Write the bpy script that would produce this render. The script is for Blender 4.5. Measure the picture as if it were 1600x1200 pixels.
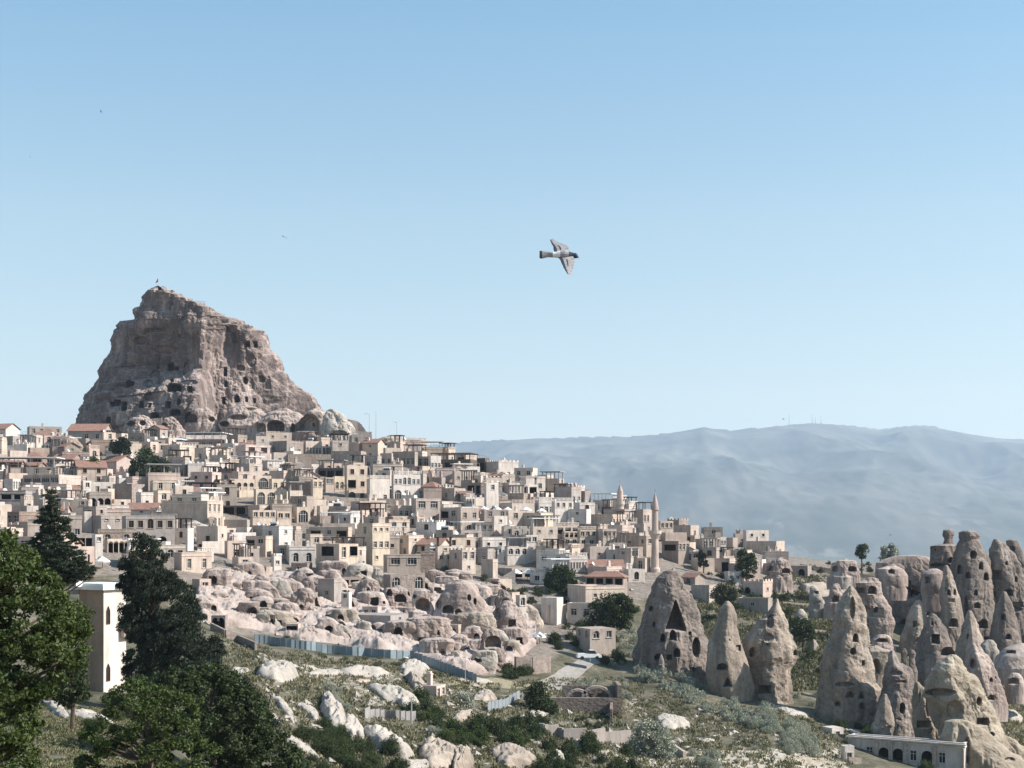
import bpy, math, random
import numpy as np
from mathutils import Vector, Matrix
for o in list(bpy.data.objects): bpy.data.objects.remove(o)
SC = bpy.context.scene
COL = SC.collection
R = math.radians
rng = random.Random(7)

# ------------------------------------------------------------------ camera, light, exposure
F, CX, HY = 2323.0, 800.0, 820.0          # focal length in photo pixels, centre column, eye-level row
cam = bpy.data.cameras.new('camera'); camo = bpy.data.objects.new('camera', cam); COL.objects.link(camo)
camo.location = (0, 0, 0); camo.rotation_euler = (R(90), 0, 0)
cam.sensor_width = 36.0; cam.lens = 36.0*F/1600.0; cam.shift_y = (HY-600)/1600.0
cam.clip_start = 0.5; cam.clip_end = 60000
SC.camera = camo
SUN = Vector((0.80, -0.10, 0.60)).normalized()
w = bpy.data.worlds.new('World'); SC.world = w; w.use_nodes = True
nt = w.node_tree; bg = nt.nodes['Background']
sky = nt.nodes.new('ShaderNodeTexSky'); sky.sky_type = 'NISHITA'; sky.sun_disc = False
sky.sun_elevation = math.asin(SUN.z); sky.sun_rotation = math.atan2(SUN.x, SUN.y)
sky.altitude = 1200; sky.air_density = 1.0; sky.dust_density = 0.6; sky.ozone_density = 0.7
tint = nt.nodes.new('ShaderNodeMix'); tint.data_type = 'RGBA'; tint.blend_type = 'MULTIPLY'; tint.inputs['Factor'].default_value = 1.0
gz = nt.nodes.new('ShaderNodeTexCoord'); gs = nt.nodes.new('ShaderNodeSeparateXYZ'); gr = nt.nodes.new('ShaderNodeValToRGB')
nt.links.new(gz.outputs['Generated'], gs.inputs[0]); nt.links.new(gs.outputs[2], gr.inputs[0]); nt.links.new(gr.outputs[0], tint.inputs[7])
gr.color_ramp.elements[0].position = 0.02; gr.color_ramp.elements[0].color = (1.0, 0.80, 0.68, 1); gr.color_ramp.elements[1].position = 0.36; gr.color_ramp.elements[1].color = (0.90, 1.20, 1.14, 1); g3 = gr.color_ramp.elements.new(0.2); g3.color = (1.14, 1.12, 0.93, 1)
nt.links.new(sky.outputs[0], tint.inputs[6]); nt.links.new(tint.outputs[2], bg.inputs[0]); bg.inputs[1].default_value = 0.094
sl = bpy.data.lights.new('sun', 'SUN'); sl.energy = 5.0; sl.angle = R(0.53); sl.color = (1.0, 0.945, 0.88)
so = bpy.data.objects.new('sun', sl); COL.objects.link(so)
so.rotation_euler = SUN.to_track_quat('Z', 'Y').to_euler(); so.location = (0, 0, 300)
SC.view_settings.view_transform = 'Standard'; SC.view_settings.look = 'None'
SC.view_settings.exposure = 0.85; SC.view_settings.gamma = 1.0; SC.view_settings.use_curve_mapping = False
SC.render.engine = 'CYCLES'
SC.cycles.use_denoising = True
SC.cycles.max_bounces = 5; SC.cycles.diffuse_bounces = 3; SC.cycles.volume_bounces = 1
SC.cycles.transparent_max_bounces = 6; SC.cycles.caustics_reflective = False; SC.cycles.caustics_refractive = False

# ------------------------------------------------------------------ numpy noise
_rs = np.random.RandomState(3)
_perm = _rs.permutation(256).astype(np.int32); _perm = np.concatenate([_perm, _perm, _perm])
_grad = _rs.normal(size=(256, 3)); _grad /= np.linalg.norm(_grad, axis=1)[:, None]
def perlin(p):
    p = np.asarray(p, dtype=np.float64); i = np.floor(p).astype(np.int64); f = p - i
    u = f*f*f*(f*(f*6-15)+10); i &= 255
    out = 0
    for dx in (0, 1):
        wx = u[:, 0] if dx else 1-u[:, 0]
        for dy in (0, 1):
            wy = u[:, 1] if dy else 1-u[:, 1]
            for dz in (0, 1):
                wz = u[:, 2] if dz else 1-u[:, 2]
                h = _perm[(_perm[(_perm[(i[:, 0]+dx) & 255] + i[:, 1]+dy) & 255] + i[:, 2]+dz) & 255]
                g = _grad[h]
                out = out + wx*wy*wz*(g[:, 0]*(f[:, 0]-dx)+g[:, 1]*(f[:, 1]-dy)+g[:, 2]*(f[:, 2]-dz))
    return out*1.6
def fbm(p, o=4, lac=2.03, gain=0.5, ridged=False):
    a, s, t = 1.0, 0.0, 0.0
    p = np.asarray(p, float)
    for k in range(o):
        n = perlin(p + 17.3*k)
        if ridged: n = 1-2*np.abs(n)
        s = s + a*n; t += a; a *= gain; p = p*lac
    return s/t
def sst(x, a, b):
    t = np.clip((x-a)/(b-a), 0, 1); return t*t*(3-2*t)

# ------------------------------------------------------------------ materials
def new_mat(name):
    m = bpy.data.materials.new(name); m.use_nodes = True
    n = m.node_tree; b = n.nodes['Principled BSDF']; b.inputs['Roughness'].default_value = 0.9
    b.inputs['Specular IOR Level'].default_value = 0.2
    return m, n, b
def N(n, t, **kw):
    x = n.nodes.new(t)
    for k, v in kw.items():
        if k in x.inputs: x.inputs[k].default_value = v
        else: setattr(x, k, v)
    return x
def L(n, a, b): n.links.new(a, b)
def ramp(n, fac, stops, interp='LINEAR'):
    r = n.nodes.new('ShaderNodeValToRGB'); r.color_ramp.interpolation = interp
    e = r.color_ramp.elements
    while len(e) < len(stops): e.new(0.5)
    for k, (p, c) in enumerate(stops):
        e[k].position = p; e[k].color = (*c, 1) if len(c) == 3 else c
    L(n, fac, r.inputs[0]); return r.outputs[0]
def noise(n, vec, scale, detail=5, rough=0.55, w=None):
    x = N(n, 'ShaderNodeTexNoise'); x.inputs['Scale'].default_value = scale
    x.inputs['Detail'].default_value = detail; x.inputs['Roughness'].default_value = rough
    if vec is not None: L(n, vec, x.inputs['Vector'])
    return x.outputs['Fac']
def mixc(n, fac, a, b, mode='MIX'):
    x = n.nodes.new('ShaderNodeMix'); x.data_type = 'RGBA'; x.blend_type = mode
    for s, v in ((x.inputs['Factor'], fac), (x.inputs[6], a), (x.inputs[7], b)):
        if hasattr(v, 'is_output') or hasattr(v, 'links'): L(n, v, s)
        elif isinstance(v, (tuple, list)): s.default_value = (*v, 1) if len(v) == 3 else v
        else: s.default_value = v
    return x.outputs[2]
def world_pos(n, scale=(1, 1, 1)):
    g = n.nodes.new('ShaderNodeNewGeometry'); mp = n.nodes.new('ShaderNodeMapping')
    mp.inputs['Scale'].default_value = scale; L(n, g.outputs['Position'], mp.inputs['Vector']); return mp.outputs[0]
def bump(n, b, h, dist, strength=1.0):
    x = n.nodes.new('ShaderNodeBump'); x.inputs['Distance'].default_value = dist; x.inputs['Strength'].default_value = strength
    L(n, h, x.inputs['Height']); L(n, x.outputs[0], b.inputs['Normal'])
def simple(name, c, rough=0.8, var=0.15, scale=1.5, metal=0.0):
    m, n, b = new_mat(name); b.inputs['Roughness'].default_value = rough; b.inputs['Metallic'].default_value = metal
    v = noise(n, world_pos(n), scale)
    L(n, ramp(n, v, [(0.3, tuple(x*(1-var) for x in c)), (0.7, tuple(min(1, x*(1+var)) for x in c))]), b.inputs['Base Color'])
    return m
M = {}
# weathered plaster / stone, tinted by each object's own colour
def wall_mat(name, blocks=False):
    m, n, b = new_mat(name)
    oi = n.nodes.new('ShaderNodeObjectInfo')
    p = world_pos(n)
    blot = ramp(n, noise(n, p, 0.45, 5, 0.6), [(0.3, (0.80, 0.78, 0.77)), (0.65, (1.06, 1.05, 1.03))])
    c = mixc(n, 1.0, oi.outputs['Color'], blot, 'MULTIPLY')
    streak = ramp(n, noise(n, world_pos(n, (1.6, 1.6, 0.22)), 1.0, 4, 0.6), [(0.28, (0.70, 0.66, 0.62)), (0.55, (1, 1, 1))])
    c = mixc(n, 0.8, c, streak, 'MULTIPLY')
    fine = ramp(n, noise(n, p, 3.5, 3, 0.7), [(0.25, (0.82, 0.81, 0.80)), (0.7, (1.08, 1.07, 1.06))])
    c = mixc(n, 0.8 if blocks else 0.45, c, fine, 'MULTIPLY')
    h = noise(n, p, 2.0, 4, 0.7)
    if blocks:
        v = n.nodes.new('ShaderNodeTexVoronoi'); v.inputs['Scale'].default_value = 2.1; L(n, world_pos(n, (1, 1, 1.5)), v.inputs['Vector'])
        c = mixc(n, 0.55, c, ramp(n, v.outputs['Color'], [(0.1, (0.62, 0.6, 0.58)), (0.8, (1.12, 1.1, 1.07))]), 'MULTIPLY')
        h = v.outputs['Distance']
    L(n, c, b.inputs['Base Color']); bump(n, b, h, 0.08, 0.5)
    return m
M['wall'] = wall_mat('wall_plaster'); M['stone'] = wall_mat('rubble_stone', True)
def rock_mat(name, base, dark, pale, pits=1.0, sc=1.0, lich=0.5, dk=(0.36, 0.46)):
    m, n, b = new_mat(name)
    p = world_pos(n)
    big = noise(n, p, 0.055*sc, 6, 0.62)
    c = ramp(n, big, [(0.34, tuple(x*0.82 for x in base)), (0.5, base), (0.66, pale)])
    st = noise(n, world_pos(n, (0.30*sc, 0.30*sc, 0.05*sc)), 1.0, 7, 0.65)
    c = mixc(n, ramp(n, st, [(dk[0], (lich,)*3), (dk[1]+0.08, (0, 0, 0))]), c, dark)
    fi = noise(n, p, 0.9*sc, 6, 0.7)
    c = mixc(n, 0.8, c, ramp(n, fi, [(0.3, (0.66, 0.64, 0.63)), (0.52, (1, 1, 1)), (0.75, (1.10, 1.09, 1.07))]), 'MULTIPLY')
    v = n.nodes.new('ShaderNodeTexVoronoi'); v.inputs['Scale'].default_value = 0.8*sc; L(n, p, v.inputs['Vector'])
    c = mixc(n, 0.5*pits, c, ramp(n, v.outputs['Distance'], [(0.05, (0.55, 0.52, 0.5)), (0.2, (1, 1, 1))]), 'MULTIPLY')
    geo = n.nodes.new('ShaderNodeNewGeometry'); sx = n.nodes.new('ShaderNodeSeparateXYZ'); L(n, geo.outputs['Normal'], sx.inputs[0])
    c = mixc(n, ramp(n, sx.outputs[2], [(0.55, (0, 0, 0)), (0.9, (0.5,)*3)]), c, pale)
    L(n, c, b.inputs['Base Color'])
    bump(n, b, mixc(n, 0.5, fi, noise(n, p, 2.6*sc, 5, 0.75)), 0.9/sc*0.5, 0.75)
    return m
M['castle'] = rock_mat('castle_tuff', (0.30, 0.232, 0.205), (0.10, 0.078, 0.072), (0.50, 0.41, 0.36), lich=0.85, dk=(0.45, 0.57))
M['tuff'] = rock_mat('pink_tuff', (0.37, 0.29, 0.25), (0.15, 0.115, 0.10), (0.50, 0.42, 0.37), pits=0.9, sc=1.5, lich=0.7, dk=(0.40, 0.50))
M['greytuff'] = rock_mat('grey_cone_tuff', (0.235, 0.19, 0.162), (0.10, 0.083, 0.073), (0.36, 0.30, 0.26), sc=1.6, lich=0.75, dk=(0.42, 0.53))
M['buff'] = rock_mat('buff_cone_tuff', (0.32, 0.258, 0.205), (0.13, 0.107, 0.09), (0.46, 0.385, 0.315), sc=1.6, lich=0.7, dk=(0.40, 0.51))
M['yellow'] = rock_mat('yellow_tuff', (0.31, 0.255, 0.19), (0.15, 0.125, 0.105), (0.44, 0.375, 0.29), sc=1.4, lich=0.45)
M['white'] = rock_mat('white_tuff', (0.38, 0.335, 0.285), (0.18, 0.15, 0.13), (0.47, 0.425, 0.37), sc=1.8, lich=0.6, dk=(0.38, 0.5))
M['pane'] = simple('dark_glass', (0.018, 0.02, 0.022), 0.25, 0.3)
M['void'] = simple('dark_interior', (0.02, 0.017, 0.015), 0.95)
M['frame_white'] = simple('frame_white', (0.62, 0.60, 0.56), 0.6)
M['frame_brown'] = simple('frame_brown', (0.13, 0.065, 0.045), 0.6)
M['trim'] = wall_mat('trim_stone')
M['darkwood'] = simple('dark_wood', (0.055, 0.04, 0.034), 0.8)
M['metal'] = simple('grey_metal', (0.32, 0.33, 0.34), 0.45, metal=0.6)
M['pole'] = simple('pole_paint', (0.36, 0.37, 0.38), 0.5)
M['canvas'] = simple('white_canvas', (0.66, 0.655, 0.63), 0.8, 0.05)
M['navy'] = simple('navy_cloth', (0.02, 0.035, 0.055), 0.8)
M['green_cloth'] = simple('green_cloth', (0.02, 0.05, 0.048), 0.8)
M['bluefence'] = simple('blue_sheet', (0.20, 0.245, 0.27), 0.55, 0.12, 0.8)
M['greyfence'] = simple('grey_sheet', (0.22, 0.24, 0.255), 0.55, 0.12, 0.8)
M['concrete'] = simple('concrete', (0.27, 0.25, 0.235), 0.9, 0.2, 0.7)
M['bark'] = simple('bark', (0.10, 0.075, 0.055), 0.95, 0.35, 6)
def tile_mat():
    m, n, b = new_mat('clay_tiles')
    tc = n.nodes.new('ShaderNodeTexCoord')
    wv = n.nodes.new('ShaderNodeTexWave'); wv.wave_type = 'BANDS'; wv.bands_direction = 'X'; wv.inputs['Scale'].default_value = 1.4
    wv.inputs['Distortion'].default_value = 0.6; L(n, tc.outputs['Object'], wv.inputs[0])
    p = world_pos(n)
    c = ramp(n, noise(n, p, 1.3, 6, 0.75), [(0.3, (0.17, 0.085, 0.062)), (0.5, (0.36, 0.165, 0.11)), (0.72, (0.50, 0.26, 0.18))])
    c = mixc(n, 0.35, c, wv.outputs['Color'], 'MULTIPLY'); c = mixc(n, 0.25, c, (0.3, 0.27, 0.25))
    L(n, c, b.inputs['Base Color']); bump(n, b, wv.outputs['Fac'], 0.12, 0.8); return m
M['tile'] = tile_mat()
def leaf_mat(name, c1, c2, trans=0.25, big=0.5):
    m, n, b = new_mat(name)
    at = n.nodes.new('ShaderNodeNewGeometry')
    v = ramp(n, at.outputs['Random Per Island'], [(0.0, c1), (1.0, c2)])
    v = mixc(n, 0.7, v, ramp(n, noise(n, world_pos(n), big, 3), [(0.3, (0.65, 0.7, 0.6)), (0.7, (1.25, 1.2, 1.1))]), 'MULTIPLY')
    L(n, v, b.inputs['Base Color']); b.inputs['Roughness'].default_value = 0.6
    tr = n.nodes.new('ShaderNodeBsdfTranslucent'); L(n, mixc(n, 1.0, v, (1.15, 1.35, 0.6), 'MULTIPLY'), tr.inputs[0])
    mx = n.nodes.new('ShaderNodeMixShader'); mx.inputs[0].default_value = trans
    L(n, b.outputs[0], mx.inputs[1]); L(n, tr.outputs[0], mx.inputs[2]); L(n, mx.outputs[0], n.nodes['Material Output'].inputs[0])
    return m
M['leaf'] = leaf_mat('leaf_green', (0.024, 0.042, 0.013), (0.10, 0.125, 0.042), 0.25, 0.8)
M['leafdark'] = leaf_mat('leaf_dark', (0.020, 0.033, 0.014), (0.068, 0.085, 0.036), 0.2)
M['needle'] = leaf_mat('needle', (0.012, 0.019, 0.014), (0.036, 0.047, 0.030), 0.1)
M['cedar'] = leaf_mat('needle_cedar', (0.018, 0.030, 0.018), (0.042, 0.056, 0.034), 0.1)
M['silver'] = leaf_mat('leaf_silver', (0.20, 0.21, 0.185), (0.40, 0.405, 0.365), 0.12)
M['olive'] = leaf_mat('leaf_olive', (0.055, 0.058, 0.033), (0.12, 0.117, 0.072), 0.15)
M['drygrass'] = leaf_mat('dry_grass', (0.135, 0.12, 0.075), (0.27, 0.235, 0.165), 0.15)

# ------------------------------------------------------------------ object helpers
def link(name, me, mat=None, parent=None, loc=None):
    o = bpy.data.objects.new(name, me); COL.objects.link(o)
    if me is not None and mat is not None and not me.materials:
        for m in (mat if isinstance(mat, (list, tuple)) else [mat]): me.materials.append(m)
    if parent: o.parent = parent
    if loc is not None: o.location = loc
    return o
def tag(o, label=None, cat=None, group=None, kind=None):
    if label: o['label'] = label
    if cat: o['category'] = cat
    if group: o['group'] = group
    if kind: o['kind'] = kind
    return o
def empty(name, loc, rz=0.0):
    o = bpy.data.objects.new(name, None); COL.objects.link(o); o.location = loc; o.rotation_euler = (0, 0, rz)
    o.empty_display_size = 0.5; return o
def mesh_np(name, V, Fc, k=4, smooth=False, mi=None):
    V = np.asarray(V, np.float32).reshape(-1, 3); Fc = np.asarray(Fc, np.int32).reshape(-1, k)
    me = bpy.data.meshes.new(name)
    me.vertices.add(len(V)); me.vertices.foreach_set('co', V.ravel())
    me.loops.add(Fc.size); me.loops.foreach_set('vertex_index', Fc.ravel())
    me.polygons.add(len(Fc)); me.polygons.foreach_set('loop_start', np.arange(0, Fc.size, k, dtype=np.int32))
    try: me.polygons.foreach_set('loop_total', np.full(len(Fc), k, np.int32))
    except Exception: pass
    me.polygons.foreach_set('use_smooth', np.full(len(Fc), smooth))
    if mi is not None: me.polygons.foreach_set('material_index', np.asarray(mi, np.int32))
    me.update(calc_edges=True); return me
class MB:
    """collects convex pieces; build() makes one mesh"""
    def __init__(s): s.v = []; s.f = []; s.m = []
    def quad(s, a, b, c, d, m=0):
        k = len(s.v); s.v += [a, b, c, d]; s.f.append((k, k+1, k+2, k+3)); s.m.append(m)
    def tri(s, a, b, c, m=0):
        k = len(s.v); s.v += [a, b, c]; s.f.append((k, k+1, k+2)); s.m.append(m)
    def poly(s, pts, m=0):
        k = len(s.v); s.v += list(pts); s.f.append(tuple(range(k, k+len(pts)))); s.m.append(m)
    def box(s, x0, x1, y0, y1, z0, z1, m=0, bottom=True):
        k = len(s.v)
        s.v += [(x0, y0, z0), (x1, y0, z0), (x1, y1, z0), (x0, y1, z0), (x0, y0, z1), (x1, y0, z1), (x1, y1, z1), (x0, y1, z1)]
        fs = [(4, 5, 6, 7), (0, 1, 5, 4), (1, 2, 6, 5), (2, 3, 7, 6), (3, 0, 4, 7)] + ([(3, 2, 1, 0)] if bottom else [])
        for q in fs: s.f.append(tuple(k+i for i in q)); s.m.append(m)
    def tube(s, pts, rad, n=6, m=0, cap=True):
        pts = [Vector(p) for p in pts]
        if not isinstance(rad, (list, tuple)): rad = [rad]*len(pts)
        k = len(s.v)
        for i, p in enumerate(pts):
            d = (pts[min(i+1, len(pts)-1)]-pts[max(i-1, 0)]).normalized()
            a = d.orthogonal().normalized() if abs(d.z) < 0.9 else Vector((1, 0, 0))
            a = (a - d*a.dot(d)).normalized(); b = d.cross(a)
            for j in range(n):
                t = 2*math.pi*j/n; q = p + (a*math.cos(t)+b*math.sin(t))*rad[i]; s.v.append(tuple(q))
        for i in range(len(pts)-1):
            for j in range(n):
                s.f.append((k+i*n+j, k+i*n+(j+1) % n, k+(i+1)*n+(j+1) % n, k+(i+1)*n+j)); s.m.append(m)
        if cap:
            s.f.append(tuple(k+(len(pts)-1)*n+j for j in range(n))); s.m.append(m)
            s.f.append(tuple(k+n-1-j for j in range(n))); s.m.append(m)
    def lathe(s, prof, n=16, c=(0, 0), m=0):
        k = len(s.v)
        for r, z in prof:
            for j in range(n):
                t = 2*math.pi*j/n; s.v.append((c[0]+r*math.cos(t), c[1]+r*math.sin(t), z))
        for i in range(len(prof)-1):
            for j in range(n):
                s.f.append((k+i*n+j, k+i*n+(j+1) % n, k+(i+1)*n+(j+1) % n, k+(i+1)*n+j)); s.m.append(m)
        s.f.append(tuple(k+(len(prof)-1)*n+j for j in range(n))); s.m.append(m)
    def mesh(s, name, mats, smooth=False):
        me = bpy.data.meshes.new(name); me.from_pydata([tuple(v) for v in s.v], [], s.f)
        for m in (mats if isinstance(mats, (list, tuple)) else [mats]): me.materials.append(m)
        if any(s.m): me.polygons.foreach_set('material_index', s.m)
        if smooth: me.polygons.foreach_set('use_smooth', [True]*len(s.f))
        me.update(); return me
    def build(s, name, mats, parent=None, loc=None, smooth=False, color=None):
        o = link(name, s.mesh(name, mats, smooth), None, parent, loc)
        if color: o.color = (*color, 1)
        return o

# ------------------------------------------------------------------ terrain: one true heightfield
TC = np.array([-500, 0, 200, 400, 600, 800, 1000, 1200, 1400, 1600, 2100], float)
TD = np.array([12, 30, 60, 100, 140, 170, 200, 240, 270, 300, 330, 360, 400, 440, 480, 520, 600, 750, 1000, 1500, 2600, 5000, 9000], float)
TP = np.array([
 #-500   0    200   400   600   800   1000  1200  1400  1600  2100
 [1500, 1500, 1500, 1500, 1400, 1450, 1500, 1550, 1600, 1600, 1600],
 [1330, 1330, 1350, 1450, 1500, 1560, 1620, 1650, 1680, 1680, 1680],
 [1200, 1200, 1225, 1370, 1440, 1500, 1540, 1560, 1580, 1590, 1600],
 [1050, 1120, 1140, 1275, 1330, 1390, 1430, 1450, 1470, 1480, 1500],
 [1000, 1060, 1085, 1150, 1220, 1290, 1330, 1350, 1380, 1400, 1420],
 [ 960, 1010, 1040, 1085, 1140, 1205, 1240, 1262, 1300, 1330, 1370],
 [ 925,  960,  990, 1040, 1080, 1130, 1170, 1192, 1235, 1275, 1320],
 [ 880,  905,  935, 1000, 1020, 1063, 1095, 1120, 1165, 1215, 1260],
 [ 850,  868,  892,  950,  980, 1010, 1040, 1080, 1115, 1160, 1210],
 [ 825,  835,  855,  905,  935,  965, 1000, 1010, 1060, 1115, 1160],
 [ 800,  808,  822,  865,  892,  920,  925,  960, 1005, 1070, 1110],
 [ 775,  778,  795,  828,  852,  878,  878,  920,  960, 1030, 1060],
 [ 735,  738,  752,  775,  795,  818,  830,  872,  905,  985, 1000],
 [ 700,  705,  714,  732,  750,  768,  816,  866,  882,  965,  960],
 [ 685,  690,  692,  700,  713,  748,  830,  880,  892,  950,  950],
 [ 682,  682,  683,  684,  703,  765,  850,  900,  905,  945,  945],
 [ 684,  682,  682,  680,  712,  815,  885,  920,  925,  945,  945],
 [ 700,  700,  700,  700,  760,  860,  905,  935,  940,  945,  945],
 [ 730,  730,  730,  740,  800,  890,  915,  930,  935,  935,  935],
 [ 770,  770,  770,  790,  850,  905,  920,  925,  925,  925,  925],
 [ 850,  850,  850,  870,  890,  900,  905,  905,  905,  905,  905],
 [ 880,  880,  880,  880,  880,  880,  880,  880,  880,  880,  880],
 [ 858,  858,  858,  858,  858,  858,  858,  858,  858,  858,  858]], float)
NI, NJ = 261, 520
gpx = np.linspace(-500, 2100, NI); gd = np.exp(np.linspace(math.log(12), math.log(9000), NJ))
G = np.array([np.interp(gd, TD, TP[:, c]) for c in range(len(TC))])            # per control column
G = np.array([np.interp(gpx, TC, G[:, j]) for j in range(NJ)]).T               # NI x NJ  -> photo row of the ground
def blur(A, n):
    for _ in range(n):
        A[1:-1] = (A[:-2]+2*A[1:-1]+A[2:])/4
        A[:, 1:-1] = (A[:, :-2]+2*A[:, 1:-1]+A[:, 2:])/4
    return A
G = blur(G, 8)
GX = (gpx[:, None]-CX)*gd[None]/F; GYY = np.broadcast_to(gd[None], GX.shape)
GZ = (HY-G)*gd[None]/F
nz = fbm(np.stack([GX.ravel(), GYY.ravel(), GX.ravel()*0], 1)/11.0, 5).reshape(GX.shape)
GZ = GZ + nz*np.clip(gd/120., 0.25, 1.3)[None]*1.0
G = HY-GZ*F/gd[None]
def _gi(px, d):
    i = np.clip((px+500)/2600*(NI-1), 0, NI-1.001); j = np.clip((math.log(max(d, 12.01))-math.log(12))/(math.log(9000)-math.log(12))*(NJ-1), 0, NJ-1.001)
    return i, j
def zg(x, y):
    i, j = _gi(CX+F*x/y, y); a, b = int(i), int(j); u, v = i-a, j-b
    return float(GZ[a, b]*(1-u)*(1-v)+GZ[a+1, b]*u*(1-v)+GZ[a, b+1]*(1-u)*v+GZ[a+1, b+1]*u*v)
def gdepth(px, py, dmin=90):
    i, _ = _gi(px, 100); a = int(i); u = i-a
    col = G[a]*(1-u)+G[a+1]*u
    js = np.where((col <= py) & (gd >= dmin))[0]
    if len(js) == 0: return float(gd[np.argmin(np.where(gd < 600, col, 9e9))])
    j = js[0]
    if j == 0: return float(gd[0])
    t = (col[j-1]-py)/max(1e-6, col[j-1]-col[j]); t = min(max(t, 0), 1)
    return float(gd[j-1]+(gd[j]-gd[j-1])*t)
def P(px, py, D): return Vector(((px-CX)*D/F, D, (HY-py)*D/F))
def GP(px, D):
    x = (px-CX)*D/F; return Vector((x, D, zg(x, D)))

# ------------------------------------------------------------------ ground sheet, mountain, haze
def inpoly(px, py, poly):
    px = np.asarray(px, float); py = np.asarray(py, float); c = np.zeros(px.shape, bool); n = len(poly); j = n-1
    for i in range(n):
        xi, yi = poly[i]; xj, yj = poly[j]
        if yi != yj:
            c ^= ((yi > py) != (yj > py)) & (px < (xj-xi)*(py-yi)/(yj-yi)+xi)
        j = i
    return c
ii = np.arange(NI)[:, None]*NJ + np.arange(NJ)[None]
q = np.stack([ii[:-1, :-1], ii[1:, :-1], ii[1:, 1:], ii[:-1, 1:]], -1).reshape(-1, 4)
me = mesh_np('ground', np.stack([GX, GYY, GZ], -1), q, smooth=True)
PXG = np.broadcast_to(gpx[:, None], G.shape)
TOWN = [(-500, 915), (200, 900), (330, 915), (330, 985), (400, 995), (560, 1005), (640, 1015), (760, 1055), (860, 1030), (960, 985), (1000, 930), (1100, 945), (1250, 925), (1330, 900), (1450, 880), (1450, 860), (1200, 800), (700, 600), (-500, 600)]
veg = 1.0-inpoly(PXG, G, TOWN).astype(float)
veg = np.where((gd[None] > 460), 0.5, veg)
pale = np.zeros(G.shape)
for poly, val in (([(930, 1172), (960, 1168), (1010, 1185), (1040, 1175), (1320, 1170), (1330, 1200), (1200, 1215), (940, 1190)], 1.0),
                  ([(400, 1070), (480, 1080), (640, 1170), (690, 1260), (560, 1260), (430, 1130)], .35),
                  ([(1560, 1030), (1700, 1030), (1700, 1100), (1560, 1060)], .5),
                  ([(430, 1030), (560, 1030), (640, 1050), (600, 1120), (520, 1080)], .45)):
    pale = np.maximum(pale, inpoly(PXG, G, poly)*val*(gd[None] < 450))
veg = blur(veg.copy(), 2); pale = blur(pale, 2)
for nm, arr in (('veg', veg), ('pale', pale)):
    a = me.attributes.new(nm, 'FLOAT', 'POINT'); a.data.foreach_set('value', arr.astype(np.float32).ravel())
m, n, b = new_mat('ground_soil')
p = world_pos(n)
def attr(n, nm):
    a = n.nodes.new('ShaderNodeAttribute'); a.attribute_name = nm; return a.outputs['Fac']
n1 = noise(n, p, 0.12, 7, 0.65); n2 = noise(n, p, 0.9, 5, 0.7); n3 = noise(n, p, 0.035, 5, 0.6)
dirt = ramp(n, n2, [(0.3, (0.12, 0.098, 0.08)), (0.5, (0.20, 0.168, 0.14)), (0.7, (0.29, 0.25, 0.21))])
grass = ramp(n, n1, [(0.34, (0.055, 0.053, 0.033)), (0.46, (0.095, 0.088, 0.056)), (0.57, (0.15, 0.132, 0.092)), (0.68, (0.23, 0.198, 0.15))])
grass = mixc(n, 0.8, grass, ramp(n, n2, [(0.3, (0.6, 0.6, 0.6)), (0.6, (1.1, 1.1, 1.1))]), 'MULTIPLY')
def math_(n, op, a, b_):
    x = n.nodes.new('ShaderNodeMath'); x.operation = op
    for s, v in ((x.inputs[0], a), (x.inputs[1], b_)):
        if hasattr(v, 'links'): L(n, v, s)
        else: s.default_value = v
    return x.outputs[0]
vf = math_(n, 'ADD', attr(n, 'veg'), math_(n, 'MULTIPLY', math_(n, 'SUBTRACT', n1, 0.5), 1.2))
c = mixc(n, ramp(n, vf, [(0.35, (0, 0, 0)), (0.6, (1, 1, 1))]), dirt, grass)
pf = math_(n, 'ADD', attr(n, 'pale'), math_(n, 'MULTIPLY', math_(n, 'SUBTRACT', n2, 0.5), 0.9))
c = mixc(n, ramp(n, pf, [(0.4, (0, 0, 0)), (0.55, (1, 1, 1))]), c, ramp(n, n2, [(0.3, (0.30, 0.265, 0.205)), (0.6, (0.45, 0.40, 0.33))]))
# far lowland: pale fields and dark scrub
fld = n.nodes.new('ShaderNodeTexVoronoi'); fld.inputs['Scale'].default_value = 0.0035; L(n, p, fld.inputs['Vector'])
sep = n.nodes.new('ShaderNodeSeparateXYZ'); L(n, p, sep.inputs[0])
c = mixc(n, ramp(n, math_(n, 'DIVIDE', sep.outputs[1], 4000.0), [(0.3, (0, 0, 0)), (0.5, (1, 1, 1))]), c,
         ramp(n, fld.outputs['Color'], [(0.2, (0.06, 0.07, 0.045)), (0.75, (0.14, 0.13, 0.09))]))
L(n, c, b.inputs['Base Color']); bump(n, b, n2, 0.5, 0.6)
tag(link('ground', me, m), kind='structure')
# wide lowland to the horizon, under everything
mb = MB(); mb.quad((-40000, -3000, -170), (40000, -3000, -170), (40000, 50000, -170), (-40000, 50000, -170))
tag(mb.build('lowland', [m]), kind='structure')

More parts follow.
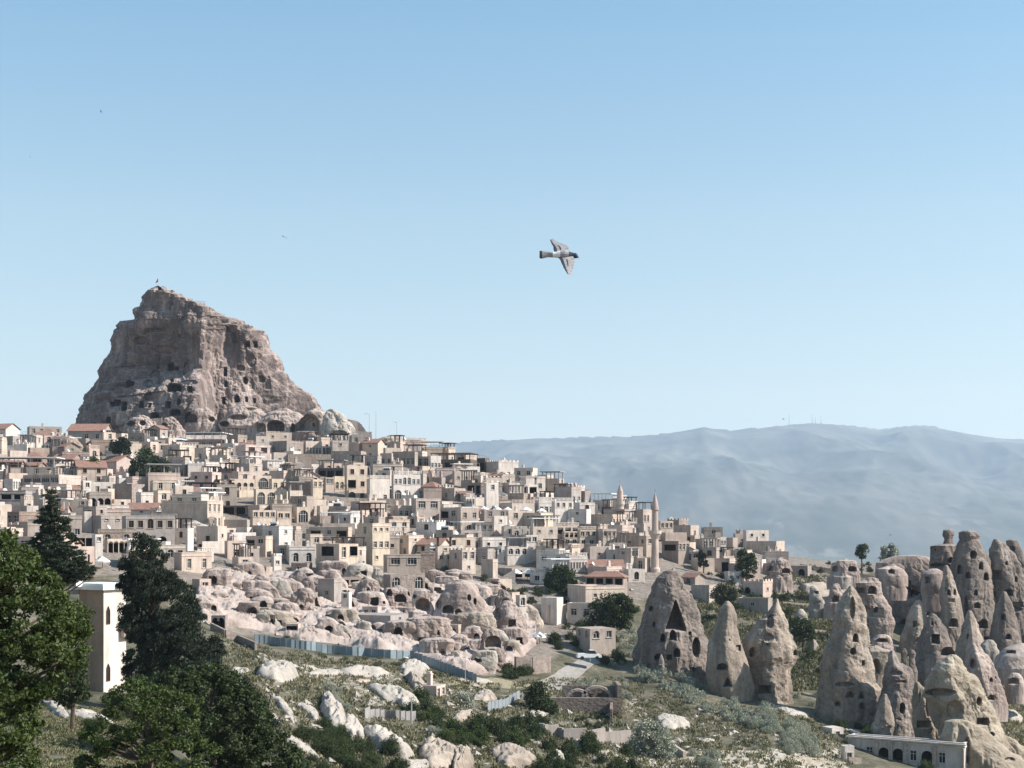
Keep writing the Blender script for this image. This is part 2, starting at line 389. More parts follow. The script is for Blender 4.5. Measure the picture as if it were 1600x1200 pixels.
RX = [-600, 0, 500, 700, 740, 830, 960, 1000, 1060, 1090, 1100, 1112, 1140, 1200, 1235, 1262, 1280, 1310, 1350, 1375, 1420, 1450, 1480, 1540, 1600, 1700, 1900, 2300]
RY = [700, 705, 700, 697, 693, 685, 685, 686, 677, 673, 670, 674, 676, 668, 664, 661, 662, 664, 669, 672, 666, 667, 672, 680, 686, 692, 700, 715]
mi_, mj_ = 620, 260
mpx = np.linspace(-500, 2200, mi_); md = np.linspace(6500, 15000, mj_)
ry = np.interp(mpx, RX, RY)
for _ in range(2): ry[1:-1] = (ry[:-2]+2*ry[1:-1]+ry[2:])/4
crest = 12500 + 500*np.sin(mpx/230.)
zc = (HY-ry)*crest/F
t = (md[None]-6800)/(crest[:, None]-6800)
prof = np.where(t < 1, np.clip(t, 0, 1)**0.85, 1-(t-1)*1.3)
X = (mpx[:, None]-CX)*md[None]/F; Y = np.broadcast_to(md[None], X.shape)
Q = np.stack([X.ravel(), Y.ravel(), 0*X.ravel()], 1)
rid = fbm(Q/np.array([1000., 2800., 1]), 5, ridged=True, gain=0.42).reshape(X.shape)
sm = fbm(Q/2600.+9, 4).reshape(X.shape)
env = np.clip(1-np.abs(t-0.5)*1.75, 0, 1)**0.7
Z = -160+(zc[:, None]+160)*prof + (rid*210+sm*200-60)*env
Z = np.where(t < 1, np.minimum(Z, -160+(zc[:, None]+160)*np.clip(t, 0, 1)**0.25), Z)
# nothing in front of the crest may rise above the traced sight line
Z = np.where(t < 0.995, np.minimum(Z, (HY-ry[:, None]-0.6)*md[None]/F), Z)
ii = np.arange(mi_)[:, None]*mj_+np.arange(mj_)[None]
q = np.stack([ii[:-1, :-1], ii[1:, :-1], ii[1:, 1:], ii[:-1, 1:]], -1).reshape(-1, 4)
me = mesh_np('mountain', np.stack([X, Y, Z], -1), q, smooth=True)
m, n, b = new_mat('mountain_scrub')
p = world_pos(n); s1 = noise(n, p, 0.0011, 8, 0.66); s2 = noise(n, world_pos(n, (1, 0.4, 1)), 0.0028, 7, 0.6)
c = ramp(n, s1, [(0.38, (0.05, 0.052, 0.04)), (0.52, (0.10, 0.095, 0.075)), (0.64, (0.16, 0.145, 0.115))])
sep = n.nodes.new('ShaderNodeSeparateXYZ'); L(n, p, sep.inputs[0])
low = ramp(n, math_(n, 'DIVIDE', sep.outputs[2], 700.0), [(0.0, (0.9,)*3), (0.75, (0.0,)*3)])
pal = ramp(n, s2, [(0.56, (0, 0, 0)), (0.61, (1, 1, 1))])
c = mixc(n, math_(n, 'MULTIPLY', low, pal), c, (0.165, 0.15, 0.125))
L(n, c, b.inputs['Base Color']); bump(n, b, noise(n, world_pos(n, (1, .4, .6)), 0.0014, 3, 0.5), 150, 0.7)
tag(link('mountain', me, m), kind='structure')
def mountain_z(px):
    k = int(round((px+500)/2700*(mi_-1))); return crest[k], zc[k]
for k, (px, hpx, lab) in enumerate(((1233, 18, 'lone tall mast on the mountain crest, apart from the other masts'), (1269, 15, 'leftmost mast of the close trio on the mountain top'),
                     (1274, 11, 'shortest mast in the middle of the mountain top trio'), (1283, 14, 'rightmost mast of the trio on the mountain top'))):
    D, z = mountain_z(px); s = D/F; e = empty('radio_mast', ((px-CX)*s, D, z))
    tag(e, lab, 'mast', 'masts on the mountain top')
    mb = MB(); mb.tube([(0, 0, -20), (0, 0, hpx*s*0.6), (0, 0, hpx*s)], [3.2, 2.6, 0.9], 5); mb.build('lattice_shaft', [M['pole']], e)
    mb = MB(); mb.box(-5, 5, -4, 4, -20, 7); mb.build('equipment_hut', [M['concrete']], e)

mb = MB(); mb.box(-13000, 13000, -400, 16500, -200, 1100)
m = bpy.data.materials.new('haze_air'); m.use_nodes = True; nn = m.node_tree
nn.nodes.remove(nn.nodes['Principled BSDF']); pv = nn.nodes.new('ShaderNodeVolumePrincipled')
pv.inputs['Color'].default_value = (0.66, 0.82, 1.0, 1); pv.inputs['Density'].default_value = 0.66e-4; pv.inputs['Anisotropy'].default_value = 0.2
nn.links.new(pv.outputs[0], nn.nodes['Material Output'].inputs['Volume'])
try: m.cycles.homogeneous_volume = True
except Exception: pass
hz = mb.build('haze', [m]); tag(hz, kind='stuff')

# ------------------------------------------------------------------ carved rocks
def cave_mask(px, py, cv):
    cx, cy, w_, h_ = cv[:4]; kind = cv[4] if len(cv) > 4 else 'a'
    u = np.abs(px-cx)/(w_/2); v = (py-cy)/(h_/2)
    if kind == 'r': mm = np.maximum(u, np.abs(v))
    elif kind == 'o': mm = np.hypot(u, v)
    elif kind == 't': mm = np.maximum(np.abs(v), u/np.clip((v+1.15)/2*1.0, 0.05, 1))
    else: mm = np.where(v < 0, np.hypot(u, v), np.maximum(u, v))
    return 1-sst(mm, 0.80, 1.12)
def rock(name, label, cat, sil, mat, D=None, thick=0.8, amp=1.0, freq=1.0, caves=(), plan=None, res=1.7, group=None, p_=2.3, flute=0.6, ledge=0.5, extra=None, up=0.25, ext=3.0, push=1.0, rnd=None, zst=0.33):
    if group == RG: p_ = 1.38 if name in ('rock_cone', 'rock_fin') else (1.7 if name == 'rock_pillar' else p_)
    sil = sorted(sil); pyt, pyb = sil[0][0], sil[-1][0]
    xb = (sil[-1][1]+sil[-1][2])/2
    if D is None: D = gdepth(xb, pyb)
    Wb = max(a[2]-a[1] for a in sil)/2*D/F
    T = min(thick*Wb, 45); Dc = D+T*0.9; s = Dc/F
    extpx = ext/s
    nv = max(8, int((pyb-pyt)/res)); nf = max(14, int(max(a[2]-a[1] for a in sil)/res*1.25)); nb = max(8, nf//4)
    rows = np.linspace(pyt, pyb, nv); rows = np.concatenate([rows, [pyb+extpx*0.5, pyb+extpx]])
    sp = [a[0] for a in sil]
    xl = np.interp(rows, sp, [a[1] for a in sil]); xr = np.interp(rows, sp, [a[2] for a in sil])
    if name in ('rock_cone', 'rock_pillar'):
        wd = (xr-xl)*0.08*np.clip((rows-pyt)/(pyb-pyt), 0, 1)**1.5; xl = xl-wd; xr = xr+wd
    tf = np.linspace(0, math.pi, nf); tb = np.linspace(math.pi, 2*math.pi, nb+2)[1:-1]
    th = np.concatenate([tf, tb]); nc = len(th)
    S = -np.cos(th); Gf = np.sign(np.sin(th))*(np.clip(1-np.abs(S)**p_, 0, 1))**(1/p_)
    S = S[None].repeat(len(rows), 0); Gf = Gf[None].repeat(len(rows), 0)
    cxp = ((xl+xr)/2)[:, None]; hw = ((xr-xl)/2)[:, None]
    PXa = cxp+S*hw; PYa = np.broadcast_to(rows[:, None], PXa.shape)
    Trow = (np.minimum(thick*hw*s, T))*1.0
    if plan is not None:
        Gf = np.where(Gf > 0, plan(PXa, PYa, S, Gf), Gf)
        Trow = np.maximum(Trow, T*0.75) if thick*hw.max()*s > 20 else Trow
    # cap rings
    s_v = (Dc-0.9*Trow*np.maximum(Gf, 0))/F
    X = (PXa-CX)*s_v; Y = Dc-Trow*Gf; Z = (HY-PYa)*s_v
    caps = []
    for sc_, dz in ((0.8, up*0.5), (0.5, up*0.9), (0.2, up)):
        caps.append(np.stack([X[0].mean()+(X[0]-X[0].mean())*sc_, Y[0].mean()+(Y[0]-Y[0].mean())*sc_, Z[0]+dz*hw[0]*s*np.ones(nc)], -1))
    V = np.stack([X, Y, Z], -1); V = np.concatenate([np.array(caps[::-1]), V], 0)
    nr = V.shape[0]
    Nn = np.stack([S*1.0, -Gf, 0*S], -1); Nn /= np.maximum(1e-6, np.linalg.norm(Nn, axis=-1, keepdims=True))
    Nn = np.concatenate([np.repeat(Nn[:1], 3, 0)*np.array([0.1, 0.4, 0.8])[:, None, None], Nn], 0)
    q3 = V.reshape(-1, 3)+ (rnd if rnd is not None else 0)
    fq = freq
    d = 0.78*fbm(q3*np.array([1, 1, zst])/(9.0*fq), 4, gain=0.55)
    d += flute*(1.25 if group == RG else 0.8)*np.minimum(0.22, fbm(q3*np.array([1, 1, 0.16])/(4.2*fq)+5, 4, ridged=True)-0.1)
    d += ledge*0.32*(fbm(q3*np.array([0.35, 0.35, 1.6])/(5.0*fq)+31, 4))
    cr = fbm(q3/(5.5*fq)+77, 4, ridged=True)
    d -= 0.7*np.clip(cr-0.34, 0, 1)
    d += 0.13*fbm(q3/(1.5*fq)+3, 3)+0.06*fbm(q3/(0.55*fq)+8, 2)
    fade = np.ones(nr); fade[:3] = [0.2, 0.5, 0.8]
    wf = np.concatenate([np.repeat(hw[0], 3), hw[:, 0]])*s
    fade = fade*np.clip(wf/(1.2*amp+0.01), 0.12, 1)
    d = d.reshape(nr, nc)*amp*(0.72 if group == RG else 1.0)*fade[:, None]
    V = V+Nn*d[..., None]; V[..., 2] += 0.25*d
    # carved openings
    px = CX+F*V[..., 0]/V[..., 1]; py = HY-F*V[..., 2]/V[..., 1]
    front = np.concatenate([np.repeat(Gf[:1], 3, 0), Gf], 0) > 0.02
    if extra is not None: V[..., 1] += np.where(front, extra(px, py), 0)
    for cv in caves:
        mk = cave_mask(px, py, cv)*front
        dep = (cv[5] if len(cv) > 5 else 1.5*max(cv[2], cv[3]))*s*push
        dep = min(dep, T*1.3)
        V[..., 1] += mk*dep
    ii = np.arange(nr)[:, None]*nc+np.arange(nc)[None]
    i2 = np.roll(ii, -1, 1)
    fq_ = np.stack([ii[1:], i2[1:], i2[:-1], ii[:-1]], -1).reshape(-1, 4)
    ctr = V[0].mean(0); V_ = V.reshape(-1, 3)
    base = np.array([X[-1].mean(), Dc, 0]); base[2] = zg(base[0], min(base[1], 8000)) if Dc < 8000 else 0
    me = mesh_np(name, V_-base, fq_, smooth=False)
    me.materials.append(mat if not isinstance(mat, str) else M[mat])
    o = link(name, me, None, None, tuple(base))
    return tag(o, label, cat, group)
RG = 'rock cones and cliffs with carved rooms'
if 1:
    CS = [(455, 233, 262), (459, 230, 264), (460, 229, 283), (466, 225, 285), (467, 225, 299), (473, 226, 303), (474, 224, 320), (480, 222, 324), (482, 212, 336), (488, 210, 338), (490, 211, 345), (496, 214, 348), (498, 214, 367), (501, 213, 369), (503, 193, 378), (509, 186, 380), (511, 184, 392), (516, 184, 396), (518, 182, 411), (530, 178, 414), (545, 173, 419), (556, 169, 430),
          (570, 163, 437), (580, 155, 442), (590, 152, 450), (600, 148, 462), (610, 144, 476), (618, 134, 484), (630, 131, 494), (640, 128, 500), (650, 125, 506), (658, 123, 510), (700, 118, 520)]
    KX = [100, 125, 150, 185, 215, 260, 314, 320, 346, 352, 375, 400, 430, 470, 520]
    KY = [-18, -12, -7, -1, 3, 8.0, 14.5, 13.5, -1, -2.5, -3, -7, -12, -19, -26]
    def castle_plan(px, py, S, g):
        sh = (py-560)*(-0.10)           # the bright rib drifts left as it comes down
        k = np.interp(px-sh, KX, KY)
        edge = np.clip((1-np.abs(S))/0.22, 0, 1)**0.6
        return edge*(0.70 + k/45.0*(1+0.35*sst(py, 540, 640)))
    def castle_extra(px, py):
        y = 0
        y = y - 3.5*np.exp(-((px-275)/70.)**2)*np.exp(-((py-505)/22.)**2)         # overhanging brow
        y = y + 4.5*np.exp(-((px-262)/36.)**2)*np.exp(-((py-572)/24.)**2)
        y = y + 5.0*np.exp(-((px-358)/12.)**2)*np.exp(-((py-535)/26.)**2)
        y = y - 3.0*np.exp(-((px-395)/16.)**2)*np.exp(-((py-530)/30.)**2)
        y = y + 1.2*np.sign(np.sin(py/7.3+px/60.)) * np.exp(-((px-230)/70.)**2)*sst(py, 540, 600)*0.5
        return y
    cc = []
    def ct(X, Y, w_, h_, k='r', d=None): cc.append((100+X/4.444, 420+Y/4.444, w_/4.444, h_/4.444, k) + ((d,) if d else ()))
    for a in ((722, 672, 44, 50, 'r'), (765, 683, 30, 28), (760, 822, 98, 52, 'a'), (872, 838, 30, 40), (745, 773, 18, 16), (637, 676, 16, 18), (1273, 525, 50, 40), (1331, 530, 32, 40),
              (1228, 690, 62, 42, 'o', 3), (1255, 775, 38, 46, 'o'), (1196, 900, 42, 52, 'a'), (1108, 915, 22, 46), (1264, 905, 20, 34), (1320, 915, 20, 30), (1118, 715, 22, 60), (1122, 800, 20, 40),
              (1300, 640, 70, 90, 'o', 3), (1370, 765, 46, 50, 'a', 5), (1415, 790, 40, 90, 'a', 3), (1300, 800, 40, 80, 'a', 3), (590, 948, 18, 34), (535, 943, 26, 44), (450, 796, 30, 46), (478, 798, 18, 28), (585, 800, 60, 60, 'o', 4),
              (333, 940, 30, 34), (368, 930, 40, 42), (415, 955, 34, 60), (720, 945, 36, 48), (797, 925, 18, 40), (772, 995, 70, 42, 'a'), (630, 1018, 56, 40, 'a'), (310, 1050, 26, 40), (700, 560, 180, 60, 'o', 3),
              (400, 850, 130, 100, 'o', 3), (620, 740, 60, 90, 'o', 4), (840, 700, 50, 120, 'o', 3), (580, 890, 60, 60, 'o', 5), (870, 790, 110, 40, 'o', 3), (1180, 470, 60, 90, 'o', 4), (840, 470, 80, 40, 'o', 3), (530, 500, 90, 60, 'o', 5), (640, 430, 150, 26, 'r', 4), (1130, 412, 16, 30), (880, 1030, 70, 70, 'a')):
        ct(*a)
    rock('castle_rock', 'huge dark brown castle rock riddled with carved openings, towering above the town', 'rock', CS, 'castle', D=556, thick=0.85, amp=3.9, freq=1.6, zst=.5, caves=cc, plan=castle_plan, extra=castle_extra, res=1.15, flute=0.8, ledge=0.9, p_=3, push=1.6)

# ------------------------------------------------------------------ houses
C_ = dict(cr=(0.50, 0.425, 0.365), wa=(0.47, 0.39, 0.325), gr=(0.335, 0.295, 0.27), wh=(0.57, 0.52, 0.48), be=(0.41, 0.345, 0.30), br=(0.27, 0.215, 0.185), pk=(0.49, 0.395, 0.35), st=(0.30, 0.253, 0.226), dk=(0.12, 0.10, 0.09), ye=(0.53, 0.45, 0.365))
CN = dict(cr='cream', wa='warm beige', gr='grey', wh='white', be='beige', br='brown', pk='pinkish', st='stone', dk='dark grey', ye='pale yellow')
_wcache = {}
def win_mesh(w_, h_, kind, fr):
    """outward is local -Y; the opening sits in the wall from (0,0) to (w,h)"""
    w_ = max(0.5, round(w_*5)/5); h_ = max(0.5, round(h_*5)/5); k = (w_, h_, kind, fr)
    if k in _wcache: return _wcache[k]
    mb = MB(); r = 0.24
    void = kind in 'loO'
    if kind in 'aAo':
        rad = min(w_/2, h_*0.5); zc = h_-rad; n_ = 8
        arc = [(w_/2-w_/2*math.cos(math.pi*i/n_), zc+rad*math.sin(math.pi*i/n_)) for i in range(n_+1)]
        for i in range(n_//2):                      # spandrels, flush with the wall
            mb.tri((0, 0, h_), (arc[i][0], 0, arc[i][1]), (arc[i+1][0], 0, arc[i+1][1]), 2)
            mb.tri((w_, 0, h_), (arc[n_-i-1][0], 0, arc[n_-i-1][1]), (arc[n_-i][0], 0, arc[n_-i][1]), 2)
        mb.tri((0, 0, h_), (arc[n_//2][0], 0, arc[n_//2][1]), (w_, 0, h_), 2)
        for i in range(n_):                         # soffit and proud archivolt
            a, c = arc[i], arc[i+1]
            mb.quad((a[0], 0, a[1]), (a[0], r, a[1]), (c[0], r, c[1]), (c[0], 0, c[1]), 2)
            ctr = Vector((w_/2, zc)); oa = ctr+(Vector(a)-ctr)*(1+0.16/max(rad, 0.2)); oc = ctr+(Vector(c)-ctr)*(1+0.16/max(rad, 0.2))
            mb.quad((a[0], -0.06, a[1]), (c[0], -0.06, c[1]), (oc[0], -0.06, oc[1]), (oa[0], -0.06, oa[1]), 3)
            mb.quad((oa[0], -0.06, oa[1]), (oc[0], -0.06, oc[1]), (oc[0], 0.0, oc[1]), (oa[0], 0.0, oa[1]), 3)
    else:
        if not void:
            t = 0.14                                 # stone surround
            mb.box(-t, 0, -0.05, 0.02, 0, h_, 3); mb.box(w_, w_+t, -0.05, 0.02, 0, h_, 3); mb.box(-t, w_+t, -0.052, 0.018, h_, h_+t, 3)
    if kind != 'A' and kind != 'O': mb.box(-0.15, w_+0.15, -0.12, 0.10, -0.12, -0.004, 3)
    rr = 1.3 if void else r
    mb.quad((0, rr, 0), (w_, rr, 0), (w_, rr, h_), (0, rr, h_), 4 if void else 0)
    if void:
        mb.quad((0, 0, 0), (0, rr, 0), (0, rr, h_), (0, 0, h_), 4); mb.quad((w_, rr, 0), (w_, 0, 0), (w_, 0, h_), (w_, rr, h_), 4)
        mb.quad((0, 0, 0.0), (w_, 0, 0), (w_, rr, 0), (0, rr, 0), 4); mb.quad((0, 0, h_-0.003), (0, rr, h_-0.003), (w_, rr, h_-0.003), (w_, 0, h_-0.003), 4)
    else:
        b_ = 0.07
        mb.box(0, b_, r-0.08, r-0.01, 0, h_, 1); mb.box(w_-b_, w_, r-0.08, r-0.01, 0, h_, 1)
        mb.box(b_, w_-b_, r-0.08, r-0.01, 0, b_, 1); mb.box(b_, w_-b_, r-0.08, r-0.01, h_-b_, h_, 1)
        for i in range(1, max(2, int(round(w_/0.6)))): x = w_*i/max(2, int(round(w_/0.6))); mb.box(x-0.03, x+0.03, r-0.07, r-0.02, b_, h_-b_, 1)
        if h_ > 1.3: mb.box(b_, w_-b_, r-0.068, r-0.022, h_*0.66, h_*0.66+0.06, 1)
    me = mb.mesh('window', [M['pane'], M['frame_brown' if fr else 'frame_white'], M['wall'], M['trim'], M['void']])
    _wcache[k] = (me, w_, h_); return _wcache[k]

def parse_face(spec, L_, H, seed):
    """'r3/a2/A1': rows from the top. returns openings (u, z, w, h, kind)"""
    out = []
    if not spec or L_ < 1.2: return out
    rows = spec.split('/'); nr = len(rows); rh = H/nr; rr = random.Random(seed); kw, kh = rr.uniform(.72, 1.12), rr.uniform(.75, 1.05)
    for i, row in enumerate(rows):
        z0 = H-(i+1)*rh
        items = []
        for tok in row.split('+'):
            if not tok: continue
            k = tok[0]; cnt = int(tok[1:]) if len(tok) > 1 else 1
            items += [k]*cnt
        nn_ = len(items)
        if nn_ == 0: continue
        cell = L_/nn_
        for j, k in enumerate(items):
            if k == '-': continue
            if k == 'r': w_ = min(1.15*kw, cell*0.6); h_ = min(1.7*kh, rh*0.55); zz = z0+min(rh*0.28, 1.0)
            elif k == 'R': w_ = min(1.9, cell*0.7); h_ = min(1.8, rh*0.55); zz = z0+min(rh*0.28, 1.0)
            elif k == 's': w_ = min(0.7, cell*0.5); h_ = min(0.9, rh*0.35); zz = z0+rh*0.45
            elif k == 'a': w_ = min(1.15, cell*0.66); h_ = min(2.1, rh*0.62); zz = z0+min(rh*0.22, 0.9)
            elif k == 'A': w_ = min(3.0, cell*0.72); h_ = min(3.4, rh*0.78); zz = z0+0.15
            elif k == 'o': w_ = min(1.6, cell*0.6); h_ = min(2.2, rh*0.6); zz = z0+rh*0.12
            elif k == 'O': w_ = min(3.2, cell*0.8); h_ = min(2.6, rh*0.8); zz = z0+0.12
            elif k == 'l': w_ = min(3.6, cell*0.8); h_ = min(2.3, rh*0.66); zz = z0+rh*0.14
            elif k == 'd': w_ = min(1.2, cell*0.6); h_ = min(2.2, rh*0.72); zz = z0+0.1
            elif k == 'g': w_ = cell*0.9; h_ = rh*0.72; zz = z0+rh*0.12
            else: continue
            w_ = max(0.5, round(w_*5)/5); h_ = max(0.5, round(h_*5)/5)
            if zz+h_ > H-0.2 or w_ > L_-0.3: continue
            u = cell*(j+0.5)-w_/2
            if k == 'r': u += rr.uniform(-.05, .05)*cell
            kk = {'R': 'r', 's': 'r', 'd': 'd', 'g': 'r', 'l': 'l'}.get(k, k)
            if k == 'O': kk = 'o'
            out.append((max(0.16, min(u, L_-w_-0.16)), zz, w_, h_, kk))
    return out

def wall_face(mb, L_, z0, H, ops, org, du, nrm_out):
    """vertical wall face with real holes and reveals; org is its left end seen from outside"""
    us = sorted(set([0, L_]+[round(v, 3) for o in ops for v in (o[0], o[0]+o[2])]))
    zs = sorted(set([z0, H]+[round(v, 3) for o in ops for v in (o[1], o[1]+o[3])]))
    pt = lambda u, z, d=0.0: (org[0]+du[0]*u-nrm_out[0]*d, org[1]+du[1]*u-nrm_out[1]*d, z)
    for j in range(len(zs)-1):
        run = None
        for i in range(len(us)-1):
            uc, zc = (us[i]+us[i+1])/2, (zs[j]+zs[j+1])/2
            hole = any(o[0] < uc < o[0]+o[2] and o[1] < zc < o[1]+o[3] for o in ops)
            if not hole:
                if run is None: run = us[i]
            if hole or i == len(us)-2:
                e = us[i] if hole else us[i+1]
                if run is not None and e > run: mb.quad(pt(run, zs[j]), pt(e, zs[j]), pt(e, zs[j+1]), pt(run, zs[j+1]))
                run = None
    for (u, z, w_, h_, k) in ops:
        r = 0.24
        mb.quad(pt(u, z), pt(u, z, r), pt(u, z+h_, r), pt(u, z+h_)); mb.quad(pt(u+w_, z, r), pt(u+w_, z), pt(u+w_, z+h_), pt(u+w_, z+h_, r))
        mb.quad(pt(u, z), pt(u+w_, z), pt(u+w_, z, r), pt(u, z, r)); mb.quad(pt(u, z+h_, r), pt(u+w_, z+h_, r), pt(u+w_, z+h_), pt(u, z+h_))

_pc = {}
def chimney_mesh():
    if 'c' not in _pc:
        mb = MB(); mb.box(-0.32, 0.32, -0.32, 0.32, 0, 1.5); mb.box(-0.4, 0.4, -0.4, 0.4, 1.5, 1.62); mb.box(-0.25, 0.25, -0.25, 0.25, 1.62, 1.9)
        _pc['c'] = mb.mesh('chimney', [M['trim']])
    return _pc['c']
def heater_mesh():
    if 'h' not in _pc:
        mb = MB(); mb.quad((-0.9, -0.7, 0.25), (0.9, -0.7, 0.25), (0.9, 0.5, 1.15), (-0.9, 0.5, 1.15), 1); mb.quad((-0.9, 0.5, 1.1), (0.9, 0.5, 1.1), (0.9, -0.7, 0.2), (-0.9, -0.7, 0.2), 2)
        mb.tube([(-1.0, 0.65, 1.35), (1.0, 0.65, 1.35)], 0.28, 10, 0); mb.box(-0.85, -0.78, 0.45, 0.75, 0, 1.1, 2); mb.box(0.78, 0.85, 0.45, 0.75, 0, 1.1, 2); mb.box(-0.85, -0.78, -0.7, -0.62, 0, 0.25, 2); mb.box(0.78, 0.85, -0.7, -0.62, 0, 0.25, 2)
        _pc['h'] = mb.mesh('solar_heater', [M['canvas'], M['pane'], M['metal']])
    return _pc['h']
def dish_mesh():
    if 'd' not in _pc:
        mb = MB(); mb.tube([(0, 0, 0), (0, 0, 0.9)], 0.04, 5)
        ax = Vector((0.75, -0.45, 0.5)).normalized(); a = ax.orthogonal().normalized(); b_ = ax.cross(a); c0 = Vector((0, 0, 0.95))
        rings = [[c0+(a*math.cos(t*math.pi/5)+b_*math.sin(t*math.pi/5))*r_+ax*(r_*r_*0.5) for t in range(10)] for r_ in (0.05, 0.3, 0.5)]
        for i in range(2):
            for j in range(10): mb.quad(rings[i][j], rings[i][(j+1) % 10], rings[i+1][(j+1) % 10], rings[i+1][j])
        _pc['d'] = mb.mesh('satellite_dish', [M['canvas']])
    return _pc['d']

HOUSES = []          # (px centre, py top, py base, x0, x1, D) for fillers and labels
FOOT = []
def house(x0, xc, x1, yt, yb, col='cr', wl='', wr='', roof='flat', D=None, dep=None, extras='', lab=None, stone=False, fr=0, name='house', turn=10, found=4.0, cat='house', group='houses of the town on the hillside', jit=None):
    seed = int(x0*7+yt*13+x1*3); rr = random.Random(seed)
    if D is None: D = gdepth((x0+x1)/2, yb)
    s = D/F
    al = math.atan((xc-CX)/F)
    a, b_ = (xc-x0)*s, (x1-xc)*s
    if b_ <= 0.3: th = al-R(turn if turn else 4)*0.6-0.02
    elif a <= 0.3: th = al+R(86)
    else:
        th = al+min(R(66), max(R(14), math.atan(1.15*b_/a)))
    C = P(xc, yb, D)
    t0, t1 = (x0-CX)/F, (x1-CX)/F
    Wd = (C.x-t0*C.y)/(math.cos(th)+t0*math.sin(th)) if a > 0.3 else rr.uniform(6, 9)
    Dd = (t1*C.y-C.x)/(math.sin(th)-t1*math.cos(th)) if b_ > 0.3 else (dep or rr.uniform(6, 9))
    if b_ > 0.3: Dd = min(max(Dd, 1.5), 22)
    if a > 0.3: Wd = min(max(Wd, 1.5), 45)
    if dep and b_ > 0.3 and abs(Dd-dep) > 99: Dd = dep
    H = (yb-yt)*s
    rho = -th; cr_, sr = math.cos(rho), math.sin(rho)
    ctr = Vector((C.x+(-Wd/2)*cr_-(Dd/2)*sr, C.y+(-Wd/2)*sr+(Dd/2)*cr_, C.z))
    e = empty(name, ctr, rho)
    c0 = C_[col]; v = rr.uniform(1.0, 1.18) if jit is None else jit; hue = rr.uniform(-0.012, 0.012)
    cc = (min(1, c0[0]*v+hue), min(1, c0[1]*v), min(1, c0[2]*v-hue))
    mat = M['stone'] if stone else M['wall']
    hx, hy = Wd/2, Dd/2
    flat = roof in ('flat', 'bal', 'cren', 'none')
    Hp = H
    zr = H-(0.55 if flat and H > 3 and roof != 'none' else 0.0)            # roof surface, parapet above it
    if roof in ('gx', 'gy', 'hip'):
        rise = {'gx': min(2.6, hy*0.55), 'gy': min(2.6, hx*0.5), 'hip': min(2.2, min(hx, hy)*0.6)}[roof]
        Hp = max(1.5, H-rise); zr = Hp
    if wl is None: wl = ''
    opsL = parse_face(wl, Wd, Hp, seed); opsR = parse_face(wr, Dd, Hp, seed+1)
    mb = MB()
    wall_face(mb, Wd, -found, Hp, opsL, (-hx, -hy), (1, 0), (0, -1))
    wall_face(mb, Dd, -found, Hp, opsR, (hx, -hy), (0, 1), (1, 0))
    mb.quad((hx, hy, -found), (-hx, hy, -found), (-hx, hy, Hp), (hx, hy, Hp)); mb.quad((-hx, hy, -found), (-hx, -hy, -found), (-hx, -hy, Hp), (-hx, hy, Hp))
    if flat and zr < Hp:
        t = 0.28
        ix, iy = hx-t, hy-t
        mb.quad((-hx, -hy, Hp), (hx, -hy, Hp), (ix, -iy, Hp), (-ix, -iy, Hp)); mb.quad((hx, -hy, Hp), (hx, hy, Hp), (ix, iy, Hp), (ix, -iy, Hp))
        mb.quad((hx, hy, Hp), (-hx, hy, Hp), (-ix, iy, Hp), (ix, iy, Hp)); mb.quad((-hx, hy, Hp), (-hx, -hy, Hp), (-ix, -iy, Hp), (-ix, iy, Hp))
        mb.quad((-ix, -iy, zr-0.3), (-ix, -iy, Hp), (ix, -iy, Hp), (ix, -iy, zr-0.3)); mb.quad((ix, -iy, zr-0.3), (ix, -iy, Hp), (ix, iy, Hp), (ix, iy, zr-0.3))
        mb.quad((ix, iy, zr-0.3), (ix, iy, Hp), (-ix, iy, Hp), (-ix, iy, zr-0.3)); mb.quad((-ix, iy, zr-0.3), (-ix, iy, Hp), (-ix, -iy, Hp), (-ix, -iy, zr-0.3))
    if roof == 'gx':
        for sx in (-hx, hx): mb.tri((sx, -hy, Hp), (sx, hy, Hp), (sx, 0, H-0.05))
    if roof == 'gy':
        for sy in (-hy, hy): mb.tri((-hx, sy, Hp), (hx, sy, Hp), (0, sy, H-0.05))
    mb.build('wall', [mat], e, color=cc)
    tr = tuple(min(0.8, x*1.12+0.03) for x in cc)
    rc = tuple(x*0.82+0.02 for x in cc)
    if flat:
        mb = MB(); t = 0.28 if zr < Hp else 0.0
        mb.quad((-hx+t, -hy+t, zr-(0 if t else -0.01)), (hx-t, -hy+t, zr-(0 if t else -0.01)), (hx-t, hy-t, zr-(0 if t else -0.01)), (-hx+t, hy-t, zr-(0 if t else -0.01)))
        mb.build('roof', [M['wall']], e, color=rc)
        if H > 3.5 and roof != 'none' and min(Wd, Dd) > 2.5:
            mb = MB(); z1 = Hp-0.62 if roof != 'cren' else Hp-0.3; q_ = 0.10
            mb.box(-hx-q_, hx+q_, -hy-q_, -hy-0.003, z1, z1+0.16); mb.box(hx+0.003, hx+q_, -hy-0.003, hy+q_, z1, z1+0.16)
            mb.box(-hx-q_*0.6, hx+q_*0.6, -hy-q_*0.6, -hy+0.3, Hp+0.002, Hp+0.10); mb.box(hx-0.3, hx+q_*0.6, -hy+0.3, hy+q_*0.6, Hp+0.002, Hp+0.10)
            mb.build('cornice', [M['trim']], e, color=tr)
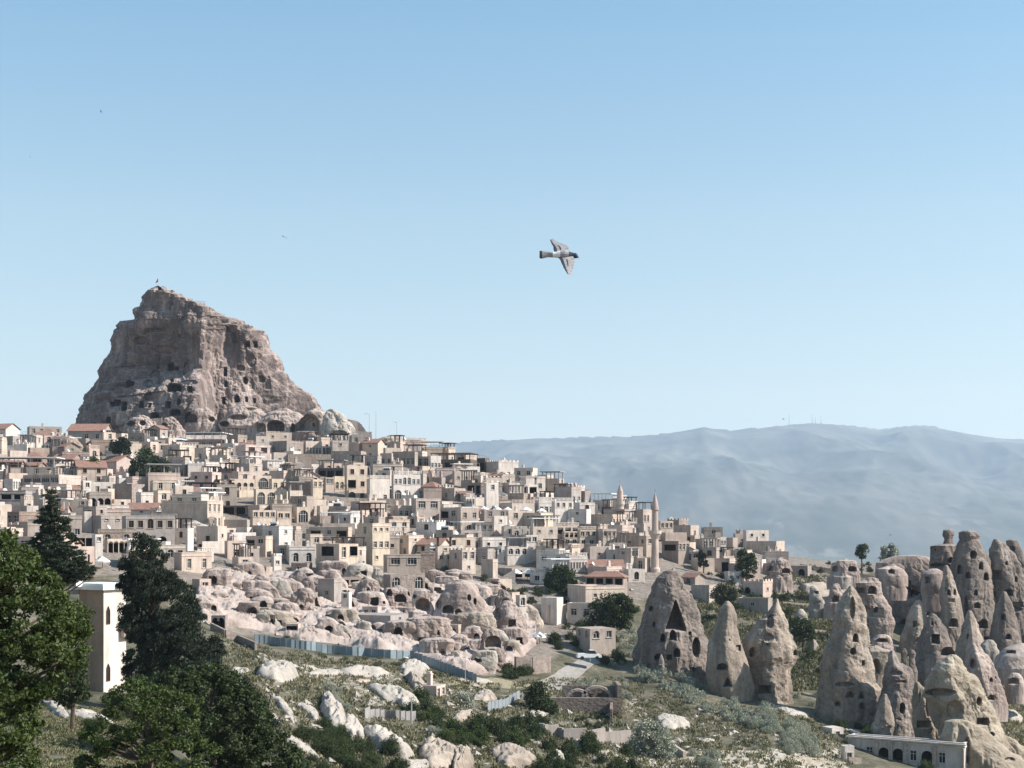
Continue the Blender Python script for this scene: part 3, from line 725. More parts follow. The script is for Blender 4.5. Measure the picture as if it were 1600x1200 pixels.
        if roof == 'cren' or roof == 'bal':
            mb = MB(); hh = 0.55 if roof == 'cren' else 0.8
            st_ = 1.3 if roof == 'cren' else 0.42; bw = 0.32 if roof == 'cren' else 0.09
            for L_, axis in ((Wd, 0), (Dd, 1)):
                k_ = max(2, int(L_/st_)); k_ = min(k_, 26)
                for i in range(k_+1):
                    u = -L_/2+0.2+(L_-0.4)*i/k_
                    if axis == 0: mb.box(u-bw, u+bw, -hy+0.02, -hy+0.24, Hp+0.103, Hp+hh)
                    elif i: mb.box(hx-0.24, hx-0.02, u-bw, u+bw, Hp+0.103, Hp+hh)
            if roof == 'bal':
                mb.box(-hx, hx, -hy-0.04, -hy+0.3, Hp+hh+0.002, Hp+hh+0.14); mb.box(hx-0.3, hx+0.04, -hy+0.3, hy, Hp+hh+0.002, Hp+hh+0.14)
            mb.build('parapet_crenels' if roof == 'cren' else 'balustrade', [M['trim']], e, color=tr)
    else:
        mb = MB(); o_ = 0.4; zt = H; ze = Hp-0.12; th_ = 0.14
        if roof == 'gx':
            for sg in (-1, 1):
                a_, b2, c_, d_ = (-hx-o_, sg*(hy+o_), ze), (hx+o_, sg*(hy+o_), ze), (hx+o_, 0, zt), (-hx-o_, 0, zt)
                up = [(p_[0], p_[1], p_[2]+th_) for p_ in (a_, b2, c_, d_)]
                mb.quad(*(up if sg < 0 else up[::-1])); mb.quad(*([a_, d_, c_, b2] if sg < 0 else [a_, b2, c_, d_])); mb.quad(a_, b2, up[1], up[0])
                mb.quad(b2, c_, up[2], up[1]); mb.quad(d_, a_, up[0], up[3])
        elif roof == 'gy':
            for sg in (-1, 1):
                a_, b2, c_, d_ = (sg*(hx+o_), -hy-o_, ze), (sg*(hx+o_), hy+o_, ze), (0, hy+o_, zt), (0, -hy-o_, zt)
                up = [(p_[0], p_[1], p_[2]+th_) for p_ in (a_, b2, c_, d_)]
                mb.quad(*(up if sg > 0 else up[::-1])); mb.quad(*([a_, d_, c_, b2] if sg > 0 else [a_, b2, c_, d_])); mb.quad(a_, b2, up[1], up[0])
                mb.quad(b2, c_, up[2], up[1]); mb.quad(d_, a_, up[0], up[3])
        else:
            X_, Y_ = hx+o_, hy+o_; rx = max(0, X_-Y_) ; ry_ = max(0, Y_-X_)
            A, B, Cc, Dq = (-X_, -Y_, ze), (X_, -Y_, ze), (X_, Y_, ze), (-X_, Y_, ze)
            r1, r2 = (-rx, -ry_, zt), (rx, ry_, zt)
            if rx > 0: mb.quad(A, B, r2, r1); mb.tri(B, Cc, r2); mb.quad(Cc, Dq, r1, r2); mb.tri(Dq, A, r1)
            else: mb.tri(A, B, r1); mb.quad(B, Cc, r2, r1); mb.tri(Cc, Dq, r2); mb.quad(Dq, A, r1, r2)
            mb.box(-X_, X_, -Y_, Y_, ze-0.16, ze-0.004)
        mb.build('roof', [M['tile']], e)
    # openings
    for ops, org, rz in ((opsL, (-hx, -hy), 0.0), (opsR, (hx, -hy), R(90))):
        for (u, z, w_, h_, k) in ops:
            me_, ww, hh = win_mesh(w_, h_, k, fr)
            o = link('door' if k == 'd' else ('opening' if k in 'loO' else ('arched_window' if k in 'aA' else 'window')), me_, None, e)
            o.location = (org[0]+(u if rz == 0 else 0), org[1]+(0 if rz == 0 else u), z); o.rotation_euler = (0, 0, rz)
            o.color = (*cc, 1)
    # rooftop and front additions
    for ch in extras:
        if ch == 'c':
            o = link('chimney', chimney_mesh(), None, e, (rr.uniform(-hx*.6, hx*.6), rr.uniform(-hy*.5, hy*.5), zr)); o.color = (*tr, 1)
        elif ch == 'C':
            for sx in (-0.6, 0.5):
                o = link('chimney', chimney_mesh(), None, e, (sx*hx, rr.uniform(-hy*.6, 0), zr)); o.color = (*tr, 1)
        elif ch == 's': link('solar_heater', heater_mesh(), None, e, (rr.uniform(-hx*.5, hx*.5), rr.uniform(-hy*.3, hy*.4), zr))
        elif ch == 'd': link('satellite_dish', dish_mesh(), None, e, (rr.uniform(-hx*.7, hx*.7), -hy*.7, zr))
        elif ch == 'P':      # pergola of posts and slats on the roof
            mb = MB(); n_ = max(2, int(Wd/2.6))
            for i in range(n_+1):
                x = -hx+0.35+(Wd-0.7)*i/n_
                for y in (-hy+0.35, hy-0.35): mb.box(x-0.09, x+0.09, y-0.09, y+0.09, zr+0.003, zr+2.5)
            mb.box(-hx+0.1, hx-0.1, -hy+0.1, -hy+0.35, zr+2.5, zr+2.68); mb.box(-hx+0.1, hx-0.1, hy-0.35, hy-0.1, zr+2.5, zr+2.68)
            k_ = int(Wd/0.7)
            for i in range(k_+1):
                x = -hx+0.1+(Wd-0.3)*i/k_; mb.box(x, x+0.2, -hy-0.15, hy+0.15, zr+2.69, zr+2.80)
            mb.build('pergola', [M['darkwood']], e)
        elif ch == 'T':      # roofed open terrace with posts
            mb = MB(); n_ = max(2, int(Wd/3.2))
            for i in range(n_+1):
                x = -hx+0.3+(Wd-0.6)*i/n_
                for y in (-hy+0.3, hy-0.3): mb.box(x-0.12, x+0.12, y-0.12, y+0.12, zr+0.003, zr+2.7)
            mb.box(-hx-0.4, hx+0.4, -hy-0.4, hy+0.4, zr+2.7, zr+2.95)
            mb.build('terrace_roof', [M['concrete'] if rr.random() < 0.5 else M['darkwood']], e)
        elif ch == 'W':      # white sheet terrace roof
            mb = MB(); n_ = max(2, int(Wd/3.0))
            for i in range(n_+1):
                x = -hx+0.3+(Wd-0.6)*i/n_
                for y in (-hy+0.25, hy-0.3): mb.box(x-0.07, x+0.07, y-0.07, y+0.07, zr+0.003, zr+2.5)
            mb.box(-hx-0.5, hx+0.5, -hy-0.5, hy+0.5, zr+2.5, zr+2.72); mb.build('white_canopy', [M['canvas']], e)
        elif ch == 'G':      # glazed upper storey
            mb = MB(); mb.box(-hx+0.5, hx-0.5, -hy+0.5, hy-0.5, zr+0.003, zr+2.5, 0)
            for i in range(int(Wd/1.6)+1):
                x = -hx+0.45+(Wd-0.9)*i/max(1, int(Wd/1.6)); mb.box(x-0.05, x+0.05, -hy+0.42, -hy+0.497, zr+0.003, zr+2.5, 1)
            for i in range(1, int(Dd/1.6)+1):
                y = -hy+0.45+(Dd-0.9)*i/max(1, int(Dd/1.6)); mb.box(hx-0.497, hx-0.42, y-0.05, y+0.05, zr+0.003, zr+2.5, 1)
            mb.box(-hx+0.2, hx-0.2, -hy+0.2, hy-0.2, zr+2.503, zr+2.75, 1); mb.build('glazed_storey', [M['pane'], M['frame_white']], e)
        elif ch == 'B':      # balcony on the front
            mb = MB(); z = H*0.5; mb.box(-hx*0.6, hx*0.6, -hy-1.1, -hy-0.003, z-0.15, z)
            for i in range(int(hx*1.2/0.3)+1): x = -hx*0.6+0.05+i*0.3; mb.box(x-0.04, x+0.04, -hy-1.08, -hy-1.0, z+0.002, z+0.85)
            mb.box(-hx*0.6, hx*0.6, -hy-1.12, -hy-0.96, z+0.852, z+0.95); mb.build('balcony', [M['trim']], e, color=tr)
        elif ch == 'r':      # small red awning over the door
            mb = MB(); mb.quad((-1.5, -hy-1.1, H*0.42), (1.5, -hy-1.1, H*0.42), (1.5, -hy-0.01, H*0.42+0.5), (-1.5, -hy-0.01, H*0.42+0.5)); mb.quad((-1.5, -hy-0.01, H*0.42+0.44), (1.5, -hy-0.01, H*0.42+0.44), (1.5, -hy-1.1, H*0.42-0.06), (-1.5, -hy-1.1, H*0.42-0.06))
            mb.build('awning', [M['tile']], e)
        elif ch == 'u':      # railing round the roof
            mb = MB()
            for L_, ax_ in ((Wd, 0), (Dd, 1)):
                k_ = int(L_/1.2)+1
                for i in range(k_+1):
                    u = -L_/2+0.15+(L_-0.3)*i/k_
                    if ax_ == 0: mb.box(u-0.03, u+0.03, -hy+0.1, -hy+0.16, H+0.10, H+1.0)
                    else: mb.box(hx-0.16, hx-0.1, u-0.03, u+0.03, H+0.10, H+1.0)
            mb.box(-hx+0.1, hx-0.1, -hy+0.1, -hy+0.16, H+1.0, H+1.06); mb.box(hx-0.16, hx-0.1, -hy+0.16, hy-0.1, H+1.0, H+1.06)
            mb.build('railing', [M['metal']], e)
    HOUSES.append(dict(e=e, px=(x0+x1)/2, py=(yt+yb)/2, x0=x0, x1=x1, yt=yt, yb=yb, col=col, wl=wl, wr=wr, roof=roof, extras=extras, lab=lab, stone=stone, D=D, H=H, nl=len(opsL), nrr=len(opsR), arch=any(o[4] in 'aAo' for o in opsL+opsR)))
    FOOT.append((ctr.x, ctr.y, max(hx, hy)*0.9, min(hx, hy)))
    tag(e, lab, cat, group)
    return e

# ------------------------------------------------------------------ the town, house by house
H_ = house
# left ridge under the castle
H_(-20, 9, 31, 661, 690, 'wh', 'r2', '', 'gx', lab='red roofed house with white gable at the far left end of the skyline')
H_(8, 20, 35, 681, 696, 'gr', '', 's1')
H_(46, 97, 97, 667, 682, 'gr', 'r4', '', extras='c')
H_(46, 92, 106, 669, 688, 'st', 'r3', '', 'hip', lab='house with broad hipped red roof left of the red gabled house')
H_(106, 162, 176, 661, 690, 'gr', '-+r1+r1', '', 'gx', lab='long house with red gabled roof at the left foot of the castle rock')
H_(118, 134, 140, 685, 703, 'st', '', '')
H_(143, 176, 176, 688, 707, 'br', '', '')
H_(178, 190, 203, 677, 687, 'cr', '', 's1')
H_(200, 226, 234, 677, 694, 'st', 's2', '', stone=True, extras='c')
H_(234, 250, 262, 664, 687, 'gr', 'r1', 'r1', 'gy', lab='small grey gabled cottage between castle rock and white tent roof')
H_(254, 281, 304, 695, 722, 'cr', 'r1/R1', 'r1/l1', extras='B')
H_(288, 346, 362, 686, 703, 'br', 'r5', '', extras='W', lab='long brown restaurant with white sheet roof below the castle rock')
H_(304, 322, 334, 700, 722, 'wh', 'r1', 'r1')
H_(-25, 30, 40, 719, 736, 'st', '', '', 'gx')
H_(34, 66, 74, 705, 726, 'br', 'l2', '', 'hip', lab='open attic house with dark gallery under red roof at the left edge')
H_(38, 60, 72, 722, 736, 'br', '', '', 'gx')
H_(81, 113, 130, 709, 733, 'st', 's1', 's1', 'gx', lab='red roofed house with lit white gable in front of carved ochre rock')
H_(-30, 86, 98, 730, 744, 'gr', 'r6', '', extras='W', lab='long low house under a thin white canopy at the left edge')
H_(6, 20, 32, 748, 769, 'wh', '', 'a3')
H_(36, 92, 127, 742, 782, 'pk', 'g4/-/', '-/-', extras='', D=372, lab='big pinkish house with a row of large windows above the tall fir')
H_(126, 130, 143, 751, 780, 'wh', '', 'r1/-')
H_(-20, 40, 50, 767, 798, 'gr', 'l3/-', '', lab='building with deep dark blue openings at the left edge')
H_(157, 182, 213, 711, 742, 'pk', '', '-/r2', 'gx', lab='house with bright red gabled roof between the pine and the poplar')
H_(140, 174, 174, 769, 796, 'gr', 'O3', '', lab='grey house with open arcade and flat roof below the small garden')
H_(176, 206, 226, 756, 786, 'st', '', 'o1', 'none', stone=True, lab='ruined rubble stone house with one small arched door', found=5)
H_(96, 140, 144, 780, 812, 'be', '-+s1/-', '')
H_(100, 128, 130, 806, 840, 'gr', '-/r2', '')
H_(130, 132, 143, 799, 832, 'wh', '', '')
H_(144, 158, 193, 806, 834, 'gr', '', 's2/-')
H_(198, 244, 254, 786, 806, 'wh', 's1', '', 'gx', lab='house with weathered mottled red tile roof and white gable')
H_(197, 273, 273, 806, 856, 'gr', 'r2+a1+r2/-+o1', '', dep=9, lab='large pale grey stone house with five windows over a carved arch', found=3, fr=1)
H_(252, 324, 346, 783, 828, 'be', '', 'r3/r3', dep=8, D=340, lab='long blank beige wall building with tall white end of slit windows')
H_(165, 168, 203, 842, 866, 'cr', '', 'O4')
H_(165, 168, 203, 864, 897, 'cr', '', '-/r2', D=312, extras='')
H_(146, 149, 159, 835, 874, 'wh', '', 's1/-')
H_(120, 147, 147, 836, 858, 'gr', 'l2', '')
H_(243, 290, 290, 852, 880, 'cr', 'a2+r1', '')
H_(270, 284, 331, 864, 896, 'cr', '', 'r1+r1', 'flat', lab='worn two storey house at the carved rocks, upper storey with two dark windows')
H_(268, 272, 331, 893, 922, 'cr', '', 'r1+-/-', D=300, extras='')
H_(308, 318, 352, 848, 864, 'wh', 'l1', 's1')
H_(0, 30, 62, 800, 826, 'br', 'a3', '', stone=True)
H_(-20, 10, 36, 826, 860, 'cr', 'l1', '')
H_(20, 42, 60, 790, 812, 'gr', '', '')
H_(105, 128, 160, 905, 925, 'gr', '', 'r2', D=270)
H_(160, 174, 210, 893, 912, 'gr', '', 'l1+-', D=285)
# second block, under the carved terraces
H_(268, 288, 298, 727, 749, 'gr', 'r2', '')
H_(316, 322, 357, 722, 744, 'wh', '', 'a4', extras='c')
H_(368, 384, 422, 695, 728, 'pk', '-/', 'R2/-', fr=1, lab='pinkish house with two pairs of dark red windows near the terrace restaurant')
H_(384, 400, 421, 681, 697, 'gr', 'r2', 's1')
H_(416, 456, 456, 676, 691, 'cr', 's2', '')
H_(456, 488, 491, 672, 688, 'gr', 'r1', '', extras='c')
H_(421, 448, 474, 689, 713, 'st', 'r2', 'r2')
H_(474, 478, 503, 689, 713, 'cr', '', 'a5', lab='cream house front with five arched windows on the upper street')
H_(501, 504, 520, 697, 713, 'wh', '', 'g3')
H_(450, 517, 518, 710, 731, 'st', '', '', stone=True, roof='none', lab='long rubble retaining wall house below the five arched windows')
H_(517, 564, 572, 705, 728, 'gr', '', '', stone=True)
H_(570, 590, 596, 712, 733, 'gr', 'r2', '')
H_(594, 612, 614, 708, 729, 'be', 'r2', '')
H_(613, 648, 653, 706, 730, 'st', 'r2+a3', '', extras='c', lab='stone mansion with three narrow arches high on the street')
H_(652, 670, 672, 713, 730, 'gr', 'g2', '')
H_(669, 673, 689, 712, 735, 'wh', '', 'r3')
H_(640, 660, 672, 728, 744, 'wa', 's2', '')
H_(672, 735, 748, 718, 737, 'dk', 'l2+r1', 'r1', extras='P', lab='dark hotel with black roof pergola at the top of the ridge')
H_(712, 728, 746, 710, 734, 'cr', 'l1/r1', 'r1')
H_(757, 779, 810, 721, 749, 'wh', '-+s1', 'r2+r1', 'cren', extras='c', lab='white crenellated house standing out against the mountain on the ridge')
H_(745, 758, 765, 716, 738, 'dk', 'l1', '', extras='u')
H_(403, 418, 445, 720, 737, 'wh', '', 's1+-+d1', 'flat', lab='small white house with rough rounded roof under the pinkish house')
H_(357, 359, 398, 748, 770, 'cr', '', 'a4', fr=1, lab='cream house with four red framed arched windows in a row')
H_(370, 374, 405, 766, 779, 'ye', '', '', 'bal')
H_(396, 399, 424, 743, 764, 'cr', '', 'A1')
H_(420, 425, 447, 748, 768, 'ye', '', 'r2')
H_(397, 400, 448, 764, 790, 'ye', '', 'A2+-', lab='pale yellow arcade house with two tall glazed arches')
H_(446, 487, 489, 752, 774, 'br', '', '', stone=True)
H_(486, 489, 504, 749, 781, 'ye', '', 'r2/-')
H_(506, 509, 522, 746, 770, 'cr', '', 'a4/-')
H_(520, 523, 546, 744, 769, 'ye', '', 'a3', extras='')
H_(505, 507, 546, 767, 786, 'cr', '', 'A1+A1+A1', D=425)
H_(539, 542, 574, 727, 784, 'cr', '', 'r2/l1+r1/A1+r1', extras='r', fr=1, lab='tall cream house with a red awning and balcony beside parked cars')
H_(497, 536, 541, 731, 748, 'dk', 'l3', '', extras='T')
H_(573, 578, 609, 748, 786, 'wh', '', '-/r1+r1', 'bal', lab='white house with balustraded roof terrace left of the dark staircase')
H_(612, 615, 657, 741, 782, 'wh', '', 'r2+a2+r2/A2+-', 'bal', extras='P', lab='white mansion with paired arches upstairs and two big arches below')
H_(656, 680, 694, 752, 770, 'wa', 'l1', 'A1', 'hip')
H_(654, 662, 690, 763, 783, 'br', 'A1', '')
H_(686, 710, 727, 763, 783, 'be', 'r1', 'a3', extras='c')
H_(643, 650, 688, 779, 820, 'be', '', 'R2/s2', lab='big plain beige house with two dark square windows above two tiny ones')
H_(610, 622, 649, 790, 812, 'cr', 's1', 'r3', extras='C')
H_(595, 608, 640, 812, 840, 'cr', '', 'a2/-')
H_(688, 716, 724, 794, 830, 'be', 'l1+r1/A1', '')
H_(714, 720, 748, 793, 838, 'be', '', 'r2/A1', lab='beige stone house with large ground floor arch and two small windows')
H_(744, 771, 771, 816, 846, 'gr', '-+r1+r1/-', '', lab='grey house with two little arched windows beside bright curving stair')
H_(769, 772, 793, 806, 844, 'wh', '', 's1/-')
H_(724, 728, 742, 776, 792, 'wh', '', 'r3', 'bal')
H_(740, 743, 760, 777, 791, 'wh', '', '-', 'cren')
H_(729, 756, 759, 754, 774, 'br', 'l2', '', extras='')
H_(757, 760, 779, 754, 800, 'wh', '', 'r1/-/-', 'cren', lab='tall bright white tower house with crenels mid slope')
H_(778, 795, 812, 754, 772, 'gr', 'r1', 'r4', extras='C')
H_(809, 812, 840, 757, 773, 'wh', '', 'l2', extras='T')
H_(812, 822, 852, 744, 768, 'wh', 's1', '-+r1', extras='c')
H_(846, 874, 881, 748, 774, 'be', 'r2', '', extras='T')
H_(868, 893, 908, 761, 789, 'gr', 'r1', 'r2', extras='')
H_(904, 914, 923, 767, 789, 'st', 'r1', '')
H_(780, 800, 836, 786, 804, 'cr', 'r1', '-', 'bal')
H_(836, 842, 866, 782, 806, 'wh', '', 'r3', 'bal')
H_(862, 867, 896, 783, 822, 'wh', '', 'r3/-/-', 'bal', lab='tall white house with narrow window group right of the umbrella terraces')
H_(805, 845, 864, 802, 833, 'ye', '-+s1+r1/-', 'R3/-', lab='pale yellow corner house with a triple window facing the sun')
H_(866, 870, 905, 822, 850, 'cr', '', 'l3/r2', 'bal')
H_(794, 800, 830, 826, 856, 'gr', 'r1', 'a2/-', 'cren', lab='grey house with curved crenellated gable above the triple arched house')
H_(789, 793, 825, 855, 884, 'wh', '', 'a3/-', extras='T', lab='white house with three arched windows in shade')
H_(818, 822, 840, 836, 880, 'wh', '', 'r2/-/-', lab='narrow bright white tower house left of the balustraded house')
H_(736, 762, 774, 858, 884, 'gr', 'r2', '')
H_(681, 684, 708, 854, 890, 'cr', '', 's1/r2/-', extras='P', lab='cream house below a white umbrella, with a wall lamp shadow')
H_(702, 722, 743, 860, 898, 'cr', 'r1/-', 'r2/s1', 'cren', lab='cream corner house with bristling parapet above pink rock dome')
H_(560, 582, 609, 818, 884, 'ye', 'r1/s1/r1', 's3/r3/s2', lab='tall pale yellow house with six stacked windows, biggest in the town centre')
H_(549, 560, 585, 836, 862, 'wh', '', 's1')
H_(605, 657, 657, 867, 908, 'be', 'R2/-', '', dep=8, lab='square beige house with two dark window holes over big arches')
H_(600, 610, 664, 898, 922, 'st', '', 'A1+-+A1', D=296, stone=True, lab='rubble stone base with one great arch and a smaller one')
H_(656, 680, 682, 862, 896, 'br', '', '', stone=True, lab='windowless brown rubble house right of the square beige house')
H_(483, 544, 550, 824, 858, 'wa', 'l1+r1+l1/-', '', dep=9, extras='B', lab='broad hotel block with two dark picture windows and balcony')
H_(499, 504, 566, 869, 898, 'cr', '', 'O2+O1+a1', lab='long cream terrace house with pointed open arches')
H_(494, 530, 560, 850, 872, 'wa', 'l1', 'd1+l1', D=312)
H_(391, 395, 431, 797, 827, 'wa', '', 'r4/-', extras='', lab='warm beige house with four windows beside the dark green terrace')
H_(429, 433, 455, 799, 828, 'wa', '', 'r2/-', stone=False)
H_(348, 387, 389, 790, 806, 'dk', 'l2', '', extras='', lab='terrace hung with dark green cloth')
H_(349, 386, 390, 812, 828, 'gr', '', '', 'none')
H_(461, 464, 484, 792, 818, 'cr', '', 'A1', extras='c', lab='small cream gatehouse with one pointed arch doorway')
H_(495, 500, 512, 790, 812, 'cr', '', '')
H_(486, 500, 522, 806, 822, 'br', '', '')
H_(384, 415, 426, 838, 870, 'wa', 'l1+r1/-', '', extras='')
H_(355, 362, 400, 832, 850, 'wh', '', '-', 'none')
H_(310, 316, 356, 846, 866, 'wh', 'l1', '-')
H_(425, 428, 440, 869, 892, 'wh', '', 's1', 'cren', lab='little bright white turret over the carved rock village')
H_(455, 480, 488, 880, 902, 'br', 'd1', '')
H_(430, 452, 458, 852, 874, 'be', 'r1', '')
H_(497, 522, 535, 905, 950, 'gr', '-/r1/-', '', lab='grey blank walled house standing amid collapsed carved rock')
H_(528, 531, 562, 902, 925, 'br', '', 'l2')
H_(536, 545, 548, 926, 962, 'wh', 'r1/-/-', '', lab='white slab walled ruin with an upright chimney like pillar')
H_(546, 610, 638, 962, 1008, 'gr', '', 'r1/r2+-', 'none', D=262, lab='tall blank grey wall of a roofless house behind the blue fence', found=6)
# right half, towards the minarets
H_(940, 955, 980, 792, 812, 'dk', 'l2', '', extras='P')
H_(943, 976, 986, 796, 818, 'st', '', 'r1')
H_(914, 957, 977, 804, 825, 'be', '', 'r4', lab='beige house with four slim windows under the smaller minaret')
H_(983, 1005, 1020, 796, 820, 'be', '', 'a2+-', extras='P')
H_(985, 1006, 1020, 818, 838, 'be', 's1', 'r1')
H_(1028, 1032, 1052, 814, 842, 'cr', '', 'a3/-')
H_(1046, 1079, 1092, 821, 845, 'be', '', 'a1', lab='blank long beige house with sunlit end wall nearest the big minaret, on the ridge')
H_(1032, 1040, 1073, 832, 850, 'be', '', '')
H_(1034, 1060, 1077, 846, 880, 'br', 'l1/-', 'a3/-', lab='brown house with three tall narrow arches just right of the big minaret')
H_(932, 942, 963, 827, 857, 'cr', '', 'R3/-', extras='C')
H_(902, 906, 932, 828, 855, 'cr', '', 'r3/r2', 'bal', extras='')
H_(878, 882, 904, 830, 852, 'cr', '', 'l3/r2')
H_(961, 986, 998, 857, 892, 'be', '-+s1+-/-', 'r2/-', lab='beige house with bright white end wall left of the big minaret')
H_(992, 1008, 1016, 872, 894, 'wa', 'a1', '')
H_(998, 1010, 1022, 838, 870, 'wa', 'r1/r1', 'r1/-', extras='c')
H_(916, 922, 951, 855, 880, 'be', 'r1', 's1')
H_(880, 890, 918, 870, 896, 'wh', 'r1', 'r6', 'bal', lab='white house with long balustrade and six windows above the walnut trees')
H_(838, 884, 890, 866, 894, 'wh', 'r2/-', '', 'bal')
H_(1062, 1072, 1092, 862, 880, 'cr', '', 'a2')
H_(1086, 1098, 1117, 842, 862, 'gr', '', 'r2', extras='c')
H_(1116, 1118, 1124, 832, 860, 'st', '', '', lab='slim dark stone chimney tower on the ridge right of the minaret')
H_(1124, 1126, 1135, 839, 858, 'wh', '', 's2')
H_(1134, 1145, 1153, 840, 860, 'gr', '', '')
H_(1166, 1213, 1226, 846, 868, 'be', '-+r1', '', extras='c', lab='wide low beige house alone on the right part of the ridge')
H_(1212, 1220, 1234, 843, 866, 'cr', '', 'r1')
H_(1228, 1246, 1248, 850, 864, 'wa', '', '')
H_(1112, 1140, 1149, 873, 897, 'be', '-+l1', '')
H_(1132, 1138, 1158, 893, 914, 'wh', '', 's2')
H_(1160, 1192, 1207, 909, 936, 'pk', 'o1+-', 's1', 'cren', lab='pinkish house with crenellated parapet beyond the middle cone')
H_(1151, 1200, 1207, 935, 958, 'gr', 's1', '')
H_(1080, 1108, 1118, 915, 942, 'be', '', '')
H_(1066, 1086, 1102, 896, 916, 'st', 'r1', '', 'gx', lab='low house with faded red roof behind the great cone')
H_(1190, 1216, 1224, 880, 900, 'st', 'o1', '', stone=True)
H_(1224, 1262, 1268, 884, 902, 'st', 'o1+o1', '', stone=True)
H_(915, 974, 980, 893, 918, 'br', 'l4', '', 'hip', D=322, lab='pavilion with hipped red roof over an open gallery, left of the great cone')
H_(887, 915, 976, 916, 948, 'cr', '', 's1+-', D=312)
H_(886, 946, 952, 943, 970, 'cr', 'r2+r1', '', D=300, extras='')
H_(832, 858, 885, 946, 976, 'cr', 'd1', 's1', extras='c', lab='cream box house with white cube chimney left of the dark walnut tree')
H_(845, 870, 880, 934, 950, 'wh', '', '', D=300)
H_(900, 922, 962, 983, 1002, 'be', 'a2', 'a1+r1', D=275, lab='low beige lodge with small white arched windows above the dirt road')
H_(806, 812, 822, 930, 972, 'wh', '', 'a1/-', D=292, lab='narrow white end wall with one tall pointed window by the carved cliff')
H_(770, 800, 812, 926, 950, 'be', 'r1', '')
H_(760, 780, 800, 905, 925, 'be', 'r1', '')
H_(776, 800, 836, 888, 905, 'gr', '', 'l2', extras='')
H_(535, 560, 578, 1064, 1092, 'pk', '', '-+s1+s1', 'none', D=205, lab='ruined pink stone hut with two small windows on the grassy slope')
H_(648, 682, 696, 1072, 1100, 'pk', '', 'r2', 'flat', D=208, extras='c', lab='small pinkish cube house with two windows in the valley')
H_(1284, 1300, 1318, 1138, 1162, 'wh', '', 's1', 'flat', D=238, lab='small bright white cube hut left of the arcaded building')
for x0, xc, x1, yt, yb, cl, a_, b_ in ((300, 312, 330, 905, 926, 'pk', '', 'r1'), (436, 440, 462, 908, 926, 'st', '', 'l1'), (398, 416, 426, 886, 904, 'be', 'o1', ''), (470, 492, 498, 926, 946, 'st', 'l1', ''), (566, 590, 596, 948, 968, 'pk', 'r1+r1', ''), (330, 352, 356, 962, 984, 'st', 'O2', ''),
     (372, 420, 424, 950, 972, 'be', 'O1+l1+O1', ''), (640, 650, 662, 968, 984, 'st', '', 'r1'), (700, 716, 722, 976, 996, 'be', 'o1', ''), (742, 750, 764, 960, 976, 'pk', '', 's1'), (446, 466, 470, 975, 994, 'pk', 'l1', ''), (612, 640, 644, 950, 966, 'st', 'r2', ''), (786, 806, 812, 1002, 1022, 'be', 'A1', ''), (520, 530, 546, 920, 936, 'cr', '', 'r1'), (664, 684, 690, 894, 912, 'gr', 'r2', ''), (590, 600, 604, 928, 950, 'br', '', '')):
    H_(x0, xc, x1, yt, yb, cl, a_, b_, 'none', stone=cl in ('st', 'br', 'be'), name='ruined_house', cat='ruined house', group='roofless houses in the carved rock village', found=3)
NAMED = len(HOUSES)
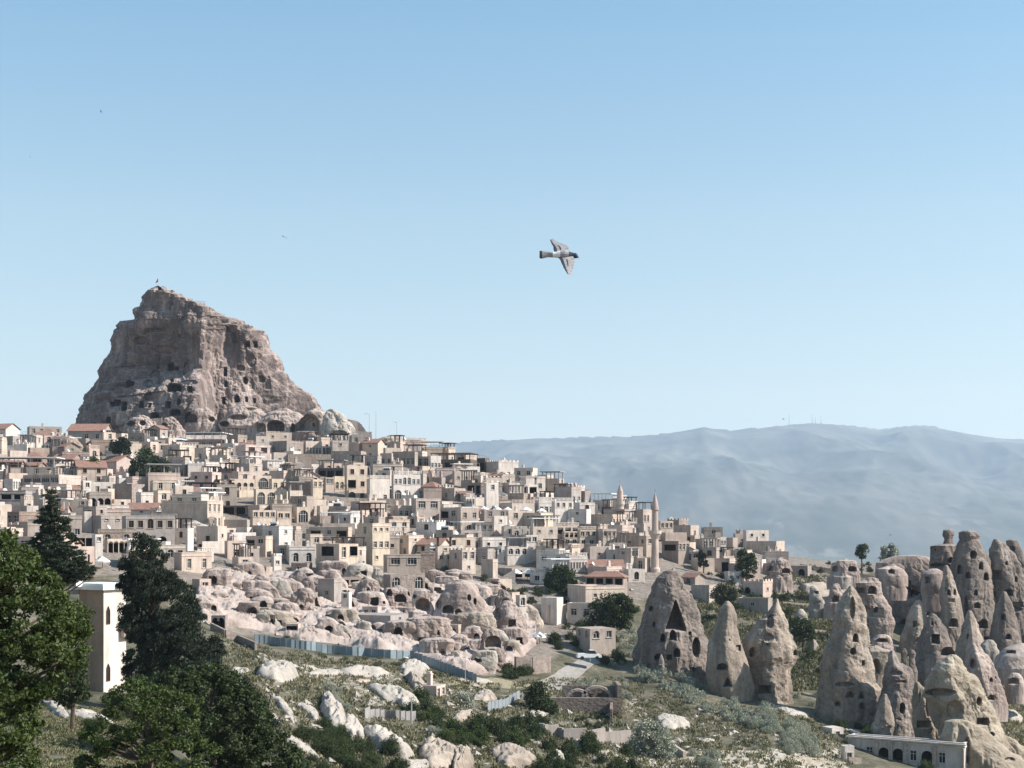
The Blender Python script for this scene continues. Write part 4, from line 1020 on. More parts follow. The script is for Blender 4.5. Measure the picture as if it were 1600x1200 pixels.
# ---- fill the remaining ground with plain houses, uphill to downhill, never on top of the others
TOWNFILL = [(-60, 690), (120, 690), (330, 700), (560, 708), (700, 716), (800, 742), (930, 792), (1100, 848), (1250, 866), (1240, 905), (1130, 930), (1090, 900), (1000, 930), (985, 968), (900, 975), (840, 950), (790, 925), (750, 905), (690, 898), (600, 880), (520, 905), (450, 890), (330, 895), (240, 905), (120, 905), (-60, 880)]
fr_ = random.Random(11); made = 0
cand = [(r_, c_) for r_ in np.arange(700, 914, 4.0) for c_ in np.arange(-50, 1250, 9.0)]; fr_.shuffle(cand)
for row, col_ in cand:
    if True:
        px = col_+fr_.uniform(-6, 6); py = row+fr_.uniform(-2, 2)
        if not bool(inpoly([px], [py], TOWNFILL)[0]): continue
        D = gdepth(px, py); x, y = (px-CX)*D/F, D+4
        if any((abs(x-fx) < fr+(2.2 if made < 126 else 1.3) and abs(y-fy) < fd+(3.0 if made < 126 else 1.6)) for fx, fy, fr, fd in FOOT): continue
        if 200 < px < 268 and 715 < py < 772: continue
        if 500 < px < 665 and 766 < py < 800: continue
        if 1000 < px < 1046 and 815 < py < 930: continue
        if 262 < px < 330 and 822 < py < 862: continue
        if made > 455: continue
        shed = made > 325; cot = 130 < made <= 325
        s = D/F
        wpx = fr_.uniform(5, 9)/s; hpx = fr_.uniform(3.2, 6.8)/s
        if cot: wpx = fr_.uniform(3.6, 6.2)/s; hpx = fr_.uniform(2.8, 5.6)/s
        if shed: wpx = fr_.uniform(3.0, 5.5)/s; hpx = fr_.uniform(2.2, 3.6)/s
        x0 = px-wpx/2; x1 = px+wpx/2
        if any(max(0, min(x1, h['x1'])-max(x0, h['x0']))*max(0, min(py, h['yb'])-max(py-hpx, h['yt'])) > 0.22*(h['x1']-h['x0'])*(h['yb']-h['yt']) for h in HOUSES[:NAMED] if h['D'] > D): continue
        xc = x0+(x1-x0)*fr_.choice([0.12, 0.3, 0.55, 0.7, 0.8, 0.98])
        cl = fr_.choice(['cr', 'cr', 'be', 'be', 'gr', 'wh', 'wh', 'st', 'cr', 'pk', 'pk'])
        nl = max(1, int((xc-x0)*s/2.6)); nr_ = max(1, int((x1-xc)*s/2.4))
        two = hpx*s > 5
        def spec(n_):
            kk = fr_.choice(['r', 'r', 'a', 's', 'r']); t = f'{kk}{n_}'
            return t+('/'+fr_.choice([f'r{n_}', f's{n_}', 'A1', 'd1+r1', '-'])) if two else t
        H_(x0, xc, x1, py-hpx, py, cl, spec(nl) if (xc-x0)*s > 2.4 and fr_.random() < .8 else '', spec(nr_) if (x1-xc)*s > 1.8 and fr_.random() < .85 else '',
           fr_.choice(['flat']*9+['bal', 'cren', 'none', 'gx', 'flat']), D=D, extras='' if shed else fr_.choice(['', '', '', 'c', 'd', 'C', 's', 'u', 'c', 'T', 'cd', 'W', 'd', 'P']), name='shed' if shed else ('cottage' if cot else 'house'), cat='shed' if shed else ('cottage' if cot else 'house'), group='small outbuildings between the houses' if shed else 'small cottages packed between the houses' if cot else 'houses of the town on the hillside', stone=cl in ('st', 'br') and fr_.random() < .6, fr=fr_.random() < .4)
        made += 1
print('HOUSES', len(HOUSES), 'fill', made)

# ------------------------------------------------------------------ carved cones, cliffs, mounds
RG = 'rock cones and cliffs with carved rooms'
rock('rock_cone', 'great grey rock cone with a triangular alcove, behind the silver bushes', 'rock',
     [(893, 1040, 1058), (905, 1031, 1067), (930, 1018, 1080), (960, 1009, 1090), (985, 1001, 1095), (1005, 999, 1100), (1020, 996, 1104), (1060, 992, 1110)], 'greytuff', thick=0.8, amp=1.7, freq=0.9, res=1.0, group=RG, flute=1.0, ledge=0.25, push=1.3,
     caves=[(1056, 962, 30, 46, 't', 30), (1018, 951, 7, 8, 'a'), (1036, 997, 7, 13, 'a'), (1052, 993, 10, 15), (1058, 1020, 9, 13), (1046, 1027, 7, 8, 'r'), (1030, 1027, 13, 10), (1082, 1046, 7, 7), (1022, 976, 4, 8, 'o'), (1078, 990, 4, 5, 'r'), (1088, 1012, 12, 30, 'o', 14)])
rock('rock_cone', 'smooth bullet shaped rock cone with two dark openings low down', 'rock',
     [(940, 1133, 1140), (947, 1128, 1146), (960, 1123, 1151), (985, 1115, 1154), (1007, 1108, 1159), (1030, 1106, 1165), (1052, 1106, 1172), (1075, 1110, 1175), (1094, 1117, 1172)], 'buff', thick=0.85, amp=0.9, freq=1.0, res=1.0, group=RG, flute=0.4, ledge=0.3,
     caves=[(1129, 1042, 15, 10, 'a'), (1137, 1066, 13, 14, 't'), (1154, 1013, 7, 10, 'r', 8), (1140, 1000, 3, 3, 'o')])
rock('rock_cone', 'broad broken rock cone with thin spire top and a square cave at its foot', 'rock',
     [(936, 1212, 1216), (950, 1206, 1221), (963, 1196, 1226), (968, 1183, 1229), (980, 1176, 1232), (1000, 1164, 1238), (1012, 1162, 1244), (1028, 1164, 1245), (1042, 1170, 1236), (1060, 1170, 1234), (1097, 1172, 1236)], 'buff', thick=0.8, amp=1.7, freq=0.9, res=1.0, group=RG, flute=0.9,
     caves=[(1200, 1007, 5, 5, 'r'), (1195, 1078, 18, 13, 'r'), (1243, 1020, 6, 9), (1207, 962, 4, 4, 'o'), (1204, 972, 10, 20, 'o', 9), (1176, 1020, 9, 16, 'o', 14), (1201, 997, 16, 14, 'o', 6)])
rock('rock_cone', 'very tall rough rock tower with windows cut up its right side', 'rock',
     [(916, 1327, 1332), (925, 1321, 1338), (940, 1313, 1348), (960, 1307, 1351), (980, 1302, 1353), (1000, 1296, 1355), (1020, 1290, 1357), (1045, 1285, 1361), (1065, 1284, 1366), (1080, 1282, 1376), (1136, 1280, 1378)], 'buff', thick=0.8, amp=1.6, freq=0.9, res=1.0, group=RG, flute=0.9,
     caves=[(1337, 997, 8, 13, 'a'), (1333, 1018, 9, 11, 'o'), (1328, 1086, 11, 9), (1346, 1087, 9, 11, 't'), (1347, 1104, 8, 11), (1309, 1100, 8, 7), (1349, 1036, 4, 8, 'r'), (1320, 1070, 30, 8, 'o', 10), (1332, 950, 8, 34, 'o', 9)])
# the backing cliff, its pillars and the ones in front
rock('rock_cliff', 'brown cliff wall with dark rooms left of the tall pillars', 'rock',
     [(880, 1372, 1470), (895, 1370, 1480), (930, 1372, 1485), (1000, 1378, 1490), (1030, 1378, 1500)], 'tuff', D=352, thick=0.35, amp=1.6, freq=1.0, res=1.1, group=RG,
     caves=[(1393, 892, 9, 7), (1395, 915, 36, 14, 'o', 16), (1424, 925, 30, 20, 'o', 24), (1430, 957, 14, 10, 'r', 8), (1428, 957, 4, 7), (1455, 958, 14, 9, 'r', 6), (1413, 972, 12, 9, 'a'), (1429, 976, 4, 7), (1397, 978, 4, 6), (1403, 978, 3, 4), (1412, 983, 7, 10, 'a', 4), (1414, 992, 20, 7, 'r', 10), (1448, 907, 7, 9, 'r'), (1470, 925, 6, 8)])
rock('rock_pillar', 'chimney topped rock pillar with square cap, first of the tall skyline pillars', 'rock',
     [(829, 1475, 1490), (836, 1474, 1492), (842, 1476, 1489), (850, 1474, 1490), (853, 1453, 1494), (875, 1452, 1500), (900, 1451, 1506), (950, 1455, 1508), (1010, 1456, 1508)], 'greytuff', D=345, thick=0.8, amp=1.4, freq=0.8, res=1.0, group=RG,
     caves=[(1464, 862, 20, 20, 'o', 5), (1487, 876, 12, 10, 'o', 14), (1466, 883, 22, 6, 'o', 20), (1500, 888, 8, 13), (1463, 859, 3, 3, 'o'), (1480, 900, 8, 10)])
rock('rock_pillar', 'wide flat capped rock pillar with an oval hole near its top', 'rock',
     [(832, 1500, 1526), (838, 1498, 1529), (843, 1500, 1526), (852, 1495, 1531), (862, 1492, 1538), (875, 1488, 1544), (900, 1484, 1548), (950, 1480, 1553), (1000, 1478, 1558), (1018, 1476, 1560)], 'greytuff', D=338, thick=0.75, amp=1.5, freq=0.9, res=1.0, group=RG, flute=0.9,
     caves=[(1521, 867, 10, 13, 'o'), (1513, 899, 8, 10, 'a'), (1541, 901, 7, 12), (1533, 884, 6, 12), (1525, 926, 5, 9), (1527, 946, 9, 9, 'a'), (1500, 890, 8, 14), (1537, 975, 12, 14), (1541, 998, 10, 6), (1528, 978, 5, 12, 'r'), (1510, 960, 6, 60, 'o', 7)])
rock('rock_pillar', 'leaning rock pillar right of the flat capped one, with a wide room low down', 'rock',
     [(843, 1553, 1562), (850, 1550, 1572), (862, 1545, 1583), (880, 1545, 1592), (905, 1546, 1602), (950, 1552, 1622), (1018, 1552, 1640)], 'greytuff', D=340, thick=0.7, amp=1.5, freq=0.9, res=1.0, group=RG, flute=0.9,
     caves=[(1556, 899, 18, 15, 'r', 14), (1577, 926, 12, 11), (1573, 880, 4, 6), (1581, 945, 36, 8, 'r', 10), (1587, 952, 20, 8, 'o', 16), (1554, 930, 4, 9), (1567, 993, 5, 8, 'r'), (1592, 1000, 18, 12, 'r', 6), (1588, 905, 4, 9)])
rock('rock_pillar', 'dark topped rock pillar at the right end of the skyline', 'rock',
     [(845, 1572, 1590), (852, 1572, 1593), (865, 1578, 1598), (885, 1583, 1608), (920, 1590, 1630), (1000, 1590, 1650)], 'greytuff', D=352, thick=0.7, amp=1.5, freq=0.9, res=1.2, group=RG, caves=[(1582, 858, 8, 8, 'o', 8)])
rock('rock_pillar', 'slender pale spire with a round top standing before the pillars', 'rock',
     [(884, 1476, 1481), (892, 1473, 1487), (905, 1471, 1491), (930, 1469, 1499), (960, 1470, 1505), (985, 1470, 1508), (1010, 1466, 1507), (1030, 1464, 1506)], 'buff', D=322, thick=0.8, amp=1.1, freq=0.8, res=1.0, group=RG,
     caves=[(1490, 973, 13, 13, 'a'), (1483, 926, 5, 9), (1492, 925, 4, 9), (1487, 938, 9, 6, 'r', 6), (1479, 915, 5, 20, 'o', 3)])
rock('carved_rock', 'rounded rock dome with a red niche left of the pale spire', 'rock', [(891, 1450, 1470), (897, 1442, 1476), (915, 1440, 1482), (935, 1442, 1480)], 'tuff', D=328, amp=1.0, res=1.2, group=RG, caves=[(1450, 907, 7, 10, 'r'), (1472, 921, 6, 9)])
rock('carved_rock', 'white carved rock block with four rooms beside the very tall rock tower', 'rock',
     [(905, 1350, 1372), (911, 1336, 1376), (930, 1340, 1380), (950, 1346, 1392), (975, 1350, 1396), (990, 1352, 1393), (1006, 1352, 1392)], 'tuff', D=318, thick=0.6, amp=1.3, freq=0.8, res=1.0, group=RG,
     caves=[(1345, 923, 15, 9, 'r'), (1363, 922, 12, 12, 'a'), (1352, 952, 7, 11, 'r'), (1370, 953, 6, 9), (1363, 948, 3, 3), (1362, 958, 36, 15, 'r', 5)])
rock('carved_rock', 'low carved plateau edge with a small cave above the white carved block', 'rock', [(884, 1385, 1402), (889, 1370, 1412), (900, 1368, 1420), (918, 1370, 1420)], 'tuff', D=340, amp=0.9, res=1.2, group=RG, caves=[(1393, 893, 9, 7, 'a')])
rock('rock_cone', 'grey pitted cone with one square window high and one room low on the right', 'rock',
     [(960, 1452, 1462), (968, 1445, 1470), (985, 1438, 1480), (1005, 1432, 1487), (1030, 1426, 1497), (1050, 1420, 1502), (1072, 1416, 1508)], 'greytuff', D=282, thick=0.7, amp=1.1, freq=0.8, res=1.0, group=RG, flute=0.4,
     caves=[(1462, 999, 12, 15, 'r'), (1482, 1019, 21, 15, 'a'), (1457, 975, 4, 5)])
rock('rock_cone', 'pale grey green cone with knobbed top and tall slit window', 'rock',
     [(1017, 1391, 1398), (1024, 1388, 1402), (1034, 1384, 1408), (1042, 1380, 1422), (1055, 1378, 1428), (1080, 1376, 1430), (1110, 1370, 1428), (1148, 1366, 1434)], 'greytuff', D=246, thick=0.85, amp=1.3, freq=0.7, res=1.0, group=RG,
     caves=[(1410, 1107, 8, 17, 'o'), (1407, 1065, 16, 4, 'r', 6), (1400, 1052, 20, 8, 'o', 5)])
for (x, t_, lab) in ((1413, 1014, 'left one of two small knobbed rock stumps behind the pale grey cone'), (1425, 1016, 'right one of two small knobbed rock stumps behind the pale grey cone')):
    rock('rock_stump', lab, 'rock', [(t_, x-4, x+3), (t_+5, x-6, x+6), (t_+12, x-5, x+5), (t_+34, x-8, x+9)], 'greytuff', D=258, amp=0.6, freq=0.5, res=1.0, group=RG)
rock('rock_cone', 'big yellowish rock mass flowing down with streaked folds at the right bottom', 'rock',
     [(1025, 1478, 1498), (1033, 1468, 1505), (1048, 1455, 1514), (1065, 1446, 1525), (1085, 1444, 1536), (1105, 1452, 1544), (1130, 1462, 1556), (1155, 1476, 1572), (1180, 1490, 1590), (1205, 1500, 1605)], 'yellow', D=232, thick=0.7, amp=2.0, freq=0.9, res=1.0, group=RG, flute=1.2,
     caves=[(1470, 1082, 46, 12, 'o', 22), (1530, 1096, 7, 14, 'o'), (1536, 1128, 18, 12, 'r'), (1550, 1147, 8, 6), (1492, 1110, 26, 30, 'o', 8), (1566, 1180, 10, 6, 'a'), (1500, 1150, 8, 40, 'o', 8)])
rock('rock_fin', 'thin curved ochre rock fin with a cave at its foot beside the yellow rock', 'rock',
     [(1066, 1430, 1436), (1080, 1426, 1448), (1100, 1425, 1465), (1125, 1427, 1473), (1150, 1430, 1480), (1175, 1432, 1486)], 'yellow', D=240, thick=0.6, amp=1.3, freq=0.8, res=1.1, group=RG, flute=1.0, caves=[(1444, 1132, 20, 10, 'r'), (1450, 1100, 6, 40, 'o', 8)])
rock('rock_fin', 'smooth yellow rock apron spreading at the foot of the big yellowish mass', 'rock',
     [(1128, 1480, 1510), (1140, 1474, 1535), (1160, 1470, 1556), (1180, 1478, 1585), (1210, 1490, 1625)], 'yellow', D=222, thick=0.6, amp=1.2, freq=1.1, res=1.2, group=RG, flute=1.3, caves=[(1578, 1187, 14, 7, 'o', 8), (1512, 1172, 10, 40, 'o', 10)])
rock('rock_fin', 'yellow lower rock ridge running down to the right corner', 'rock',
     [(1140, 1548, 1562), (1158, 1556, 1590), (1180, 1560, 1625), (1210, 1568, 1660)], 'yellow', D=235, thick=0.6, amp=1.2, freq=0.9, res=1.2, group=RG, caves=[(1568, 1192, 26, 10, 'o', 12)])
rock('rock_cone', 'pale rock cone with a thin needle spire and rooms below', 'rock',
     [(975, 1515, 1519), (990, 1513, 1525), (1005, 1511, 1530), (1018, 1509, 1538), (1025, 1508, 1546), (1040, 1507, 1554), (1060, 1508, 1562), (1080, 1514, 1568), (1102, 1520, 1572)], 'tuff', D=268, thick=0.8, amp=1.2, freq=0.7, res=1.0, group=RG,
     caves=[(1521, 1037, 10, 15, 'o'), (1549, 1090, 9, 9), (1549, 1062, 4, 7), (1556, 1059, 2, 4), (1522, 1062, 8, 8)])
rock('carved_rock', 'pale smooth domes with a dark slit at the right edge', 'rock', [(1007, 1588, 1605), (1014, 1572, 1620), (1026, 1560, 1640), (1046, 1552, 1660)], 'tuff', D=285, amp=1.0, res=1.2, group=RG, caves=[(1580, 1019, 14, 4, 'r')])
rock('carved_rock', 'small rounded rock with one cave mouth near the right edge', 'rock', [(1053, 1578, 1592), (1060, 1572, 1598), (1075, 1572, 1602)], 'tuff', D=272, amp=0.6, freq=.6, res=1.2, group=RG, caves=[(1584, 1064, 15, 9, 'a')])
rock('carved_rock', 'white rounded rock under the flat capped pillar', 'rock', [(1001, 1540, 1552), (1007, 1534, 1556), (1018, 1532, 1560)], 'white', D=300, amp=0.6, freq=.6, res=1.2, group=RG)
rock('carved_rock', 'small arched rock house front between tall tower and grey cone', 'rock', [(1010, 1354, 1372), (1018, 1354, 1396), (1040, 1356, 1388), (1056, 1360, 1380)], 'buff', D=268, thick=0.5, amp=0.7, freq=.7, res=1.0, group=RG, caves=[(1369, 1041, 12, 22, 'a'), (1361, 1006, 10, 6, 'r')])
rock('carved_rock', 'row of pale eroded ledges on the slope right of the tall tower', 'rock', [(993, 1372, 1386), (1000, 1362, 1392), (1012, 1360, 1398)], 'tuff', D=285, amp=1.0, freq=.6, res=1.2, group=RG, caves=[(1378, 1001, 18, 6, 'o')])
for sil_, D_, lb_, cv_ in (([(938, 1432, 1438), (950, 1424, 1444), (970, 1416, 1450), (1000, 1408, 1456), (1030, 1404, 1460)], 322, 'sharp cone wedged against the brown cliff wall', [(1430, 975, 6, 9, 'r'), (1436, 1000, 8, 8)]),
    ([(925, 1566, 1572), (945, 1558, 1580), (975, 1550, 1590), (1020, 1544, 1600)], 312, 'fluted cone in front of the leaning pillar', [(1568, 965, 6, 9, 'r'), (1576, 995, 8, 9)]),
    ([(955, 1512, 1518), (970, 1506, 1526), (1000, 1498, 1536), (1030, 1494, 1542)], 304, 'short sharp cone right of the slender pale spire', [(1514, 995, 6, 8, 'r')]),
    ([(1000, 1268, 1274), (1015, 1262, 1282), (1040, 1256, 1290), (1062, 1254, 1296)], 300, 'little grey cone left of the very tall rock tower', [(1272, 1040, 5, 7, 'r')]),
    ([(1085, 1380, 1386), (1105, 1372, 1392), (1140, 1366, 1398)], 240, 'low pointed cone at the foot of the very tall rock tower', [])):
    rock('rock_cone', lb_, 'rock', sil_, 'buff' if D_ != 312 else 'greytuff', D=D_, thick=0.8, amp=1.1, freq=0.8, res=1.0, group=RG, flute=1.0, caves=cv_)
# rock ledges at the foot of the castle rock
CG = 'carved rock mounds in and around the town'
def mound(lab, x0, x1, yt, yb, mat='tuff', caves=(), D=None, skew=0.0, amp=1.5, freq=0.8, thick=0.7, res=1.2, shape=0.55, flute=0.5, name='carved_rock', seed=0, **k):
    rr = random.Random(int(x0*3+yt)+seed); w_ = x1-x0; h_ = yb-yt; cx = (x0+x1)/2+skew*w_; sil = []
    for t in (0.0, 0.08, 0.2, 0.38, 0.6, 0.8, 1.0):
        hw = w_/2*(0.22+0.78*t**shape); c_ = cx*(1-t)+((x0+x1)/2)*t
        sil.append((yt+h_*t, max(x0-1, c_-hw*rr.uniform(.88, 1.08)), min(x1+1, c_+hw*rr.uniform(.88, 1.08))))
    return rock(name, lab, 'rock', sil, mat, D=D, caves=caves, amp=amp, freq=freq, thick=thick, res=res, group=CG, flute=flute, rnd=rr.uniform(0, 500), **k)
mound('pale ledge with a dark overhang cave at the middle of the castle rock foot', 284, 350, 638, 668, caves=[(296, 653, 22, 13, 'a'), (330, 655, 10, 8, 'o')], D=540)
mound('stepped white ledges below the bright rib of the castle rock', 338, 440, 634, 672, caves=[(372, 652, 26, 8, 'o', 10), (350, 662, 14, 8, 'o'), (400, 640, 30, 5, 'r', 6)], D=536, skew=-.1, flute=.2, ledge=1.2)
mound('broad pale rock shelf with a wide arched cavern and side niches', 384, 500, 641, 680, caves=[(398, 667, 13, 15, 'a'), (409, 668, 12, 13, 'a'), (430, 665, 26, 16, 'a'), (441, 669, 5, 9, 'a'), (457, 668, 7, 13, 'a')], D=528, ledge=1.0)
mound('pale rock block with a tall angular cavern right of the wide arched one', 455, 520, 640, 678, caves=[(480, 660, 34, 26, 'a'), (487, 662, 4, 5, 'o'), (462, 665, 6, 12, 'a')], D=522, skew=.1)
mound('white sloping rock tongue that ends the castle ridge on the right', 500, 575, 641, 694, mat='white', caves=[(530, 676, 22, 7, 'o', 8), (561, 683, 10, 9, 'a')], D=512, skew=-.25, shape=.7)
mound('small white scalloped rocks below the dark castle face', 190, 250, 650, 674, caves=[(204, 662, 12, 8, 'o'), (222, 661, 10, 8, 'o'), (240, 660, 8, 8, 'o')], D=520, freq=.6)
mound('little rounded rocks left of the round ledge cave', 246, 288, 652, 674, caves=[(256, 664, 10, 6, 'o')], D=520, freq=.6)
mound('bumpy grey rock knoll with scrub at the right end of the ridge', 578, 645, 682, 706, mat='buff', D=492, caves=[(600, 694, 8, 4, 'o')], shape=.35)
mound('ochre carved rock mass with pink niches behind the red roofs', 74, 142, 684, 718, mat='buff', caves=[(100, 702, 10, 20, 'o'), (90, 710, 10, 8, 'a')], D=432)
# carved village in the middle
mound('domed rock house with a large open arch above the porch', 318, 392, 890, 950, caves=[(361, 911, 26, 26, 'a'), (363, 941, 17, 16, 'a'), (338, 930, 8, 6, 'o')], D=292, shape=.4)
mound('big boulder like rock left of the large open arch', 326, 352, 908, 950, D=287, caves=[], shape=.3)
mound('pointed pale rocks with hanging hollows right of the domed house', 380, 432, 898, 972, caves=[(402, 920, 16, 22, 'a'), (412, 940, 10, 10, 'o'), (398, 955, 12, 16, 'o')], D=286)
mound('tall smooth rock sail catching the sun in the carved village', 412, 470, 912, 985, caves=[(438, 962, 18, 20, 'a'), (428, 946, 10, 12, 'o'), (455, 950, 16, 14, 'o')], D=280, skew=-.1)
mound('sloping slab of pink rock with a slit cave above the fence', 452, 520, 920, 1000, caves=[(470, 950, 8, 10, 'o'), (475, 975, 14, 16, 'a'), (500, 940, 18, 16, 'a'), (487, 985, 16, 12, 'o')], D=272, skew=-.15)
mound('porch front rock wall with several dark doorways', 300, 440, 946, 978, mat='buff', caves=[(315, 958, 12, 16, 'r'), (345, 962, 16, 20, 'r'), (370, 962, 18, 20, 'r'), (410, 962, 26, 22, 'a'), (392, 964, 12, 18, 'r')], D=276, shape=.15, thick=.2)
mound('jumble of white boulders with hollows just above the blue fence', 420, 500, 975, 1006, caves=[(440, 990, 14, 10, 'o'), (465, 992, 16, 10, 'o'), (485, 996, 10, 8, 'o')], D=252, shape=.3, amp=1.3, freq=.6)
mound('hollowed rock shell with deep mouth left of the tall blank wall', 512, 548, 968, 1006, caves=[(532, 980, 16, 16, 'a'), (520, 990, 8, 12, 'o')], D=256)
mound('curved rock remnants with arched niche beside the white slab ruin', 492, 540, 925, 965, caves=[(512, 955, 20, 18, 'a'), (500, 935, 10, 8, 'o')], D=284)
mound('fan of slanting rock ribs and rubble below the cream terrace', 548, 606, 905, 962, caves=[(575, 930, 8, 24, 'o', 10), (590, 945, 8, 12, 'o')], D=290, flute=1.6)
mound('low rock with three rounded caves left of the great arch base', 590, 650, 916, 955, caves=[(608, 926, 8, 10, 'a'), (625, 935, 18, 12, 'a'), (640, 928, 8, 9, 'o'), (603, 948, 12, 10, 'a')], D=288, shape=.3)
mound('crumbling vaulted rock cellar with a round mouth', 640, 682, 920, 966, caves=[(660, 945, 22, 20, 'a'), (648, 932, 6, 6, 'o')], D=283, shape=.3)
mound('smooth pink rock dome with drooping overhangs, largest in the carved village', 674, 764, 908, 962, caves=[(700, 952, 16, 12, 'a'), (733, 934, 6, 10, 'o'), (742, 940, 5, 10, 'o'), (716, 956, 10, 8, 'a'), (686, 945, 8, 14, 'o', 8)], D=281, shape=.5, amp=1.5, freq=1.3, flute=.7)
mound('dark cliff triangle with a pale figure shaped ridge', 762, 818, 922, 985, mat='greytuff', caves=[(790, 948, 16, 26, 'o', 10), (772, 945, 8, 12, 'o')], D=286, skew=-.1)
mound('steep triangular cliff with three windows above the fence end', 764, 836, 940, 1008, caves=[(800, 974, 11, 11, 'r'), (790, 989, 5, 7), (809, 996, 6, 8), (778, 960, 8, 20, 'o', 8)], D=274, skew=-.1)
mound('pink rock curtain with long drips and square dark rooms', 622, 712, 962, 1016, caves=[(657, 1003, 13, 13, 'r'), (670, 1003, 7, 11, 'r'), (685, 989, 4, 7), (645, 990, 14, 18, 'a', 6), (686, 1002, 10, 8, 'o')], D=256, shape=.2, flute=1.2, amp=1.4)
mound('low collapsed pink rock at the right end of the curtain', 690, 745, 992, 1042, caves=[(708, 1012, 10, 8, 'o'), (732, 1026, 26, 26, 'a'), (715, 1030, 8, 12, 'o')], D=250)
mound('upright hollow rock with a ragged cave room over the fence end', 742, 790, 980, 1052, caves=[(770, 1003, 24, 18, 'a'), (752, 1047, 22, 14, 'a'), (750, 1000, 8, 12, 'o')], D=248, shape=.3)
mound('grassy topped rock bench between the pink curtain and the cliff', 704, 775, 956, 985, mat='buff', D=272, shape=.2, thick=.4)
mound('smooth pale boulder bulge below the big grey house', 268, 336, 815, 856, mat='white', caves=[(276, 838, 8, 10, 'o'), (300, 848, 20, 5, 'o')], D=332, shape=.35, flute=.3)
mound('brown lump of rock leaning against the boulder bulge', 312, 350, 808, 838, mat='buff', D=338)
mound('carved cave house front with shady arch above the vineyard', 1195, 1240, 872, 906, caves=[(1202, 888, 11, 9, 'a'), (1228, 892, 12, 8, 'a')], D=352, shape=.2)
mound('low pale rocks with a dark door on the plateau rim', 1296, 1345, 874, 902, caves=[(1306, 889, 9, 9, 'a'), (1332, 889, 12, 8, 'a')], D=352, shape=.3)
mound('white bird shaped rock tongue on the vineyard slope', 1264, 1290, 916, 944, mat='white', D=322, skew=-.3, caves=[(1276, 926, 6, 5, 'o')])
mound('low cave rock right of the white tongue', 1290, 1322, 912, 945, mat='tuff', D=318, caves=[(1306, 936, 10, 10, 'a')])
mound('squat pale rock above the vineyard terraces', 1240, 1264, 952, 970, mat='white', D=312, freq=.6)
mound('tiny stone with pale hollow beside the dark bush belt', 1026, 1040, 1023, 1062, mat='white', D=262, freq=.5, caves=[(1030, 1045, 9, 9, 'r')], name='carved_rock')
# smaller eroded humps with doorways that fill the carved village
ZV = [(310, 915), (330, 897), (450, 900), (560, 912), (640, 920), (700, 912), (770, 922), (830, 955), (830, 1005), (800, 1040), (745, 1052), (690, 1036), (640, 1016), (560, 1006), (470, 998), (400, 982), (315, 970)]
zr_ = random.Random(21); kz = 0; zl = set(); placed = []
ZL = [(361, 911, 'large open arch'), (410, 935, 'hanging hollow rocks'), (440, 950, 'smooth rock sail'), (486, 960, 'sloping pink slab'), (478, 900, 'white village tent'), (520, 930, 'grey blank walled ruin'), (548, 944, 'white slab pillar'), (590, 985, 'tall blank grey wall'), (575, 935, 'slanting rock ribs'), (625, 935, 'three cave rock'), (660, 945, 'round cellar mouth'), (720, 935, 'pink rock dome'), (800, 975, 'three window cliff'), (768, 1005, 'ragged hollow rock'), (667, 990, 'pink rock curtain'), (732, 1026, 'big vaulted cave'), (632, 908, 'great arch base'), (440, 1000, 'blue fence start'), (345, 962, 'porch doorways'), (700, 1050, 'blue fence end')]
SZ = ['tiny', 'small', 'squat', 'narrow', 'wide', 'knobbly', 'pointed', 'leaning', 'cracked', 'rounded']
for tr_ in range(3000):
    if kz >= 90: break
    px = zr_.uniform(310, 830); py = zr_.uniform(900, 1050)
    if not bool(inpoly([px], [py], ZV)[0]) or any(math.hypot(px-a, (py-b_)*2) < 14 for a, b_ in placed): continue
    D = gdepth(px, py)
    if any(abs((px-CX)*D/F-fx) < fr+1.5 and abs(D-fy) < fd+2 for fx, fy, fr, fd in FOOT): continue
    w_ = zr_.uniform(20, 66); h_ = min(34, w_*zr_.uniform(.45, .9)); cv = []
    for c_ in range(zr_.choice([1, 1, 2, 2, 3])):
        cw = zr_.uniform(4, min(13, w_*.4)); cv.append((px+zr_.uniform(-.28, .28)*w_, py-h_*zr_.uniform(.18, .6), cw, cw*zr_.uniform(.8, 1.4), zr_.choice(['a', 'a', 'o', 'r']), cw*3.2))
    l = min(ZL, key=lambda l: math.hypot(l[0]-px, l[1]-py)); dx, dy = px-l[0], py-l[1]
    rel = ('right of' if dx > 0 else 'left of') if abs(dx) > abs(dy) else ('below' if dy > 0 else 'above'); nm_ = ('one opening', 'two openings', 'three openings')[len(cv)-1]
    a0 = 'narrow' if h_ > w_*.85 else ('wide' if w_ > 34 else ('small' if w_ < 22 else 'rounded'))
    lb = f"{a0} carved rock hump with {nm_} {rel} the {l[2]}"
    if lb in zl: lb = lb.replace('carved rock hump', zr_.choice(['leaning', 'low', 'steep', 'flat topped', 'pointed'])+' carved rock')
    if lb in zl: lb = f"{a0} second carved rock hump with {nm_} farther {rel} the {l[2]}"
    if lb in zl: continue
    zl.add(lb); placed.append((px, py)); kz += 1
    mound(lb, px-w_/2, px+w_/2, py-h_, py, mat=zr_.choice(['tuff', 'tuff', 'tuff', 'buff', 'white']), caves=cv, amp=zr_.uniform(.7, 1.3), freq=zr_.uniform(.6, 1.1), skew=zr_.uniform(-.3, .2), shape=zr_.uniform(.12, .5), p_=zr_.uniform(2.3, 4.5), ledge=zr_.uniform(.3, 1.4), flute=zr_.uniform(.3, 1.3), thick=zr_.uniform(.5, .9))
